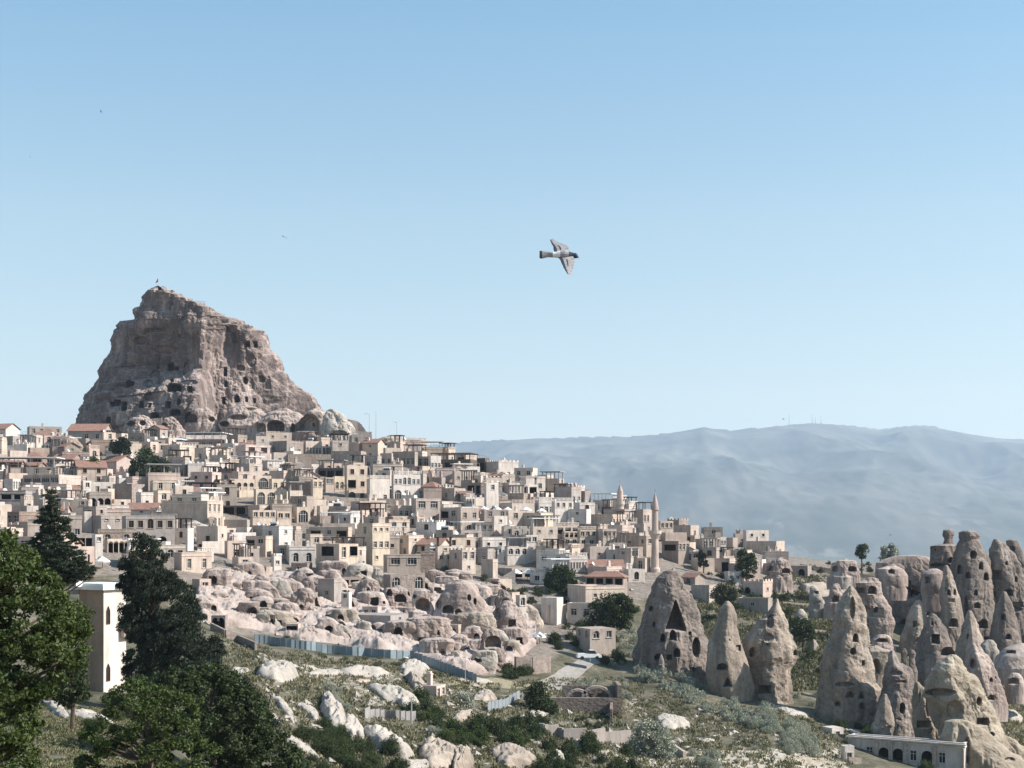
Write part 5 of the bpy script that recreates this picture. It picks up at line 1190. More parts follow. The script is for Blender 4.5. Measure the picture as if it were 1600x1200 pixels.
# fence
def poly_pts(path, step):
    out = []; 
    for (a, b_) in zip(path[:-1], path[1:]):
        n_ = max(1, int(round(abs(b_[0]-a[0])/step)))
        for i in range(n_): t = i/n_; out.append((a[0]+(b_[0]-a[0])*t, a[1]+(b_[1]-a[1])*t))
    out.append(path[-1]); return out
def sheet_fence(path, step, hpx, lab, mat, postmat, lean=0):
    pts = [GP(px, gdepth(px, py)) for px, py in poly_pts(path, step)]
    e = empty('sheet_fence', pts[0]); tag(e, lab, 'fence'); o0 = pts[0]
    for i in range(len(pts)-1):
        a, b_ = pts[i]-o0, pts[i+1]-o0; s = pts[i].y/F; h = hpx*s; g = (b_-a).normalized()*0.05
        nrm = Vector((g.y, -g.x, 0)).normalized()*0.03
        z1 = max(a.z, b_.z)+h+random.Random(i).uniform(-.06, .06)
        mb = MB(); A, B = a+g, b_-g
        A2, B2 = A+nrm, B+nrm; A3, B3 = A-nrm, B-nrm
        for (u, v) in ((A2, B2), (B3, A3)): mb.quad((u.x, u.y, min(A.z, B.z)-.5), (v.x, v.y, min(A.z, B.z)-.5), (v.x, v.y, z1), (u.x, u.y, z1))
        mb.quad((A2.x, A2.y, z1), (B2.x, B2.y, z1), (B3.x, B3.y, z1), (A3.x, A3.y, z1))
        mb.build('panel', [mat], e)
        mb = MB(); c = a; mb.box(c.x-.05, c.x+.05, c.y-.12, c.y-.04, c.z-.5, c.z+h+.1); mb.build('post', [postmat], e)
    return e
sheet_fence([(398, 1004), (455, 1012), (502, 1018)], 8.5, 13, 'left stretch of blue sheet fence below the carved village', M['bluefence'], M['metal'])
sheet_fence([(503, 1020), (560, 1025), (640, 1031)], 10, 13, 'pale blue middle stretch of sheet fence below the blank wall', M['bluefence'], M['metal'])
sheet_fence([(641, 1031), (680, 1045), (712, 1056), (745, 1068)], 6, 14, 'right stretch of blue sheet fence running down to the cave rocks', M['bluefence'], M['metal'])
sheet_fence([(762, 1112), (790, 1106), (812, 1092)], 6, 14, 'grey sheet fence curving above the green shrubs in the valley', M['greyfence'], M['metal'])
sheet_fence([(570, 1122), (610, 1124), (650, 1126)], 8, 14, 'pale panel fence under the smooth rock hump', M['concrete'], M['concrete'])
def low_wall(path, hpx, lab, col='st', th=0.4, steps=False, stone=True, name='garden_wall', D=None, cat='wall', found=2.0):
    pts = [GP(px, D or gdepth(px, py)) for px, py in path]; o0 = pts[0]; mb = MB()
    for a, b_ in zip(pts[:-1], pts[1:]):
        a = a-o0; b_ = b_-o0; s = (o0.y)/F; h = hpx*s; d = (b_-a); d.z = 0; n_ = Vector((-d.y, d.x, 0)).normalized()*th/2
        za, zb = (a.z+h, b_.z+h) if not steps else (max(a.z, b_.z)+h,)*2
        c = [a-n_, b_-n_, b_+n_, a+n_]; zt = [za, zb, zb, za]
        for i in range(4):
            j = (i+1) % 4; mb.quad((c[i].x, c[i].y, min(a.z, b_.z)-found), (c[j].x, c[j].y, min(a.z, b_.z)-found), (c[j].x, c[j].y, zt[j]), (c[i].x, c[i].y, zt[i]))
        mb.poly([(c[i].x, c[i].y, zt[i]) for i in range(4)])
    o = mb.build(name, [M['stone' if stone else 'wall']], None, tuple(o0), color=C_[col]); tag(o, lab, cat); return o
low_wall([(330, 985), (352, 996), (372, 1004), (400, 1016)], 12, 'dry stone wall climbing left of the blue fence', 'st')
low_wall([(805, 1052), (830, 1053), (858, 1050)], 26, 'high rubble terrace wall under the cafe terrace by the dirt road', 'st', th=.8)
low_wall([(842, 1146), (850, 1148), (856, 1149), (872, 1152), (880, 1155), (916, 1158), (944, 1160), (985, 1162)], 16, 'long stepped grey wall across the valley bottom', 'gr', steps=True, stone=False)
low_wall([(1052, 1172), (1058, 1176), (1064, 1180), (1070, 1184)], 9, 'small white stepped wall at the bottom by the silver tree', 'cr', steps=True, stone=False)
low_wall([(1325, 1192), (1345, 1193)], 9, 'rough wall stub left of the arcaded building', 'st')
low_wall([(1160, 1120), (1185, 1124), (1200, 1128)], 10, 'low ruined wall with pale gaps in the bush belt', 'br')
low_wall([(1236, 985), (1290, 990)], 5, 'lowest terrace wall on the vineyard slope', 'st')
low_wall([(1222, 945), (1290, 950)], 5, 'middle terrace wall on the vineyard slope', 'st')
low_wall([(1222, 918), (1262, 920)], 5, 'upper terrace wall on the vineyard slope', 'st')
low_wall([(1250, 884), (1330, 880), (1400, 884), (1452, 884)], 7, 'long dark rim wall along the plateau edge', 'br', D=395)
low_wall([(505, 786), (560, 788), (668, 790)], 10, 'retaining wall under the row of parked cars', 'st', th=1.0)
low_wall([(955, 1128), (957, 1092)], 20, 'brown end wall post at the ruin right side', 'br')

# ------------------------------------------------------------------ draped rock sheets (slabs flush with the slope, the carved hillside)
def drape(name, lab, cx, cy, rx, ry, ang, h, mat, n_r=26, n_t=64, seed=0, freq=1.2, lump=0.6, dmin=90):
    rr = random.Random(seed+int(cx)); V = []; t = np.linspace(0, 2*math.pi, n_t, endpoint=False); ca, sa = math.cos(R(ang)), math.sin(R(ang))
    wob = 1+0.16*np.sin(t*2+rr.uniform(0, 6))+0.10*np.sin(t*3+rr.uniform(0, 6))+0.06*np.sin(t*7+rr.uniform(0, 6))
    for r_ in np.linspace(0, 1, n_r):
        for k in range(n_t):
            u, v = rx*r_*wob[k]*math.cos(t[k]), ry*r_*wob[k]*math.sin(t[k]); px, py = cx+u*ca-v*sa, cy+u*sa+v*ca
            D = gdepth(px, py, dmin); g = GP(px, D); V.append((g.x, g.y, g.z+h*(max(0, 1-r_**3.0))**0.6-0.25))
    V = np.array(V); rad = np.repeat(np.linspace(0, 1, n_r), n_t); d = fbm(V/(2.2*freq)+seed, 4)*1.0+0.5*fbm(V*np.array([1.6, .4, 1.6])/freq, 3, ridged=True)
    V[:, 2] += d*lump*h*(1-rad**3)
    F_ = []
    for i in range(n_r-1):
        for k in range(n_t): F_.append((i*n_t+k, (i+1)*n_t+k, (i+1)*n_t+(k+1) % n_t, i*n_t+(k+1) % n_t))
    b0 = V[0].copy(); me = mesh_np(name, V-b0, F_, smooth=True); me.materials.append(M[mat]); return tag(link(name, me, None, None, tuple(b0)), lab, 'rock', 'pale rock slabs on the grassy slope')
for i, a in enumerate(((436, 1055, 30, 13, 8, 1.6, 'rounded white boulder alone on the grassy slope below the fence'), (376, 1049, 16, 5, 10, .6, 'flat white stone near the dark conifer on the slope'), (443, 1106, 36, 6, 50, .7, 'long white slab sliding down beside the dark trees'),
      (484, 1114, 22, 8, 32, .8, 'short white slab between two longer ones'), (522, 1120, 38, 13, 52, 1.6, 'largest white rock slab tumbling down the slope'), (549, 1140, 26, 12, 40, 1.2, 'white rock lobe joining the largest slab on its right'),
      (608, 1168, 40, 15, 32, 1.5, 'smooth white rock back near the bottom centre'), (462, 1164, 42, 8, 30, .7, 'long cream slab lowest beside the dark trees'), (428, 1122, 20, 4, 48, .5, 'thin white sliver of rock left of the long slab'),
      (620, 1092, 40, 11, 24, 1.4, 'pale smooth rock hump over the panel fence'), (512, 1053, 34, 5, -4, .7, 'flat overhanging ledge above the silver bushes'), (468, 1042, 34, 4, 4, .4, 'thin pale earth ledge under the fence shrubs'),
      (647, 1048, 26, 11, 6, 1.2, 'white crusted rock bank just below the fence'), (650, 1070, 18, 10, 40, 1.2, 'rounded cream rock shoulder left of the pinkish cube house'), (570, 1052, 40, 7, 4, 1.0, 'pale broken ledge over the pink ruined hut'),
      (690, 1186, 36, 20, 20, 1.6, 'pinkish rock mound at the bottom with steep cracks'), (722, 1196, 16, 18, 0, 1.8, 'bright rock lobe in front of the pinkish mound'), (802, 1186, 36, 15, 5, 1.4, 'broken grey rock with pale edges at the bottom'),
      (872, 1192, 12, 12, 0, 1.2, 'small white rock peeking over bushes at the bottom'), (1100, 1156, 20, 3, 4, .4, 'scatter of flat white stones on the dry slope'), (905, 1166, 16, 6, 0, .8, 'small tan rock below the long stepped wall'),
      (655, 1196, 30, 8, 10, .6, 'whitish rock rim at the very bottom centre'), (742, 1063, 30, 5, 6, .5, 'pale bare strip beside the grassy track'), (835, 1118, 30, 9, -20, .5, 'bright sandy bank beside the grey fence'), (1238, 1112, 34, 5, 14, .5, 'bare sandy strip below the third cone'),
      (1325, 1140, 30, 4, 12, .4, 'thin pale strip at the foot of the tall tower'), (1545, 1186, 20, 14, 30, 1.2, 'low yellow rock at the bottom right'), (1520, 1120, 12, 6, 10, .8, 'white smooth stone right of the yellow mass'), (1580, 1120, 22, 8, 20, 1.0, 'white rock tongue on the right edge meadow'),
      (1270, 1190, 60, 8, 5, .4, 'cream dug earth bank at the bottom left of the arcade'), (722, 1122, 22, 8, -20, .8, 'reddish earth rock beside the grey fence'), (760, 1090, 20, 8, 20, 1.0, 'broken pinkish rock heap behind the grey fence'), (1050, 1130, 26, 10, 6, 1.0, 'cut earth bank with white rim'))):
    cx, cy, rx, ry, an, h, lb = a
    drape('rock_slab', lb, cx, cy, rx, ry, an, h, 'yellow' if 'yellow' in lb or 'cream' in lb and 'dug' in lb else ('buff' if any(k in lb for k in ('pinkish', 'grey rock', 'reddish', 'tan')) else 'white'), seed=i*7)
for i, (cx, cy, rx, ry, an, h, lb) in enumerate(((88, 1108, 30, 8, 28, .5, 'white rock edge running under the big tree'), (138, 1120, 42, 7, 16, .5, 'long curving pale ledge in the near grass'), (88, 1196, 40, 6, 10, .25, 'pale stones at the bottom left corner'))):
    drape('rock_slab', lb, cx, cy, rx, ry, an, h, 'white', seed=90+i, dmin=60)
# carved hillside: one continuous eroded tuff sheet the separate mounds grow out of
def hillside(poly, lab, hmax, mat, step=1.6, seed=0, fq=1.0, name='carved_hillside'):
    xs = [p_[0] for p_ in poly]; ys = [p_[1] for p_ in poly]
    gx_ = np.arange(min(xs), max(xs), step); gy_ = np.arange(min(ys), max(ys), step*0.6)
    A, B = np.meshgrid(gx_, gy_, indexing='ij'); ins = inpoly(A, B, poly).astype(float); msk = sst(blur(ins.copy(), 30), 0.5, 1.0)
    Dp = np.empty(A.shape)
    for i, px in enumerate(gx_):
        for j, py in enumerate(gy_): Dp[i, j] = gdepth(px, py)
    X = (A-CX)*Dp/F; Z = (HY-B)*Dp/F; Q = np.stack([X.ravel(), Dp.ravel(), 0*X.ravel()], 1)
    h = 0.55+0.75*fbm(Q/np.array([11, 9, 1])/fq+seed, 4).reshape(A.shape)+0.35*fbm(Q/np.array([4.5, 6, 1])/fq+seed+9, 4, ridged=True).reshape(A.shape)
    h = np.clip(h, 0, 1.3); st = np.round(h*4)/4; h = h*0.45+0.55*(st+0.10*fbm(Q/1.5, 3).reshape(A.shape))
    Z = Z+h*hmax*msk-0.35*(1-msk)-0.1
    nI, nJ = A.shape; ii = np.arange(nI)[:, None]*nJ+np.arange(nJ)[None]
    q = np.stack([ii[:-1, :-1], ii[:-1, 1:], ii[1:, 1:], ii[1:, :-1]], -1)
    keep = (msk[:-1, :-1] > 0.001); q = q[keep].reshape(-1, 4)[:, ::-1]
    V = np.stack([X, Dp, Z], -1).reshape(-1, 3); b0 = V.mean(0); me = mesh_np(name, V-b0, q, smooth=True); me.materials.append(M[mat])
    o = link(name, me, None, None, tuple(b0)); tag(o, kind='structure'); return o
hillside([(300, 925), (330, 893), (450, 895), (560, 905), (640, 915), (700, 905), (770, 915), (838, 955), (838, 1010), (800, 1045), (745, 1058), (690, 1042), (640, 1022), (560, 1012), (470, 1002), (400, 985), (310, 975)], '', 1.7, 'tuff', seed=4, fq=.6)
hillside([(180, 672), (190, 655), (290, 648), (440, 640), (560, 655), (585, 690), (500, 696), (300, 690), (190, 684)], '', 1.2, 'tuff', seed=14)
hillside([(1240, 915), (1340, 905), (1380, 930), (1370, 990), (1320, 960), (1260, 935)], '', 1.8, 'buff', seed=24, fq=.7)

# ------------------------------------------------------------------ foliage
def leaf_quads(C, Nrm_jit, size, aspect=0.55, up=None, rs=None):
    n_ = len(C); rs = rs or np.random.RandomState(1)
    a = rs.normal(size=(n_, 3)); 
    if up is not None: a = a*(1-up[1])+np.array(up[0])*up[1]*1.6
    a /= np.linalg.norm(a, axis=1)[:, None]; b = rs.normal(size=(n_, 3)); b -= a*(a*b).sum(1)[:, None]; b /= np.linalg.norm(b, axis=1)[:, None]
    s = size*rs.uniform(0.7, 1.3, n_)[:, None]; a = a*s; b = b*s*aspect
    V = np.stack([C-a, C-b*0.9+a*0.1, C+a, C+b*0.9+a*0.1], 1).reshape(-1, 3); F_ = np.arange(n_*4).reshape(-1, 4); return V, F_
def clump_cloud(ctrs, rad, per, rs, flat=1.0):
    n_ = len(ctrs); d = rs.normal(size=(n_*per, 3)); d /= np.linalg.norm(d, axis=1)[:, None]; r_ = rs.uniform(0.25, 1, n_*per)**0.5
    rad = np.repeat(np.broadcast_to(rad, (n_,)), per); d[:, 2] *= flat
    return np.repeat(ctrs, per, 0)+d*(r_*rad)[:, None]
_bc = {}
def bush_mesh(kind, var, quality=1):
    k = (kind, var, quality)
    if k in _bc: return _bc[k]
    rs = np.random.RandomState(var*13+len(kind)+quality); n_ = {1: 34, 2: 90, 3: 150}[quality]
    d = rs.normal(size=(n_, 3)); d /= np.linalg.norm(d, axis=1)[:, None]; d[:, 2] = np.abs(d[:, 2])*1.0-0.15
    lump = 1+0.35*perlin(d*1.7+var*5)
    c = d*(rs.uniform(0.35, 0.95, n_)*lump)[:, None]*np.array([1, 1, 0.95])+np.array([0, 0, 0.25])
    cl = clump_cloud(c, rs.uniform(0.16, 0.34, n_), {1: 26, 2: 34, 3: 40}[quality], rs, 0.8)
    up = ((0.2, 0, 1), 0.5) if kind == 'silver' else None
    sz = {1: 0.085, 2: 0.055, 3: 0.042}[quality]
    V, F_ = leaf_quads(cl, 0, sz, 0.4 if kind == 'silver' else 0.6, up, rs)
    me = mesh_np(kind+'_crown', V, F_); me.materials.append(M[kind]); _bc[k] = me; return me
def stem_mesh(var=0):
    if ('stem', var) in _bc: return _bc[('stem', var)]
    mb = MB(); rr = random.Random(var)
    for k in range(3 if var else 1):
        a = rr.uniform(0, 6.3); mb.tube([(0, 0, -0.5), (0.04*math.cos(a), 0.04*math.sin(a), 0.1), (0.28*math.cos(a)*(k > 0 or var == 0 and .3), 0.28*math.sin(a)*(k > 0), 0.6)], [0.06, 0.05, 0.02], 5)
    _bc[('stem', var)] = mb.mesh('stem', [M['bark']]); return _bc[('stem', var)]
BC = 0
def bush(px, py, wpx, kind, lab, hr=0.8, group=None, q=1, cat='bush', name='bush', D=None, tall=0.0):
    global BC
    BC += 1; rr = random.Random(BC*7)
    D = D or gdepth(px, py, 60); s = D/F; rad = wpx*s/2; g = GP(px, D); g.y += rad*0.5; g.z = zg(g.x, g.y)
    e = empty(name, (g.x, g.y, g.z-0.1), rr.uniform(0, 6.28)); tag(e, lab, cat, group)
    cr = link('foliage' if name == 'bush' else 'crown', bush_mesh(kind, BC % 5, q), None, e, (0, 0, tall)); cr.scale = (rad, rad*rr.uniform(.85, 1.1), rad*2*hr/1.15)
    st = link('stem' if name == 'bush' else 'trunk', stem_mesh(BC % 2), None, e, (0, 0, 0)); st.scale = (rad, rad, rad if not tall else (tall+rad*.8)*1.4)
    return e
def tree_poly(lab, poly, D, thick, kind, clumps, per, rad, leaf, trunk=None, aspect=0.6, flat=0.8, up=None, seed=1, name='tree', group=None, layers=False, cat='tree', gap=-0.42):
    rs = np.random.RandomState(seed); xs = [p_[0] for p_ in poly]; ys = [p_[1] for p_ in poly]; pts = []
    P_ = np.array(poly, float)
    while len(pts) < clumps:
        x = rs.uniform(min(xs), max(xs), 400); y = rs.uniform(min(ys), max(ys), 400); ok = inpoly(x, y, poly)
        g = perlin(np.stack([x/38., y/30., x*0+seed], 1)) > gap
        for u, v in zip(x[ok & g], y[ok & g]):
            dm = np.min(np.hypot(P_[:, 0]-u, P_[:, 1]-v)); ed = min(1, dm/40.0+0.25); pts.append((u, v, rs.uniform(-1, 1)*ed)); 
    pts = np.array(pts[:clumps]); s = D/F; Dd = D+pts[:, 2]*thick
    c = np.stack([(pts[:, 0]-CX)*s, Dd, (HY-pts[:, 1])*s], 1)
    cl = clump_cloud(c, rs.uniform(rad*0.6, rad*1.3, clumps), per, rs, flat)
    V, F_ = leaf_quads(cl, 0, leaf, aspect, up, rs)
    bx = trunk[0] if trunk else (min(xs)+max(xs))/2; g = GP(bx, D); base = np.array(tuple(g))
    e = empty(name, tuple(base)); tag(e, lab, cat, group)
    me = mesh_np('crown', V-base, F_); me.materials.append(M[kind]); link('crown', me, None, e)
    mb = MB(); topz = float(c[:, 2].max()); top = np.array([(bx-CX)*s, D, topz])-base; h = top[2]
    mb.tube([(0, 0, -1), (0.02*h, 0, h*0.35), (0, 0.02*h, h*0.7), (top[0]*0.5, 0, h*0.93)], [0.035*h, 0.028*h, 0.016*h, 0.004*h], 7)
    idx = rs.choice(len(c), min(46, len(c)), replace=False)
    for i in idx:
        q_ = c[i]-base; z0 = max(0.1*h, min(h*0.85, q_[2]-abs(q_[0])*0.35-0.05*h)); mb.tube([(0, 0, z0), (q_[0]*0.55, q_[1]*0.55, (z0+q_[2])*0.5), tuple(q_)], [0.010*h, 0.006*h, 0.002*h], 4, cap=False)
    mb.build('trunk', [M['bark']], e); return e
tree_poly('huge bright green broadleaf tree filling the lower left edge', [(-90, 812), (-8, 824), (6, 842), (30, 856), (48, 880), (74, 896), (92, 914), (100, 936), (124, 956), (136, 976), (126, 1000), (128, 1026), (112, 1046), (100, 1070), (76, 1086), (46, 1106), (52, 1150), (50, 1180), (40, 1215), (-90, 1215)],
          42, 2.2, 'leaf', 720, 84, 0.26, 0.062, trunk=(-20,), seed=3, flat=0.6, gap=-.3)
tree_poly('layered dark cedar between the village and the big green tree', [(78, 764), (86, 775), (92, 800), (106, 812), (104, 828), (122, 846), (118, 858), (136, 876), (146, 892), (136, 906), (100, 912), (52, 908), (44, 880), (56, 862), (48, 848), (66, 830), (60, 812), (70, 796)],
          118, 2.0, 'cedar', 620, 60, 0.36, 0.13, trunk=(80,), seed=5, aspect=0.28, flat=0.28, up=((1, 0, 0.1), 0.35), name='cedar_tree')
tree_poly('very dark dense pine right of the pink tower', [(218, 832), (236, 838), (250, 862), (262, 872), (268, 892), (286, 912), (300, 930), (306, 952), (322, 968), (330, 990), (348, 1018), (342, 1042), (352, 1060), (310, 1078), (250, 1090), (204, 1080), (196, 1040), (200, 1000), (190, 960), (198, 930), (182, 915), (196, 898), (188, 880), (200, 862), (206, 845)],
          124, 3.2, 'needle', 1100, 80, 0.42, 0.15, trunk=(235,), seed=8, aspect=0.25, up=((0.5, 0, 0.8), 0.55), name='pine_tree')
tree_poly('dark spreading conifer mass reaching right below the dense pine', [(290, 1040), (335, 1030), (352, 1058), (380, 1062), (392, 1082), (404, 1096), (412, 1120), (440, 1148), (452, 1170), (400, 1190), (330, 1150), (270, 1100)], 100, 3.0, 'needle', 620, 80, .42, .14, trunk=(345,), seed=9, aspect=.25, up=((0.5, 0, 0.8), 0.5), name='pine_tree')
tree_poly('dark broadleaf thicket tree below the dense pine', [(210, 1060), (260, 1048), (330, 1040), (362, 1052), (385, 1070), (402, 1090), (420, 1120), (445, 1150), (470, 1180), (484, 1215), (230, 1215), (210, 1120)],
          84, 3.0, 'leafdark', 620, 90, 0.34, 0.10, trunk=(330,), seed=11, gap=-.2)
tree_poly('sunlit small leaved fruit tree at the bottom left', [(206, 1062), (240, 1058), (262, 1080), (300, 1084), (322, 1110), (336, 1150), (330, 1215), (130, 1215), (120, 1180), (150, 1170), (108, 1150), (150, 1132), (172, 1108), (150, 1088), (182, 1078)],
          54, 1.6, 'leaf', 330, 60, 0.20, 0.058, trunk=(230,), seed=13, gap=-.12)
tree_poly('dark shrub like tree left of the pink tower base', [(96, 1040), (124, 1030), (138, 1060), (136, 1096), (100, 1104), (84, 1080)], 96, 1.5, 'leafdark', 90, 70, 0.35, 0.09, trunk=(112,), seed=14)
tree_poly('green poplar grove in the town below the castle', [(212, 716), (224, 702), (234, 706), (244, 716), (258, 722), (268, 740), (266, 756), (230, 760), (200, 756), (196, 742), (208, 730)], 400, 4.0, 'leafdark', 130, 60, 1.3, 0.35, trunk=(232,), seed=15)
tree_poly('flat topped umbrella pine above the poplar grove', [(172, 704), (178, 690), (190, 684), (200, 690), (208, 702), (196, 710), (182, 708)], 415, 2.5, 'needle', 50, 60, 1.0, 0.32, trunk=(187,), seed=16, name='pine_tree')
tree_poly('round green tree left of the bright red gabled roof', [(130, 730), (138, 718), (150, 718), (158, 730), (156, 746), (136, 750)], 395, 2.5, 'leaf', 50, 60, 1.0, 0.30, trunk=(144,), seed=17)
tree_poly('large dark walnut tree beside the hipped pavilion', [(918, 960), (926, 944), (944, 932), (962, 928), (984, 936), (990, 956), (980, 980), (940, 984), (922, 974)], 288, 3.0, 'leafdark', 150, 70, 1.0, 0.24, trunk=(955,), seed=18)
tree_poly('dark tree left of the hipped pavilion', [(852, 908), (864, 888), (884, 886), (896, 896), (900, 916), (884, 930), (862, 926)], 330, 3.0, 'leafdark', 90, 60, 1.1, 0.28, trunk=(876,), seed=19)
tree_poly('bright green tree above the bullet cone', [(1112, 932), (1120, 916), (1136, 912), (1150, 922), (1152, 938), (1130, 944)], 318, 2.0, 'olive', 60, 60, .9, 0.24, trunk=(1132,), seed=20)
tree_poly('rounded dark bush tree right of the broken cone', [(1234, 978), (1246, 964), (1262, 966), (1272, 982), (1268, 996), (1244, 998)], 300, 2.0, 'leafdark', 60, 60, .9, 0.22, trunk=(1254,), seed=21)
tree_poly('light round tree on the plateau edge skyline', [(1376, 874), (1380, 858), (1392, 851), (1404, 860), (1405, 872), (1392, 880)], 398, 2.0, 'silver', 50, 60, .9, 0.26, trunk=(1391,), seed=22)
tree_poly('small dark tree left of the light one on the plateau skyline', [(1338, 872), (1340, 856), (1348, 850), (1356, 858), (1352, 872)], 396, 1.5, 'leafdark', 34, 60, .8, 0.24, trunk=(1346,), seed=23)
tree_poly('cluster of dark cypress like trees by the cave house', [(1152, 890), (1156, 862), (1164, 856), (1176, 866), (1182, 890), (1176, 904), (1158, 902)], 356, 2.0, 'leafdark', 60, 60, .9, 0.25, trunk=(1166,), seed=24)
tree_poly('dense dark tree beside the ruined arches', [(822, 1078), (834, 1064), (852, 1068), (864, 1086), (866, 1112), (850, 1124), (830, 1116)], 218, 2.0, 'leafdark', 90, 70, .8, 0.18, trunk=(846,), seed=25)
tree_poly('tall silvery tree at the bottom right of centre', [(992, 1142), (1010, 1126), (1030, 1130), (1044, 1150), (1052, 1180), (1040, 1200), (1000, 1200), (984, 1172)], 196, 2.0, 'silver', 110, 70, .7, 0.16, trunk=(1020,), seed=26)
tree_poly('grey silver tree right of the pinkish cube house', [(694, 1108), (706, 1088), (724, 1084), (738, 1098), (740, 1124), (716, 1132), (698, 1126)], 204, 2.0, 'silver', 90, 70, .7, 0.16, trunk=(718,), seed=27)
tree_poly('slender dark conifer standing behind the great cone', [(1092, 866), (1098, 850), (1104, 866), (1106, 884), (1092, 884)], 362, 1.0, 'needle', 30, 50, .5, 0.22, trunk=(1099,), seed=28, name='cypress_tree')
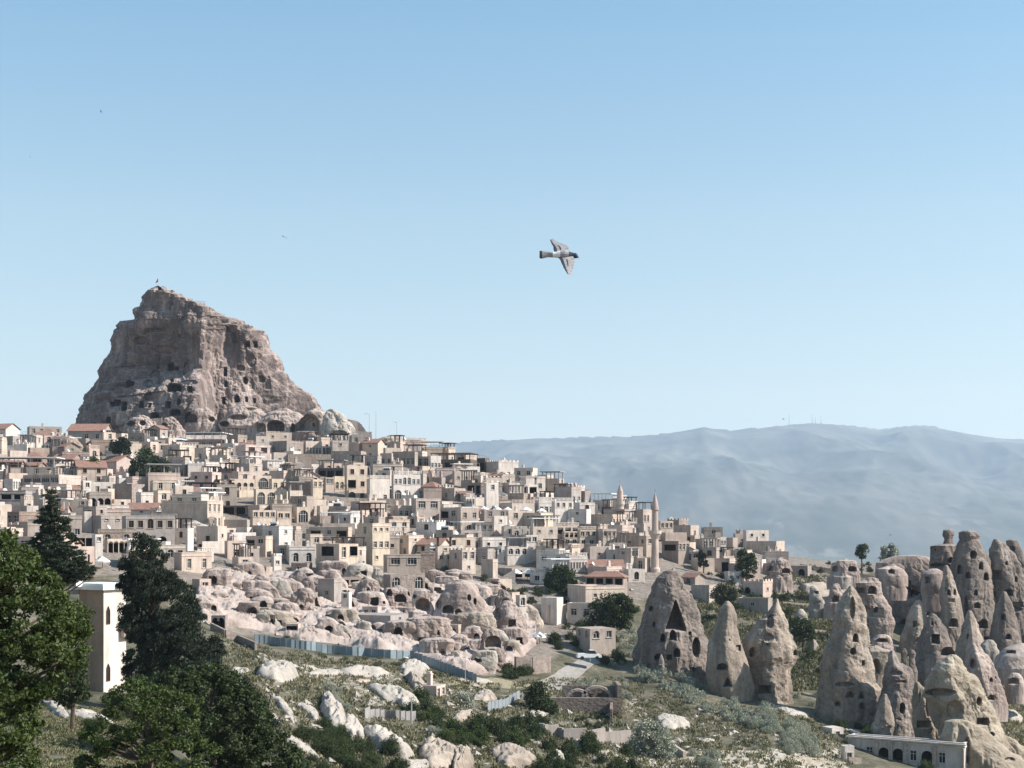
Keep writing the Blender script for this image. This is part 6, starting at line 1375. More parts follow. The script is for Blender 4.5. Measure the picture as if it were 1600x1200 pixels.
RGN = [
 ([(835, 900), (1000, 915), (990, 990), (880, 985), (825, 940)], 'leafdark', 26, (11, 24), 'garden shrub', 'garden shrubs left of the great cone', 1),
 ([(1090, 930), (1240, 940), (1260, 1000), (1240, 1040), (1170, 970), (1100, 990)], 'olive', 40, (9, 18), 'x', 'x', 1),
 ([(1090, 925), (1240, 940), (1255, 1000), (1240, 990), (1160, 960), (1100, 985)], 'leafdark', 26, (12, 24), 'garden shrub', 'garden shrubs behind the rock cones', 1),
 ([(1255, 990), (1300, 1000), (1290, 1060), (1250, 1050)], 'leafdark', 8, (14, 24), 'bush', 'dark bushes on the meadow between the cones', 1),
 # polygon, kind, n, (wmin,wmax), label, group, quality
 ([(985, 1000), (1010, 990), (1030, 1040), (1080, 1055), (1110, 1090), (1170, 1100), (1200, 1125), (1180, 1140), (1110, 1120), (1050, 1095), (990, 1065)], 'silver', 80, (15, 30), 'silver grey bush in the belt at the foot of the rock cones', 'silver bushes below the rock cones', 1),
 ([(1140, 1110), (1200, 1120), (1262, 1150), (1290, 1190), (1240, 1190), (1180, 1150)], 'silver', 26, (18, 34), 'silver grey bush in the lower belt left of the arcaded building', 'silver bushes left of the arcade', 2),
 ([(965, 985), (1000, 990), (1020, 1030), (990, 1050), (950, 1040)], 'silver', 12, (12, 20), 'silver bush left of the great cone', 'silver bushes left of the great cone', 1),
 ([(890, 1062), (985, 1062), (1000, 1090), (960, 1100), (900, 1075)], 'silver', 14, (12, 20), 'silver bush above the ruined arches', 'silver bushes above the ruined arches', 1),
 ([(960, 1150), (1130, 1180), (1120, 1215), (1000, 1215)], 'silver', 12, (20, 34), 'silver bush on the dry bottom slope', 'silver bushes at the bottom centre right', 2),
 ([(500, 1066), (530, 1062), (545, 1100), (560, 1130), (520, 1100)], 'silver', 9, (14, 24), 'silver green bush left of the pink ruined hut', 'silver bushes near the pink ruined hut', 2),
 ([(655, 1120), (700, 1130), (720, 1170), (680, 1160)], 'silver', 5, (16, 26), 'silver bush left of the pinkish rock mound', 'silver bushes by the pinkish mound', 2),
 ([(500, 1018), (560, 1022), (640, 1032), (700, 1052), (690, 1060), (640, 1046), (560, 1040), (480, 1034)], 'olive', 46, (10, 20), 'olive green shrub in the hedge below the blue fence', 'shrubs below the blue fence', 1),
 ([(345, 1000), (400, 1010), (470, 1040), (500, 1080), (450, 1080), (400, 1060), (360, 1040)], 'olive', 34, (9, 20), 'low dry scrub bush on the slope left of the fence', 'dry scrub on the left slope', 1),
 ([(480, 1130), (560, 1140), (620, 1180), (640, 1215), (470, 1215), (460, 1160)], 'leafdark', 22, (24, 44), 'dark green bush among the white slabs at the bottom', 'dark bushes among the white slabs', 3),
 ([(480, 1120), (530, 1150), (560, 1200), (500, 1190)], 'leaf', 9, (20, 34), 'bright green bush among the white slabs at the bottom', 'bright bushes among the white slabs', 3),
 ([(650, 1095), (700, 1130), (780, 1140), (850, 1130), (860, 1165), (760, 1170), (690, 1165), (640, 1120)], 'leafdark', 34, (20, 38), 'dark green shrub in the valley below the grey fence', 'green shrubs in the valley bottom', 2),
 ([(650, 1100), (690, 1130), (760, 1160), (850, 1160), (800, 1175), (690, 1165)], 'leaf', 14, (18, 32), 'bright green shrub in the valley below the grey fence', 'bright shrubs in the valley bottom', 2),
 ([(860, 1168), (980, 1172), (1000, 1215), (840, 1215)], 'leafdark', 22, (22, 40), 'dark shrub under the long stepped wall', 'shrubs under the stepped wall', 2),
 ([(790, 1040), (860, 1056), (850, 1068), (780, 1064)], 'leafdark', 7, (18, 30), 'dark bush under the cafe terrace wall', 'bushes under the cafe terrace', 2),
 ([(850, 995), (905, 985), (960, 990), (970, 1040), (930, 1050), (870, 1030)], 'leafdark', 20, (16, 30), 'dark green tree like bush around the dirt road top', 'bushes by the dirt road', 2),
 ([(1370, 1130), (1440, 1140), (1450, 1160), (1350, 1158)], 'leaf', 10, (14, 24), 'green bush behind the arcaded building', 'bushes behind the arcade', 2),
 ([(1300, 1115), (1370, 1130), (1350, 1156), (1310, 1150)], 'leafdark', 10, (14, 26), 'dark bush between tall tower and arcade', 'bushes by the tall tower foot', 2),
 ([(1440, 1185), (1520, 1185), (1540, 1215), (1440, 1215)], 'leafdark', 8, (22, 34), 'dark bush in front of the arcade right end', 'bushes in front of the arcade', 2),
 ([(1300, 1080), (1320, 1120), (1280, 1110), (1230, 1095), (1250, 1075)], 'silver', 8, (10, 18), 'small silver bush in the shade left of the tall tower', 'small silver bushes by the tall tower', 1),
 ([(1240, 1000), (1280, 1000), (1285, 1060), (1250, 1070)], 'olive', 20, (10, 20), 'olive bush on the meadow between broken cone and tall tower', 'bushes between the cones', 1),
 ([(1250, 1010), (1275, 1005), (1275, 1030), (1250, 1035)], 'leaf', 4, (16, 24), 'green bush on the meadow between broken cone and tall tower', 'green bushes between the cones', 1),
 ([(1215, 925), (1330, 925), (1340, 990), (1250, 985)], 'olive', 56, (7, 14), 'small vine bush on the terraced vineyard slope', 'vines on the terraced slope', 1),
 ([(1250, 880), (1340, 882), (1440, 884), (1440, 892), (1250, 900)], 'leafdark', 20, (8, 16), 'dark shrub along the plateau rim', 'shrubs on the plateau rim', 1),
 ([(1060, 880), (1100, 870), (1180, 890), (1240, 905), (1230, 935), (1160, 930), (1110, 900)], 'leafdark', 30, (9, 18), 'dark garden shrub between the last houses', 'garden shrubs by the last houses', 1),
 ([(690, 890), (760, 900), (840, 925), (900, 930), (830, 935), (740, 925)], 'leafdark', 24, (9, 18), 'garden shrub on the terraces over the pink dome', 'garden shrubs over the pink dome', 1),
 ([(500, 690), (570, 690), (640, 702), (640, 712), (560, 708), (510, 700)], 'olive', 34, (8, 16), 'scrub bush on the green knoll at the ridge end', 'scrub on the green knoll', 1),
 ([(250, 672), (290, 668), (285, 682), (255, 684)], 'olive', 6, (10, 16), 'pale scrub bush at the foot of the castle rock', 'scrub at the castle foot', 1),
 ([(960, 1110), (1060, 1100), (1180, 1150), (1200, 1190), (1080, 1170), (980, 1140)], 'olive', 40, (8, 18), 'small olive bush scattered on the dry bottom slope', 'scrub on the dry bottom slope', 1),
 ([(880, 1112), (960, 1115), (970, 1150), (880, 1150)], 'leafdark', 14, (10, 20), 'dark bush in the garden below the ruined arches', 'bushes below the ruined arches', 1),
 ([(1540, 1100), (1620, 1110), (1620, 1170), (1590, 1160)], 'olive', 16, (9, 16), 'small bush on the right edge meadow', 'scrub on the right meadow', 1),
 ([(0, 690), (500, 735), (900, 830), (880, 890), (300, 880), (0, 850)], 'leafdark', 60, (6, 13), 'small dark garden tree among the houses', 'garden greenery among the houses', 1),
 ([(180, 1096), (230, 1110), (180, 1140), (120, 1150), (100, 1130)], 'leaf', 7, (26, 44), 'fresh green clump in the near grass under the tower', 'green clumps under the tower', 3),
 ([(400, 985), (520, 995), (500, 1004), (400, 998)], 'olive', 12, (10, 18), 'shrub between carved porch and blue fence', 'shrubs at the carved porch', 1),
 ([(440, 880), (700, 890), (700, 960), (440, 960)], 'olive', 16, (7, 14), 'little shrub growing on the carved rocks', 'shrubs on the carved rocks', 1),
]
rb = random.Random(5); OL = []
BLM = [(1068, 832, 'blank ridge house'), (1120, 845, 'slim dark stone tower'), (1195, 855, 'wide low ridge house'), (1099, 868, 'slender conifer'), (1084, 906, 'faded red roof'), (1166, 880, 'dark cypress cluster'), (1209, 890, 'carved cave house'), (1099, 928, 'beige box behind the cones'), (1180, 947, 'grey garden building'), (1052, 1000, 'great rock cone'), (1140, 1030, 'bullet shaped cone'), (1205, 1040, 'broken cone'), (1330, 1050, 'very tall rock tower'), (920, 1095, 'ruined arches'), (672, 1088, 'pinkish cube house'), (557, 1078, 'pink ruined hut'), (785, 1102, 'grey sheet fence'), (920, 1156, 'long stepped wall'), (1020, 1160, 'tall silvery tree'), (1300, 1150, 'small white cube hut'), (1420, 1175, 'arcaded building'), (1055, 1178, 'small stepped wall'), (925, 1030, 'white pickup'), (830, 1040, 'rubble terrace wall'), (690, 1186, 'pinkish rock mound'), (802, 1186, 'broken grey rock'), (608, 1168, 'smooth white rock back'), (522, 1120, 'largest white slab'), (462, 1164, 'long cream slab'), (443, 1106, 'long white slab'), (1050, 1130, 'earth bank cave'), (718, 1110, 'grey silver tree'), (846, 1094, 'dense dark tree'), (955, 955, 'dark walnut tree'), (960, 990, 'low beige lodge'), (1182, 922, 'crenellated pinkish house'), (1128, 885, 'door fronted beige box'), (1132, 903, 'white block house'), (1205, 890, 'carved cave house'), (806, 896, 'garden parasols'), (720, 940, 'pink rock dome'), (1300, 885, 'low pale cave rocks'), (1390, 870, 'light skyline tree'), (1230, 1112, 'bare sandy strip'), (1500, 1110, 'yellowish rock mass'), (1410, 1080, 'pale grey green cone'), (885, 1058, 'dirt road')]
BUSED = set()
BAD = {'silver': 'silver grey', 'leafdark': 'dark green', 'leaf': 'bright green'}
def blabel(px, py, w_, wa_, wb_, kind, noun):
    l = min(BLM, key=lambda l: math.hypot(l[0]-px, (l[1]-py)*1.3)); dx, dy = px-l[0], py-l[1]; d = math.hypot(dx, dy)
    rel = ('right of' if dx > 0 else 'left of') if abs(dx) > abs(dy)*1.2 else ('below' if dy > 0 else 'above')
    t = (w_-wa_)/(wb_-wa_); sz = 'small' if t < .33 else ('large' if t > .72 else 'middle sized')
    t_ = f"{sz} {BAD[kind]} {noun} {'close ' if d < 22 else ('well ' if d > 60 else '')}{rel} the {l[2]}"
    for l2 in sorted(BLM, key=lambda q: math.hypot(q[0]-px, (q[1]-py)*1.3))[1:4]:
        if t_ not in BUSED: break
        u_ = f"{sz} {BAD[kind]} {noun} {rel} the {l[2]}, toward the {l2[2]}"
        if len(u_.split()) <= 16 and u_ not in BUSED and ((l2[0]-l[0])*dx > 0 or (l2[1]-l[1])*dy > 0): t_ = u_
    BUSED.add(t_); return t_
for poly, kind, n_, (wa_, wb_), lab, grp, ql in RGN:
    k = 0; tries = 0; xs = [p_[0] for p_ in poly]; ys = [p_[1] for p_ in poly]
    while k < n_ and tries < n_*20:
        tries += 1; px = rb.uniform(min(xs), max(xs)); py = rb.uniform(min(ys), max(ys))
        if not bool(inpoly([px], [py], poly)[0]): continue
        if 'houses' in lab:
            D = gdepth(px, py); x = (px-CX)*D/F
            if any((abs(x-fx) < fr+0.8 and abs(D-fy) < fd+1.0) for fx, fy, fr, fd in FOOT): continue
        if kind == 'olive': OL.append((px, py, rb.uniform(wa_, wb_))); k += 1; continue
        if 'dirt road' in lab and 868 < px < 935 and py > 1028: continue
        w_ = rb.uniform(wa_, wb_); town = 'houses' in lab; noun = 'garden tree' if town else ('garden shrub' if 'garden' in lab else 'bush')
        if town:
            nb = min([h for h in HOUSES if h['lab']], key=lambda h: math.hypot(h['px']-px, h['yb']-py)); l_ = f"small dark garden tree {'right of' if px > nb['px'] else 'left of'} " + ' '.join(nb['lab'].split()[:8]); l_ = l_.rsplit(' ', 1)[0] if l_.split()[-1] in ('with', 'and', 'a', 'of', 'the', 'in', 'at', 'on', 'two', 'by', 'over', 'its', 'left', 'right') else l_
        if not town or l_ in BUSED or len(l_.split()) > 16: l_ = blabel(px, py, w_, wa_, wb_, kind, noun)
        BUSED.add(l_)
        bush(px, py, w_, kind, l_, hr=rb.uniform(.6, .95), group=grp, q=ql, cat=noun if noun == 'bush' else noun.split()[1], name=noun.replace(' ', '_')); k += 1
VA, FA = [], []; off = 0                                    # low scrub nobody could count: one mesh of leaf clumps
for i, (px, py, w_) in enumerate(OL):
    D = gdepth(px, py); g = GP(px, D); r_ = w_*D/F/2; rs_ = np.random.RandomState(i); n_ = 9
    d = rs_.normal(size=(n_, 3)); d /= np.linalg.norm(d, axis=1)[:, None]; d[:, 2] = np.abs(d[:, 2])*.7
    cl = clump_cloud(np.array([tuple(g)])+d*r_*rs_.uniform(.3, .8, n_)[:, None], r_*.4, 26, rs_, .8); V, F_ = leaf_quads(cl, 0, r_*.11, .5, None, rs_); VA.append(V); FA.append(F_+off); off += len(V)
me = mesh_np('undergrowth', np.concatenate(VA), np.concatenate(FA)); me.materials.append(M['olive']); tag(link('undergrowth', me), kind='stuff')
# grass and scrub cover, uncountable: one object per slope
rs = np.random.RandomState(77); acc = []; col_ = []
def tufts(poly, n_, size, kind, hgt=1.0, dmin=90, nm='grass'):
    xs = [p_[0] for p_ in poly]; ys = [p_[1] for p_ in poly]; out = []
    while len(out) < n_:
        x = rs.uniform(min(xs), max(xs), 500); y = rs.uniform(min(ys), max(ys), 500); ok = inpoly(x, y, poly) & (perlin(np.stack([x/25, y/14, x*0], 1))+rs.uniform(-.5, .5, 500) > -0.05)
        out += list(zip(x[ok], y[ok]))
    C = []
    for px, py in out[:n_]:
        D = gdepth(px, py, dmin); g = GP(px, D); C.append((g.x, g.y, g.z))
    C = np.array(C); C = clump_cloud(C+np.array([0, 0, size*.5]), size*1.6, 7, rs, 0.5)
    V, F_ = leaf_quads(C, 0, size, 0.35, ((0, 0, 1), 0.6), rs); me = mesh_np(nm, V, F_); me.materials.append(M[kind]); tag(link(nm, me), kind='stuff')
def rubble(poly, n_, smin, smax, mat, sd):
    rs_ = np.random.RandomState(sd); xs = [p_[0] for p_ in poly]; ys = [p_[1] for p_ in poly]; base = np.array([(1, 0, 0), (-1, 0, 0), (0, 1, 0), (0, -1, 0), (0, 0, 1), (0, 0, -1)], float)
    fs = np.array([(0, 2, 4), (2, 1, 4), (1, 3, 4), (3, 0, 4), (2, 0, 5), (1, 2, 5), (3, 1, 5), (0, 3, 5)]); V, F_ = [], []; k = 0
    while k < n_:
        px, py = rs_.uniform(min(xs), max(xs)), rs_.uniform(min(ys), max(ys))
        if not bool(inpoly([px], [py], poly)[0]) or perlin(np.array([[px/22., py/12., sd]]))[0]+rs_.uniform(-.4, .4) < .1: continue
        D = gdepth(px, py); g = np.array(tuple(GP(px, D))); r_ = smin+(smax-smin)*rs_.rand()**3; V.append(base*rs_.uniform(.5, 1.3, (6, 3))*r_*np.array([1.2, 1, .7])+rs_.uniform(-.25, .25, (6, 3))*r_+g); F_.append(fs+k*6); k += 1
    me = mesh_np('rubble', np.concatenate(V), np.concatenate(F_), 3); me.materials.append(M[mat]); tag(link('rubble', me), kind='stuff')
rubble([(400, 1020), (700, 1060), (860, 1070), (1080, 1100), (1300, 1150), (1300, 1200), (480, 1200), (420, 1100)], 1500, .12, .75, 'white', 5)
rubble([(310, 900), (760, 915), (835, 960), (800, 1040), (700, 1045), (400, 985)], 1400, .2, 1.1, 'tuff', 6)
rubble([(-40, 700), (700, 720), (1230, 870), (1100, 930), (300, 900), (-40, 880)], 1500, .15, .8, 'buff', 8)
tufts([(1040, 930), (1100, 925), (1250, 935), (1270, 1000), (1240, 1080), (1100, 1000)], 2600, 0.3, 'drygrass'); tufts([(1040, 930), (1100, 925), (1250, 935), (1270, 1000), (1240, 1080), (1100, 1000)], 1800, 0.36, 'olive')
SL = [(330, 985), (400, 1010), (560, 1030), (660, 1045), (760, 1070), (860, 1060), (980, 1060), (1080, 1095), (1220, 1110), (1330, 1140), (1330, 1200), (1000, 1210), (700, 1210), (480, 1210), (400, 1100), (350, 1040)]
tufts(SL, 9000, 0.22, 'drygrass'); tufts(SL, 2600, 0.26, 'olive')
tufts([(1230, 900), (1330, 900), (1380, 1010), (1290, 1080), (1240, 1080), (1230, 990)], 2600, 0.34, 'drygrass'); tufts([(1230, 900), (1330, 900), (1350, 960), (1290, 1080), (1240, 1080), (1230, 990)], 1600, 0.4, 'olive')
tufts([(1540, 1040), (1640, 1040), (1640, 1200), (1560, 1150)], 1800, 0.3, 'drygrass'); tufts([(60, 1100), (220, 1110), (240, 1215), (60, 1215)], 5000, 0.09, 'drygrass', dmin=45); tufts([(60, 1100), (200, 1110), (240, 1215), (60, 1215)], 1500, 0.10, 'leaf', dmin=45)

# ------------------------------------------------------------------ tower, arcade, ruins, minarets
def add_window(e, loc, rz, w_, h_, kind, fr=0, col='cr', nm=None):
    me_, ww, hh = win_mesh(w_, h_, kind, fr); o = link(nm or 'window', me_, None, e, loc); o.rotation_euler = (0, 0, rz); o.color = (*C_[col], 1); return o
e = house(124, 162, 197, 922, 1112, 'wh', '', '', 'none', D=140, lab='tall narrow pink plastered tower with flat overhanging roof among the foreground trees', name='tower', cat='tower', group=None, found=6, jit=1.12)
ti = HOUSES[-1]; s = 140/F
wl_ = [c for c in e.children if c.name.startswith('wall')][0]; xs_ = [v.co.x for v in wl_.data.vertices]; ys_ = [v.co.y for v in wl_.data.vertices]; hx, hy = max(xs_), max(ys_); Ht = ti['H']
mb = MB(); mb.box(-hx-1.0, hx+0.35, -hy-0.4, hy+0.45, Ht+0.003, Ht+0.42); mb.box(-hx-0.8, hx+0.18, -hy-0.25, hy+0.3, Ht+0.423, Ht+0.6); mb.build('overhanging_roof', [M['canvas']], e)
mb = MB(); mb.box(hx+0.003, hx+0.55, hy-0.75, hy-0.05, Ht*0.60, Ht*0.60+1.5); mb.box(hx+0.003, hx+0.62, hy-0.82, hy+0.02, Ht*0.60+1.503, Ht*0.60+1.6); mb.build('bay_box', [M['trim']], e, color=C_['pk'])
for z, hh in ((Ht*0.72, 1.65), (Ht*0.25, 1.6)):
    mb = MB(); n_ = 8; y0 = -hy+0.55
    pts = [(-.19, 0), (.19, 0), (.19, hh*.72), (.10, hh*.88), (0, hh), (-.10, hh*.88), (-.19, hh*.72)]
    mb.poly([(hx+0.012, y0+a, z+b_) for a, b_ in pts], 0)
    for (a, b_) in zip(pts, pts[1:]+pts[:1]):
        k_ = 1.28; c0 = (0, hh/2); A2 = (a[0]*k_, c0[1]+(a[1]-c0[1])*1.05); B2 = (b_[0]*k_, c0[1]+(b_[1]-c0[1])*1.05)
        mb.quad((hx+0.06, y0+a[0], z+a[1]), (hx+0.06, y0+b_[0], z+b_[1]), (hx+0.06, y0+B2[0], z+B2[1]), (hx+0.06, y0+A2[0], z+A2[1]), 1); mb.quad((hx+0.06, y0+A2[0], z+A2[1]), (hx+0.06, y0+B2[0], z+B2[1]), (hx, y0+B2[0], z+B2[1]), (hx, y0+A2[0], z+A2[1]), 1)
        mb.quad((hx+0.06, y0+b_[0], z+b_[1]), (hx+0.06, y0+a[0], z+a[1]), (hx+0.012, y0+a[0], z+a[1]), (hx+0.012, y0+b_[0], z+b_[1]), 1)
    mb.build('slit_window', [M['pane'], M['frame_brown']], e)
mb = MB(); mb.box(-.5, .5, -.4, .4, 0, .9, 1); mb.box(-.6, .6, -.5, .5, .9, 1.05, 0); mb.box(-.62, -.5, -.4, .4, -.3, .9, 0); mb.box(.5, .62, -.4, .4, -.3, .9, 0)
p0 = P(117, 912, 141); o = mb.build('roof_tank', [M['canvas'], M['metal']], e); o.location = e.matrix_basis.inverted() @ p0 if False else (Matrix.Rotation(-e.rotation_euler.z, 3, 'Z') @ (p0-Vector(e.location)))
mb = MB(); mb.box(-hx+.02, hx-.02, -hy-0.03, -hy-0.003, -5, Ht-0.05); mb.build('side_shade_panel', [M['wall']], e, color=(.36, .25, .185))  # added brown panel: plaster tone with the face's shade put into the colour
mb = MB(); mb.box(-hx-1.4, -hx-0.003, -hy-0.1, hy*0.6, Ht-0.5, Ht-0.1); mb.build('side_roof_slab', [M['concrete']], e)

D = 222; e = house(1326, 1507, 1514, 1162, 1206, 'wh', '-+r1+O1+O1+r1+O1+r1+-', 'r1', 'flat', D=D, dep=9, lab='long low arcaded stone building with three big arches at the bottom right', found=4, jit=1.0)
wl_ = [c for c in e.children if c.name.startswith('wall')][0]; hx = max(v.co.x for v in wl_.data.vertices); hy = max(v.co.y for v in wl_.data.vertices); Ht = HOUSES[-1]['H']
for k in (0, 2, 3, 4, 6, 8):
    x = -hx+2*hx*k/8; mb = MB(); mb.box(max(-hx, x-0.3), min(hx, x+0.3), -hy-0.35, -hy-0.003, -2, Ht-0.9); mb.box(max(-hx, x-0.36), min(hx, x+0.36), -hy-0.42, -hy-0.004, Ht-0.897, Ht-0.7); mb.build('pilaster', [M['stone']], e, color=C_['cr'])
mb = MB(); mb.box(-hx-0.3, hx+0.3, -hy-0.5, -hy-0.004, Ht-0.30, Ht-0.08); mb.build('eaves_ledge', [M['trim']], e, color=C_['wh'])
e = house(1316, 1320, 1334, 1166, 1200, 'wh', '', 's1', 'flat', D=D-3, lab='little white end block at the left of the arcaded building', found=4)

# ruined arcade in the valley
D = gdepth(920, 1114); s = D/F; g = GP(880, D); e = empty('ruined_arcade', g); tag(e, 'roofless ruined building with broken brown arches in the valley', 'ruin')
mb = MB(); Wd = 85*s; mb.box(-2, Wd, 0, .7, -3, 1.7); mb.box(Wd, Wd+.6, 0, 6, -3, 3.6); mb.build('front_wall', [M['stone']], e, color=C_['br'])
mb = MB(); ops = [(1.6, 0.5, 2.0, 2.2, 'A'), (Wd*0.42, 0.0, 1.2, 1.8, 'a'), (Wd*.66, 0.2, 2.2, 1.6, 'l')]
wall_face(mb, Wd, -3, 2.9, [o_ for o_ in ops], (0, 5.0), (1, 0), (0, -1)); mb.box(0, Wd, 5.25, 5.6, -3, 3.0); mb.build('back_wall', [M['stone']], e, color=C_['br'])
for i, (x, w_) in enumerate(((Wd*.40, 3.8), (Wd*.12, 2.6))):
    mb = MB(); n_ = 10
    for k in range(n_):
        a, b_ = math.pi*k/n_, math.pi*(k+1)/n_; ri, ro = w_/2, w_/2+.45
        P1 = [(x+w_/2-r_*math.cos(t), 2.0+r_*math.sin(t)*.8-.6) for t in (a, b_) for r_ in (ri, ro)]
        for y_, y2 in ((2.2, 2.2),): mb.quad((P1[0][0], y_, P1[0][1]), (P1[1][0], y_, P1[1][1]), (P1[3][0], y_, P1[3][1]), (P1[2][0], y_, P1[2][1]))
        mb.quad((P1[1][0], 2.2, P1[1][1]), (P1[1][0], 3.1, P1[1][1]), (P1[3][0], 3.1, P1[3][1]), (P1[3][0], 2.2, P1[3][1])); mb.quad((P1[0][0], 2.2, P1[0][1]), (P1[2][0], 2.2, P1[2][1]), (P1[2][0], 3.1, P1[2][1]), (P1[0][0], 3.1, P1[0][1]))
    mb.box(x-.45, x, 2.2, 3.1, -2, 1.4); mb.box(x+w_, x+w_+.45, 2.2, 3.1, -2, 1.4); mb.build('arch', [M['stone']], e, color=C_['pk'])

def minaret(px, yb, yt, prof, lab, D, balcony=None, cone=None):
    s = D/F; e = empty('minaret', (P(px, yb, D).x, D, (HY-yb)*s)); tag(e, lab, 'minaret')
    z = lambda py: (yb-py)*s
    mb = MB(); mb.lathe([(r_*s, z(p_)) for r_, p_ in prof], 14); mb.build('shaft', [M['wall']], e, color=C_['pk'])
    if balcony:
        py, r_ = balcony; mb = MB(); mb.lathe([(r_*.55*s, z(py+8)), (r_*.7*s, z(py+5)), (r_*.85*s, z(py+2)), (r_*s, z(py)), (r_*s, z(py-5)), (r_*.88*s, z(py-5)), (r_*.88*s, z(py-1))], 14); o = mb.build('balcony', [M['wall']], e, color=C_['cr'])
        mb = MB()
        for k in range(14): t = k*math.pi/7; mb.tube([(r_*s*math.cos(t), r_*s*math.sin(t), z(py-5)), (r_*s*math.cos(t), r_*s*math.sin(t), z(py-8))], .05, 4)
        b_ = mb.build('railing', [M['metal']], o)
    if cone:
        p0, p1, r_ = cone; mb = MB(); mb.lathe([(r_*.8*s, z(p0)+.0), (r_*s, z(p0)), (r_*.62*s, z(p0-(p0-p1)*.45)), (r_*.22*s, z(p0-(p0-p1)*.85)), (.02, z(p1))], 14); o = mb.build('spire_cap', [M['wall']], e, color=(0.42, 0.33, 0.30))
        mb = MB(); mb.tube([(0, 0, z(p1)-.2), (0, 0, z(p1-8))], [.09, .03], 5); mb.lathe([(.02, z(p1-3)), (.2, z(p1-4)), (.02, z(p1-5))], 8); mb.build('finial', [M['metal']], o)
    return e
minaret(1023.5, 893, 762, [(8, 900), (8, 889), (6.2, 886), (5.4, 850), (5.0, 835), (4.8, 800), (4.8, 796)], 'tall stone minaret with a balcony and pointed cap', gdepth(1023, 893), (834, 10), (797, 770, 6.6))
minaret(969, 812, 755, [(7, 812), (6, 795), (5, 790), (4.7, 775), (4.4, 768), (3.2, 764), (1.6, 760), (.4, 757)], 'smaller pale minaret with rounded top further up the ridge', 425, (788, 7), (760, 756, 1.6))

# dark staircase, walls, umbrellas, cars, poles
def stair(px, py, D, n_, w_, rise, run, lab, dirx=-1, col='st'):
    g = GP(px, D); e = empty('stone_staircase', g); tag(e, lab, 'stairs')
    for i in range(n_):
        mb = MB(); x0, x1 = sorted((dirx*i*run, dirx*(i+1)*run)); mb.box(x0+.004, x1-.004, 0, w_, -2, (i+1)*rise); mb.build('step', [M['wall']], e, color=C_[col])
    mb = MB(); mb.poly([(0, -.25, -2), (dirx*n_*run, -.25, -2), (dirx*n_*run, -.25, n_*rise+.8), (0, -.25, .9)][::(1 if dirx > 0 else -1)]); mb.poly([(0, -.25, .9), (dirx*n_*run, -.25, n_*rise+.8), (dirx*n_*run, -.02, n_*rise+.8), (0, -.02, .9)][::(1 if dirx > 0 else -1)]); mb.build('side_wall', [M['stone']], e, color=C_[col])
stair(627, 785, 418, 14, 2.2, .3, .55, 'outside staircase climbing left of the white mansion', -1, 'br')
stair(548, 925, 292, 12, 2.0, .35, .6, 'broken stone stair slanting through the carved village', -1)
stair(770, 845, 330, 10, 1.8, .3, .5, 'white curved stair on the terrace by the arched house', 1, 'wh')
def umbrella(px, py, wpx, lab, kind='canvas', D=None, grp=None):
    D = D or gdepth(px, py+14); s = D/F; r_ = wpx*s/2; g = P(px, py, D); zb = min(g.z-2.3, zg(g.x, g.y)); e = empty('parasol', (g.x, g.y, g.z-2.3)); tag(e, lab, 'parasol', grp)
    mb = MB(); n_ = 8; rim = [(r_*math.cos(k*math.pi/4+.39), r_*math.sin(k*math.pi/4+.39), 2.0) for k in range(n_)]
    for k in range(n_): a, b_ = rim[k], rim[(k+1) % n_]; mb.tri(a, b_, (0, 0, 2.9)); mb.quad((a[0], a[1], 1.8), (b_[0], b_[1], 1.8), b_, a)
    mb.build('canopy', [M[kind]], e); mb = MB(); mb.tube([(0, 0, zb-g.z+2.3-1), (0, 0, 2.85)], .05, 6); mb.build('pole', [M['darkwood']], e)
for i, (px, py, w_, lb) in enumerate(((282, 686, 34, 'big white tent roof among houses under the castle rock'), (756, 794, 18, 'leftmost white parasol on the long mid slope terrace'), (778, 795, 17, 'second white parasol on the mid slope terrace'), (793, 795, 17, 'third white parasol on the mid slope terrace'),
      (822, 795, 20, 'white parasol alone on the terrace left of the tall white house'), (846, 797, 18, 'pale parasol against the tall white house'), (720, 848, 20, 'white parasol above the cream corner house'), (690, 844, 22, 'wide white sail parasol above the cream houses'), (806, 893, 22, 'left white parasol over the garden terrace'),
      (824, 893, 20, 'right white parasol over the garden terrace'), (478, 899, 34, 'large white tent canopy in the carved village'), (464, 893, 16, 'small tilted white canopy left of the large tent'), (160, 874, 24, 'white parasol between cedar and dark pine'), (195, 900, 22, 'white awning beside the dark pine top'), (843, 992, 22, 'pale parasol on the cafe terrace above the rubble wall'), (783, 772, 14, 'beige parasol on an upper terrace'))):
    umbrella(px, py, w_, lb)
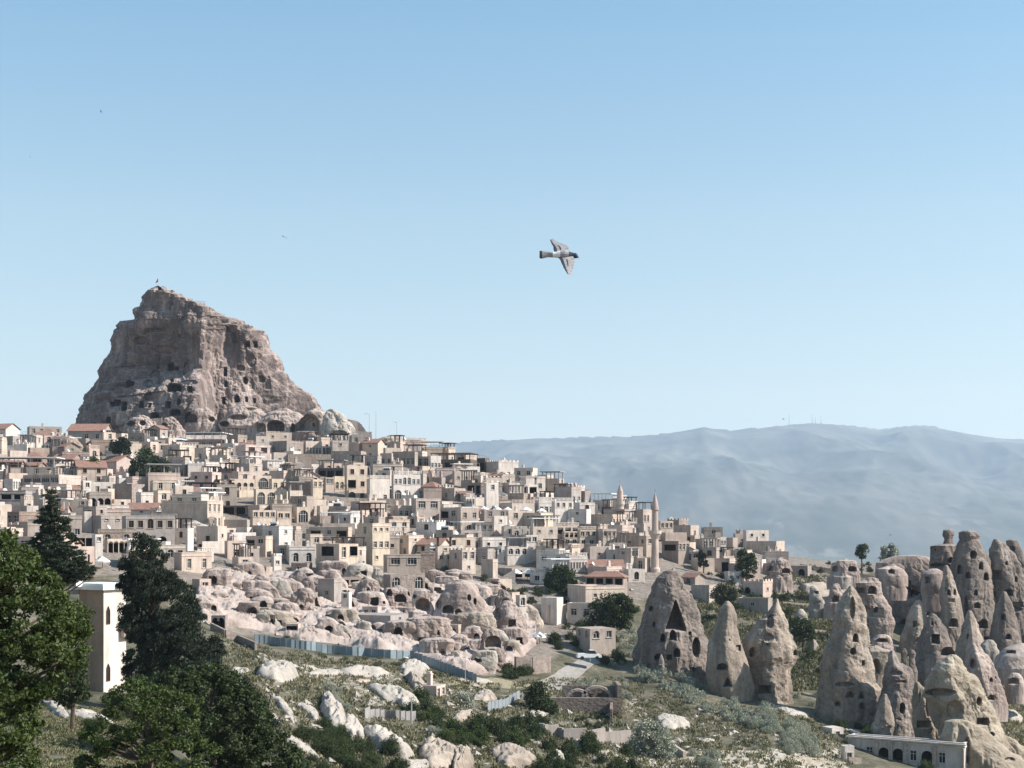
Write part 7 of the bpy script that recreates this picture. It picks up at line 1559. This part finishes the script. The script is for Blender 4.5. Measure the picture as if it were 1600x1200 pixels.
def car(px, py, col, lab, yaw=0, D=None, big=False, grp=None):
    D = D or gdepth(px, py); g = GP(px, D); g.z = max(g.z, (HY-py)*D/F); e = empty('parked_car', g, R(yaw)); tag(e, lab, 'car', grp)
    m_ = simple('paint_%s' % col, {'white': (.75, .75, .74), 'red': (.35, .03, .03), 'grey': (.25, .27, .30)}[col], .25, .03) if 'paint_'+col not in M else M['paint_'+col]; M['paint_'+col] = m_
    Lh, Wh = 2.15, .85; mb = MB(); n_ = 9
    prof = [(-Lh, .35), (-Lh, .85), (-Lh*.93, 1.0), (-Lh*.5, 1.05), (Lh*.42, 1.0), (Lh*.9, .88), (Lh, .7), (Lh, .35)]
    for sy in (-1, 1): mb.poly([(x, sy*Wh, z) for x, z in (prof if sy < 0 else prof[::-1])])
    for a, b_ in zip(prof, prof[1:]+prof[:1]): mb.quad((a[0], -Wh, a[1]), (a[0], Wh, a[1]), (b_[0], Wh, b_[1]), (b_[0], -Wh, b_[1]))
    mb.build('body', [m_], e)
    cab = [(-Lh*.82, 1.02), (-Lh*.62, 1.5), (Lh*.12, 1.52), (Lh*.45, 1.0)] if not big else [(-Lh*.05, 1.02), (.02*Lh, 1.6), (Lh*.4, 1.58), (Lh*.62, 1.0)]
    mb = MB(); k_ = .78
    for sy in (-1, 1): mb.poly([(x, sy*(k_ if z > 1.3 else .82), z) for x, z in (cab if sy < 0 else cab[::-1])])
    for a, b_ in zip(cab[:-1], cab[1:]): mb.quad((a[0], -(k_ if a[1] > 1.3 else .82), a[1]), (a[0], (k_ if a[1] > 1.3 else .82), a[1]), (b_[0], (k_ if b_[1] > 1.3 else .82), b_[1]), (b_[0], -(k_ if b_[1] > 1.3 else .82), b_[1]))
    mb.build('glazing', [M['pane']], e)
    mb = MB(); mb.box(cab[1][0]+.02, cab[2][0]-.02, -.76, .76, cab[2][1]-.01, cab[2][1]+.05); mb.build('car_roof', [m_], e)
    for sx in (-1, 1):
        for sy in (-1, 1): mb = MB(); mb.tube([(sx*Lh*.62, sy*.70, .32), (sx*Lh*.62, sy*.90, .32)], .32, 12); mb.build('wheel', [M['pane']], e)
for px, col, lb, yw in ((512, 'white', 'white car at the left end of the parked row', 8), (524, 'white', 'white hatchback beside the red car', 95), (538, 'red', 'dark red car parked under the tall cream house', 10), (556, 'white', 'long white car right of the red car', 4), (568, 'white', 'white car before the red awning house', 12),
      (594, 'grey', 'grey blue car at the left of the right parked group', 80), (604, 'white', 'bright white car under the balustraded white house', 20), (617, 'grey', 'silver grey car below the staircase', 10), (632, 'white', 'white car before the mansion arches', 170), (642, 'white', 'last white car at the right end of the row', 100)):
    car(px, 784, col, lb, yw, D=421+((px*7) % 5), grp='cars parked along the upper street')
car(920, 1030, 'white', 'white pickup parked at the top of the dirt road', 8, D=262, big=True); car(247, 762, 'white', 'white van parked under the poplar grove wall', 90, D=392); car(234, 762, 'grey', 'car in shade left of the white van', 80, D=392)
def pole(px, yb, yt, lab, D=None, arm=0, r_=.10, name='street_lamp', cat='lamp post', double=False):
    D = D or gdepth(px, yb); s = D/F; g = GP(px, D); zt = (HY-yt)*s-g.z; e = empty(name, g); tag(e, lab, cat)
    mb = MB(); mb.tube([(0, 0, -1), (0, 0, zt)], [r_, r_*.6], 6); mb.build('mast', [M['pole']], e)
    if arm:
        for sg in ((-1, 1) if double else (-1,)):
            mb = MB(); mb.tube([(0, 0, zt-.1), (sg*arm*.5, 0, zt+.2), (sg*arm, 0, zt+.15)], .05, 5); mb.build('arm', [M['pole']], e); mb = MB(); mb.box(sg*arm-.35, sg*arm+.35, -.12, .12, zt+.02, zt+.14); mb.build('lamp_head', [M['pole']], e)
pole(577, 686, 647, 'left tall street lamp with curved arm on the ridge beside the castle', 505, 1.3); pole(587.5, 686, 643, 'tallest plain mast on the ridge beside the castle', 505, name='mast_pole', cat='mast'); pole(620, 694, 660, 'third street lamp from the castle on the green knoll', 500, .7)
pole(651, 706, 689, 'double armed street lamp over the stone mansion', 495, 1.6, double=True); pole(727, 1064, 1020, 'white pole standing before the blue fence end', None, 0, .07, 'utility_pole', 'pole'); pole(922, 1036, 990, 'slim pole beside the white pickup', None, 0, .07, 'utility_pole', 'pole')
pole(643, 1130, 1090, 'dark pole behind the panel fence', None, 0, .10, 'utility_pole', 'pole'); pole(563, 1020, 1000, 'short pole inside the blue fence', None, 0, .07, 'utility_pole', 'pole'); pole(816, 1100, 1080, 'pole near the grey sheet fence', None, 0, .06, 'utility_pole', 'pole'); pole(426, 830, 790, 'tall pole in front of the warm beige houses', 352, 0, .07, 'utility_pole', 'pole')
pole(738, 835, 762, 'tall pole rising mid slope above the beige arch house', 368, 0, .12, 'utility_pole', 'pole')
# flag and rails on the castle rock
D = 596; s = D/F; g = P(247, 462, D); e = empty('flagpole', g); tag(e, 'flagpole with drooping dark red flag on top of the castle rock', 'flag')
mb = MB(); mb.tube([(0, 0, -2), (0, 0, 28*s)], [.14, .07], 6); mb.build('pole', [M['pole']], e)
mb = MB(); z1 = 27.5*s
for y_ in (-.03, .03): mb.poly([(-.05, y_, z1), (-.05, y_, z1-6*s), (-4.6*s, y_+.1, z1-8.2*s), (-2.4*s, y_-.1, z1-5*s)][::(1 if y_ < 0 else -1)])
mf, nn_, bb = new_mat('flag_cloth'); bb.inputs['Base Color'].default_value = (.14, .015, .03, 1); mb.build('flag', [mf], e)
for i, (px, py, w_, dk_) in enumerate(((246, 461, 14, 0), (291, 474, 14, 1), (312, 476, 16, 1), (346, 497, 10, 1))):
    g = P(px, py, 594); e = empty('lookout_railing', g); tag(e, ['railing round the flag platform on the castle top', 'first length of thin railing right of the flag', 'second length of thin railing along the castle top', 'railing above the bright rib of the castle', 'railing on the lower right shoulder of the castle'][i], 'railing')
    mb = MB(); wm = w_*s
    for k in range(7): x = -wm/2+wm*k/6; mb.box(x-.05, x+.05, -.05, .05, -2, 1.3)
    mb.box(-wm/2, wm/2, -.04, .04, 1.3, 1.38); mb.box(-wm/2, wm/2, -.04, .04, .7, .76); mb.build('rails', [M['metal']], e)
for i, (px, py, w_, h_, lb) in enumerate(((241, 463, 7, 4.5, 'dark small hut left of the flagpole on the castle top'), (254, 462, 9, 4.5, 'stone block right of the flagpole on the castle top'), (270, 462, 2.5, 7, 'small dark stump on the castle top right of the platform'))):
    mb = MB(); mb.box(-w_*s/2, w_*s/2, -1.5, 1.5, -2, h_*s); mb.box(-w_*s/2-.15, w_*s/2+.15, -1.6, 1.6, h_*s+.003, h_*s+.25); o = mb.build('rock_platform_block', [M['stone']], None, tuple(P(px, py, 594)), color=C_['br' if i != 1 else 'pk']); tag(o, lb, 'stone block')
# dirt road and track: thin sheets following the ground
def ribbon(path, name, mat):
    V, F_ = [], []; pts = poly_pts(path, 4) if False else path; dense = []
    for a, b_ in zip(path[:-1], path[1:]):
        for t in np.linspace(0, 1, 8, endpoint=False): dense.append(tuple(a[i]+(b_[i]-a[i])*t for i in range(3)))
    dense.append(path[-1])
    for (px, py, w_) in dense:
        D = gdepth(px, py); s = D/F
        for k in range(7):
            q_ = px+w_*(k/6-.5); g = GP(q_, D+(0 if False else 0)); V.append((g.x, g.y, g.z+.07))
    for i in range(len(dense)-1):
        for k in range(6): a = i*7+k; F_.append((a, a+1, a+8, a+7))
    me = mesh_np(name, V, F_, smooth=True); me.materials.append(mat); tag(link(name, me), kind='structure')
md_ = simple('dirt_track', (.27, .245, .22), .95, .2, 1.2); mg_ = simple('grassy_track', (.23, .20, .13), .95, .3, 1.5)
ribbon([(862, 1078, 60), (872, 1066, 46), (884, 1058, 36), (900, 1046, 30), (914, 1036, 26), (936, 1028, 40)], 'dirt_road', md_)
ribbon([(700, 1072, 30), (760, 1068, 60), (820, 1068, 60), (862, 1074, 50)], 'grassy_path', mg_)

# ------------------------------------------------------------------ birds
def pigeon():
    D = 12.4; s = D/F; c0 = P(872, 399, D); q_ = lambda X, Y, dy=0.0: Vector(((X-600)/12*s, dy, -(Y-600)/12*s))
    mb = MB(); spine = [(252, 585, .2, 5.8), (300, 588, .1, 6.2), (400, 583, .0, 4.4), (500, 590, .0, 4.2), (560, 588, .0, 4.6), (640, 585, .0, 6.0), (720, 585, 0, 6.8), (800, 590, 0, 5.6), (850, 594, 0, 4.4), (900, 604, 0, 4.2), (935, 606, 0, 4.2), (962, 614, 0, 3.0), (975, 624, 0, 1.1), (1002, 658, 0, .2)]
    n_ = 12; pp = []
    for i, (X, Y, dy, r_) in enumerate(spine):
        th_ = r_*s; flatk = 0.25 if X < 480 else 0.9
        ring = []
        for k in range(n_):
            t = 2*math.pi*k/n_; ring.append(tuple(q_(X, Y)+Vector((0, math.sin(t)*th_*flatk, math.cos(t)*th_))))
        pp.append(ring)
    for i in range(len(pp)-1):
        X = spine[i][0]; mm = 1 if X < 290 else (0 if X < 500 else (2 if X < 640 else (0 if X < 800 else 1)))
        for k in range(n_): mb.quad(pp[i][k], pp[i][(k+1) % n_], pp[i+1][(k+1) % n_], pp[i+1][k], mm)
    mb.poly(pp[0][::-1], 1)
    def wing(lead, trail, nf, dr, dt):
        def at_(pl, t):
            L_ = [0]; 
            for a, b_ in zip(pl, pl[1:]): L_.append(L_[-1]+math.hypot(b_[0]-a[0], b_[1]-a[1]))
            u = t*L_[-1]
            return (np.interp(u, L_, [p_[0] for p_ in pl]), np.interp(u, L_, [p_[1] for p_ in pl]))
        for i in range(nf):
            t0, t1 = i/nf, (i+1)/nf+0.02; d0, d1 = dr+(dt-dr)*t0, dr+(dt-dr)*min(1, t1)
            l0, l1 = at_(lead, t0), at_(lead, min(1, t1)); r0, r1 = at_(trail, t0), at_(trail, min(1, t1)); th = .0016+(i % 2)*.0012
            def mixp(a, b_, f_): return (a[0]+(b_[0]-a[0])*f_, a[1]+(b_[1]-a[1])*f_)
            tip = mixp(r0, r1, .55); tip = (tip[0]+(tip[0]-l0[0])*(.07 if i > nf*.5 else .03), tip[1]+(tip[1]-l0[1])*(.07 if i > nf*.5 else .03))
            for f0, f1, mm in ((0, .22, 3 if i % 2 else 0), (.22, .5, 3), (.5, .60, 1 if 1 < i < nf*.5 else 3), (.60, .8, 0 if i % 2 else 3), (.8, 1, 1)):
                a, b_, c_, d_ = mixp(l0, r0, f0), mixp(l1, r1, f0), mixp(l1, r1, f1), mixp(l0, r0, f1)
                for sg in (-1, 1):
                    A = [q_(*a, d0+sg*th), q_(*b_, d1+sg*th), q_(*c_, d1+sg*th), q_(*d_, d0+sg*th)]
                    mb.quad(*(A if sg < 0 else A[::-1]), m=mm)
            for sg in (-1, 1): 
                A = [q_(*r0, d0+sg*th), q_(*r1, d1+sg*th), q_(*tip, (d0+d1)/2+sg*th*.3)]; mb.tri(*(A if sg < 0 else A[::-1]), m=1)
    wing([(870, 600), (905, 690), (900, 780), (872, 880), (850, 950), (822, 1035)], [(600, 640), (640, 690), (660, 760), (690, 840), (722, 915), (768, 1020)], 13, -.01, -.17)
    wing([(800, 560), (800, 400), (680, 330), (600, 290), (545, 245), (510, 205)], [(560, 560), (530, 500), (520, 430), (525, 400), (495, 330), (462, 226)], 12, .01, .19)
    mats = [simple('plumage_grey', (.30, .285, .29), .7, .2, 40), simple('plumage_dark', (.045, .05, .07), .6, .2, 40), simple('plumage_white', (.72, .71, .70), .7, .05), simple('plumage_pale', (.40, .37, .36), .7, .2, 40)]
    o = mb.build('pigeon', mats, None, tuple(c0)); tag(o, 'grey pigeon with white rump gliding in the open sky', 'bird')
pigeon()
def small_bird(px, py, wpx, lab, D=60, roll=0, bend=.5, col=None, pitch=0.3):
    s = D/F; w_ = wpx*s/2; mb = MB(); pr = [(-.55, .01), (-.3, .05), (-.05, .11), (.2, .10), (.36, .06), (.5, .015)]
    for i in range(len(pr)-1):
        for k in range(8):
            t0, t1 = k*math.pi/4, (k+1)*math.pi/4; a, b_ = pr[i], pr[i+1]
            mb.quad(*[(0+r_*w_*math.cos(t), x*w_, r_*w_*math.sin(t)) for (x, r_), t in ((a, t0), (a, t1), (b_, t1), (b_, t0))])
    for sg in (-1, 1):
        r0, r1, r2 = (0, .18*w_, .02*w_), (sg*.45*w_, .24*w_, .2*w_*bend), (sg*w_, -.12*w_, (-.15 if bend > .6 else .35)*w_*bend)
        t0, t1 = (0, -.18*w_, .02*w_), (sg*.45*w_, -.14*w_, .2*w_*bend)
        for z in (-.012*w_, .012*w_): mb.quad((r0[0], r0[1], r0[2]+z), (r1[0], r1[1], r1[2]+z), (t1[0], t1[1], t1[2]+z), (t0[0], t0[1], t0[2]+z)); mb.tri((r1[0], r1[1], r1[2]+z), (r2[0], r2[1], r2[2]+z), (t1[0], t1[1], t1[2]+z))
    mb.quad((-.08*w_, -.5*w_, 0), (.08*w_, -.5*w_, 0), (.16*w_, -.85*w_, 0), (-.16*w_, -.85*w_, 0)); mb.quad((-.16*w_, -.85*w_, .004), (.16*w_, -.85*w_, .004), (.08*w_, -.5*w_, .004), (-.08*w_, -.5*w_, .004))
    m_ = col or M.setdefault('swift', simple('dark_plumage', (.03, .035, .045), .7, .2, 20)); o = mb.build('flying_bird', [m_], None, tuple(P(px, py, D))); o.rotation_euler = (pitch, R(roll), R(80)); tag(o, lab, 'bird')
    return o
b1 = small_bird(157.5, 174, 6, 'tiny dark bird in the upper left sky, higher of the pair', roll=60); b1 = small_bird(47, 245, 6, 'tiny dark bird at the far left sky, lower of the pair', roll=0)
b1 = small_bird(443, 370, 13, 'swift with drooping wings above the castle rock', D=50, roll=10, bend=.9); b1.rotation_euler = (.2, R(25), 0)
small_bird(1224, 655, 8, 'speck like bird beside the lone mountain mast', D=80); small_bird(1391, 836, 7, 'tiny bird crossing the far hills near the plateau trees', D=80, bend=1.0)
b1 = small_bird(1424, 924, 44, 'dark pigeon flying in front of the brown cliff wall', D=24, bend=.4, pitch=1.1); b1.rotation_euler = (R(-72), R(12), R(-72))
b1 = small_bird(845, 993, 40, 'pale bird with raised wings over the cafe terrace', D=60, bend=.9, col=M['canvas']); b1.rotation_euler = (.1, R(8), R(20))

# ------------------------------------------------------------------ labels for the plain houses
COLW = CN; LM = [(361, 911, 'large open arch rock'), (410, 935, 'hanging hollow rocks'), (520, 930, 'blank walled ruin'), (590, 985, 'tall blank grey wall'), (660, 945, 'round cellar mouth'), (800, 975, 'three window cliff'), (667, 990, 'pink rock curtain'), (732, 1026, 'big vaulted cave'), (247, 560, 'castle rock'), (282, 686, 'white tent roof'), (230, 730, 'poplar grove'), (187, 697, 'umbrella pine'), (90, 840, 'layered cedar'), (225, 850, 'dark pine top'), (403, 710, 'red windowed pink house'), (490, 700, 'five arched cream front'), (633, 718, 'stone mansion with arches'), (712, 718, 'black pergola hotel'),
      (790, 734, 'white crenellated house'), (422, 776, 'pale yellow arcade house'), (558, 756, 'tall cream house'), (636, 760, 'white arched mansion'), (665, 800, 'plain beige four window house'), (732, 815, 'beige ground arch house'), (584, 850, 'tall yellow house'), (515, 838, 'hotel with picture windows'), (422, 812, 'warm beige twin houses'),
      (290, 800, 'long blank wall building'), (235, 830, 'grey five window house'), (630, 888, 'square beige house'), (718, 880, 'cream corner house'), (808, 868, 'triple arched white house'), (880, 800, 'tall white bright house'), (835, 815, 'yellow corner house'), (969, 780, 'small minaret'), (1023, 830, 'big minaret'), (1068, 832, 'blank ridge house'),
      (1055, 862, 'brown three arch house'), (1195, 855, 'wide low ridge house'), (1052, 940, 'great rock cone'), (945, 905, 'red pavilion'), (720, 935, 'pink rock dome'), (360, 915, 'domed rock house'), (478, 905, 'white village tent'), (300, 835, 'pale boulder bulge'), (576, 775, 'parked cars'), (370, 805, 'green cloth terrace'), (472, 805, 'pointed gatehouse'), (1190, 890, 'carved cave house'), (38, 760, 'glazed pink house'), (140, 675, 'long red roofed house'), (185, 725, 'red gabled house'), (529, 883, 'pointed arch terrace'), (955, 955, 'walnut tree'), (876, 908, 'dark tree by the pavilion')]
ADJ = {'c': 'chimney', 'C': 'two chimneys', 's': 'solar heater', 'd': 'satellite dish', 'P': 'pergola', 'T': 'roofed terrace', 'W': 'white canopy', 'G': 'glazed storey', 'B': 'balcony', 'r': 'red awning', 'u': 'roof railing'}
NW = ['blank', 'one window', 'two windows', 'three windows', 'four windows', 'five windows', 'six windows', 'seven windows', 'eight windows', 'nine windows']
used = set(h['lab'] for h in HOUSES if h['lab'])
def words_(s_): return len(s_.replace('-', ' ').split())
for h in HOUSES:
    if h['lab']: continue
    hw_ = h['e']['category']
    n_ = h['nl']+h['nrr']; nw = NW[n_] if n_ < 10 else 'many windows'
    ht = 'low' if h['H'] < 3.8 else ('tall' if h['H'] > 7.5 else '')
    mat_ = 'rubble' if h['stone'] else COLW[h['col']]
    nm = ('narrow ' if h['x1']-h['x0'] < 24 else ('long ' if h['x1']-h['x0'] > 58 else ''))
    feat = ADJ.get(h['extras'][:1], '') if h['extras'] else {'cren': 'crenels', 'bal': 'balustrade', 'gx': 'red gable roof', 'hip': 'red hip roof', 'gy': 'gable', 'none': ''}.get(h['roof'], '')
    det = []
    if n_ == 0: det = ['windowless'] 
    base = f"{ht+' ' if ht else ''}{nm}{'windowless ' if n_ == 0 else ''}{mat_} {hw_}".strip()
    w2 = ('with '+(nw+(' and '+feat if feat else ''))) if n_ else ('with '+feat if feat else '')
    near = sorted(LM, key=lambda l: math.hypot(l[0]-h['px'], (l[1]-h['py'])*1.4)); got = None
    for l in near[:8]:
        dx, dy = h['px']-l[0], h['py']-l[1]
        rel = ('right of' if dx > 0 else 'left of') if abs(dx) > abs(dy)*1.3 else ('below' if dy > 0 else 'above')
        if l[2] == 'castle rock' : rel = 'below'
        far_ = 'just ' if math.hypot(dx, dy) < 38 else ('well ' if math.hypot(dx, dy) > 95 else '')
        for t in (f"{base} {w2} {far_}{rel} the {l[2]}", ):
            t = ' '.join(t.split())
            if words_(t) > 16: t = ' '.join(f"{base} {'with '+nw if n_ else ''} {far_}{rel} the {l[2]}".split())
            if t not in used and words_(t) <= 16: got = t; break
        if got: break
    if not got:
        l, l2 = near[0], near[1]; got = ' '.join(f"{mat_} {hw_} with {nw} between the {l[2]} and {l2[2]}".split()[:16])
    used.add(got); h['e']['label'] = got; h['lab'] = got
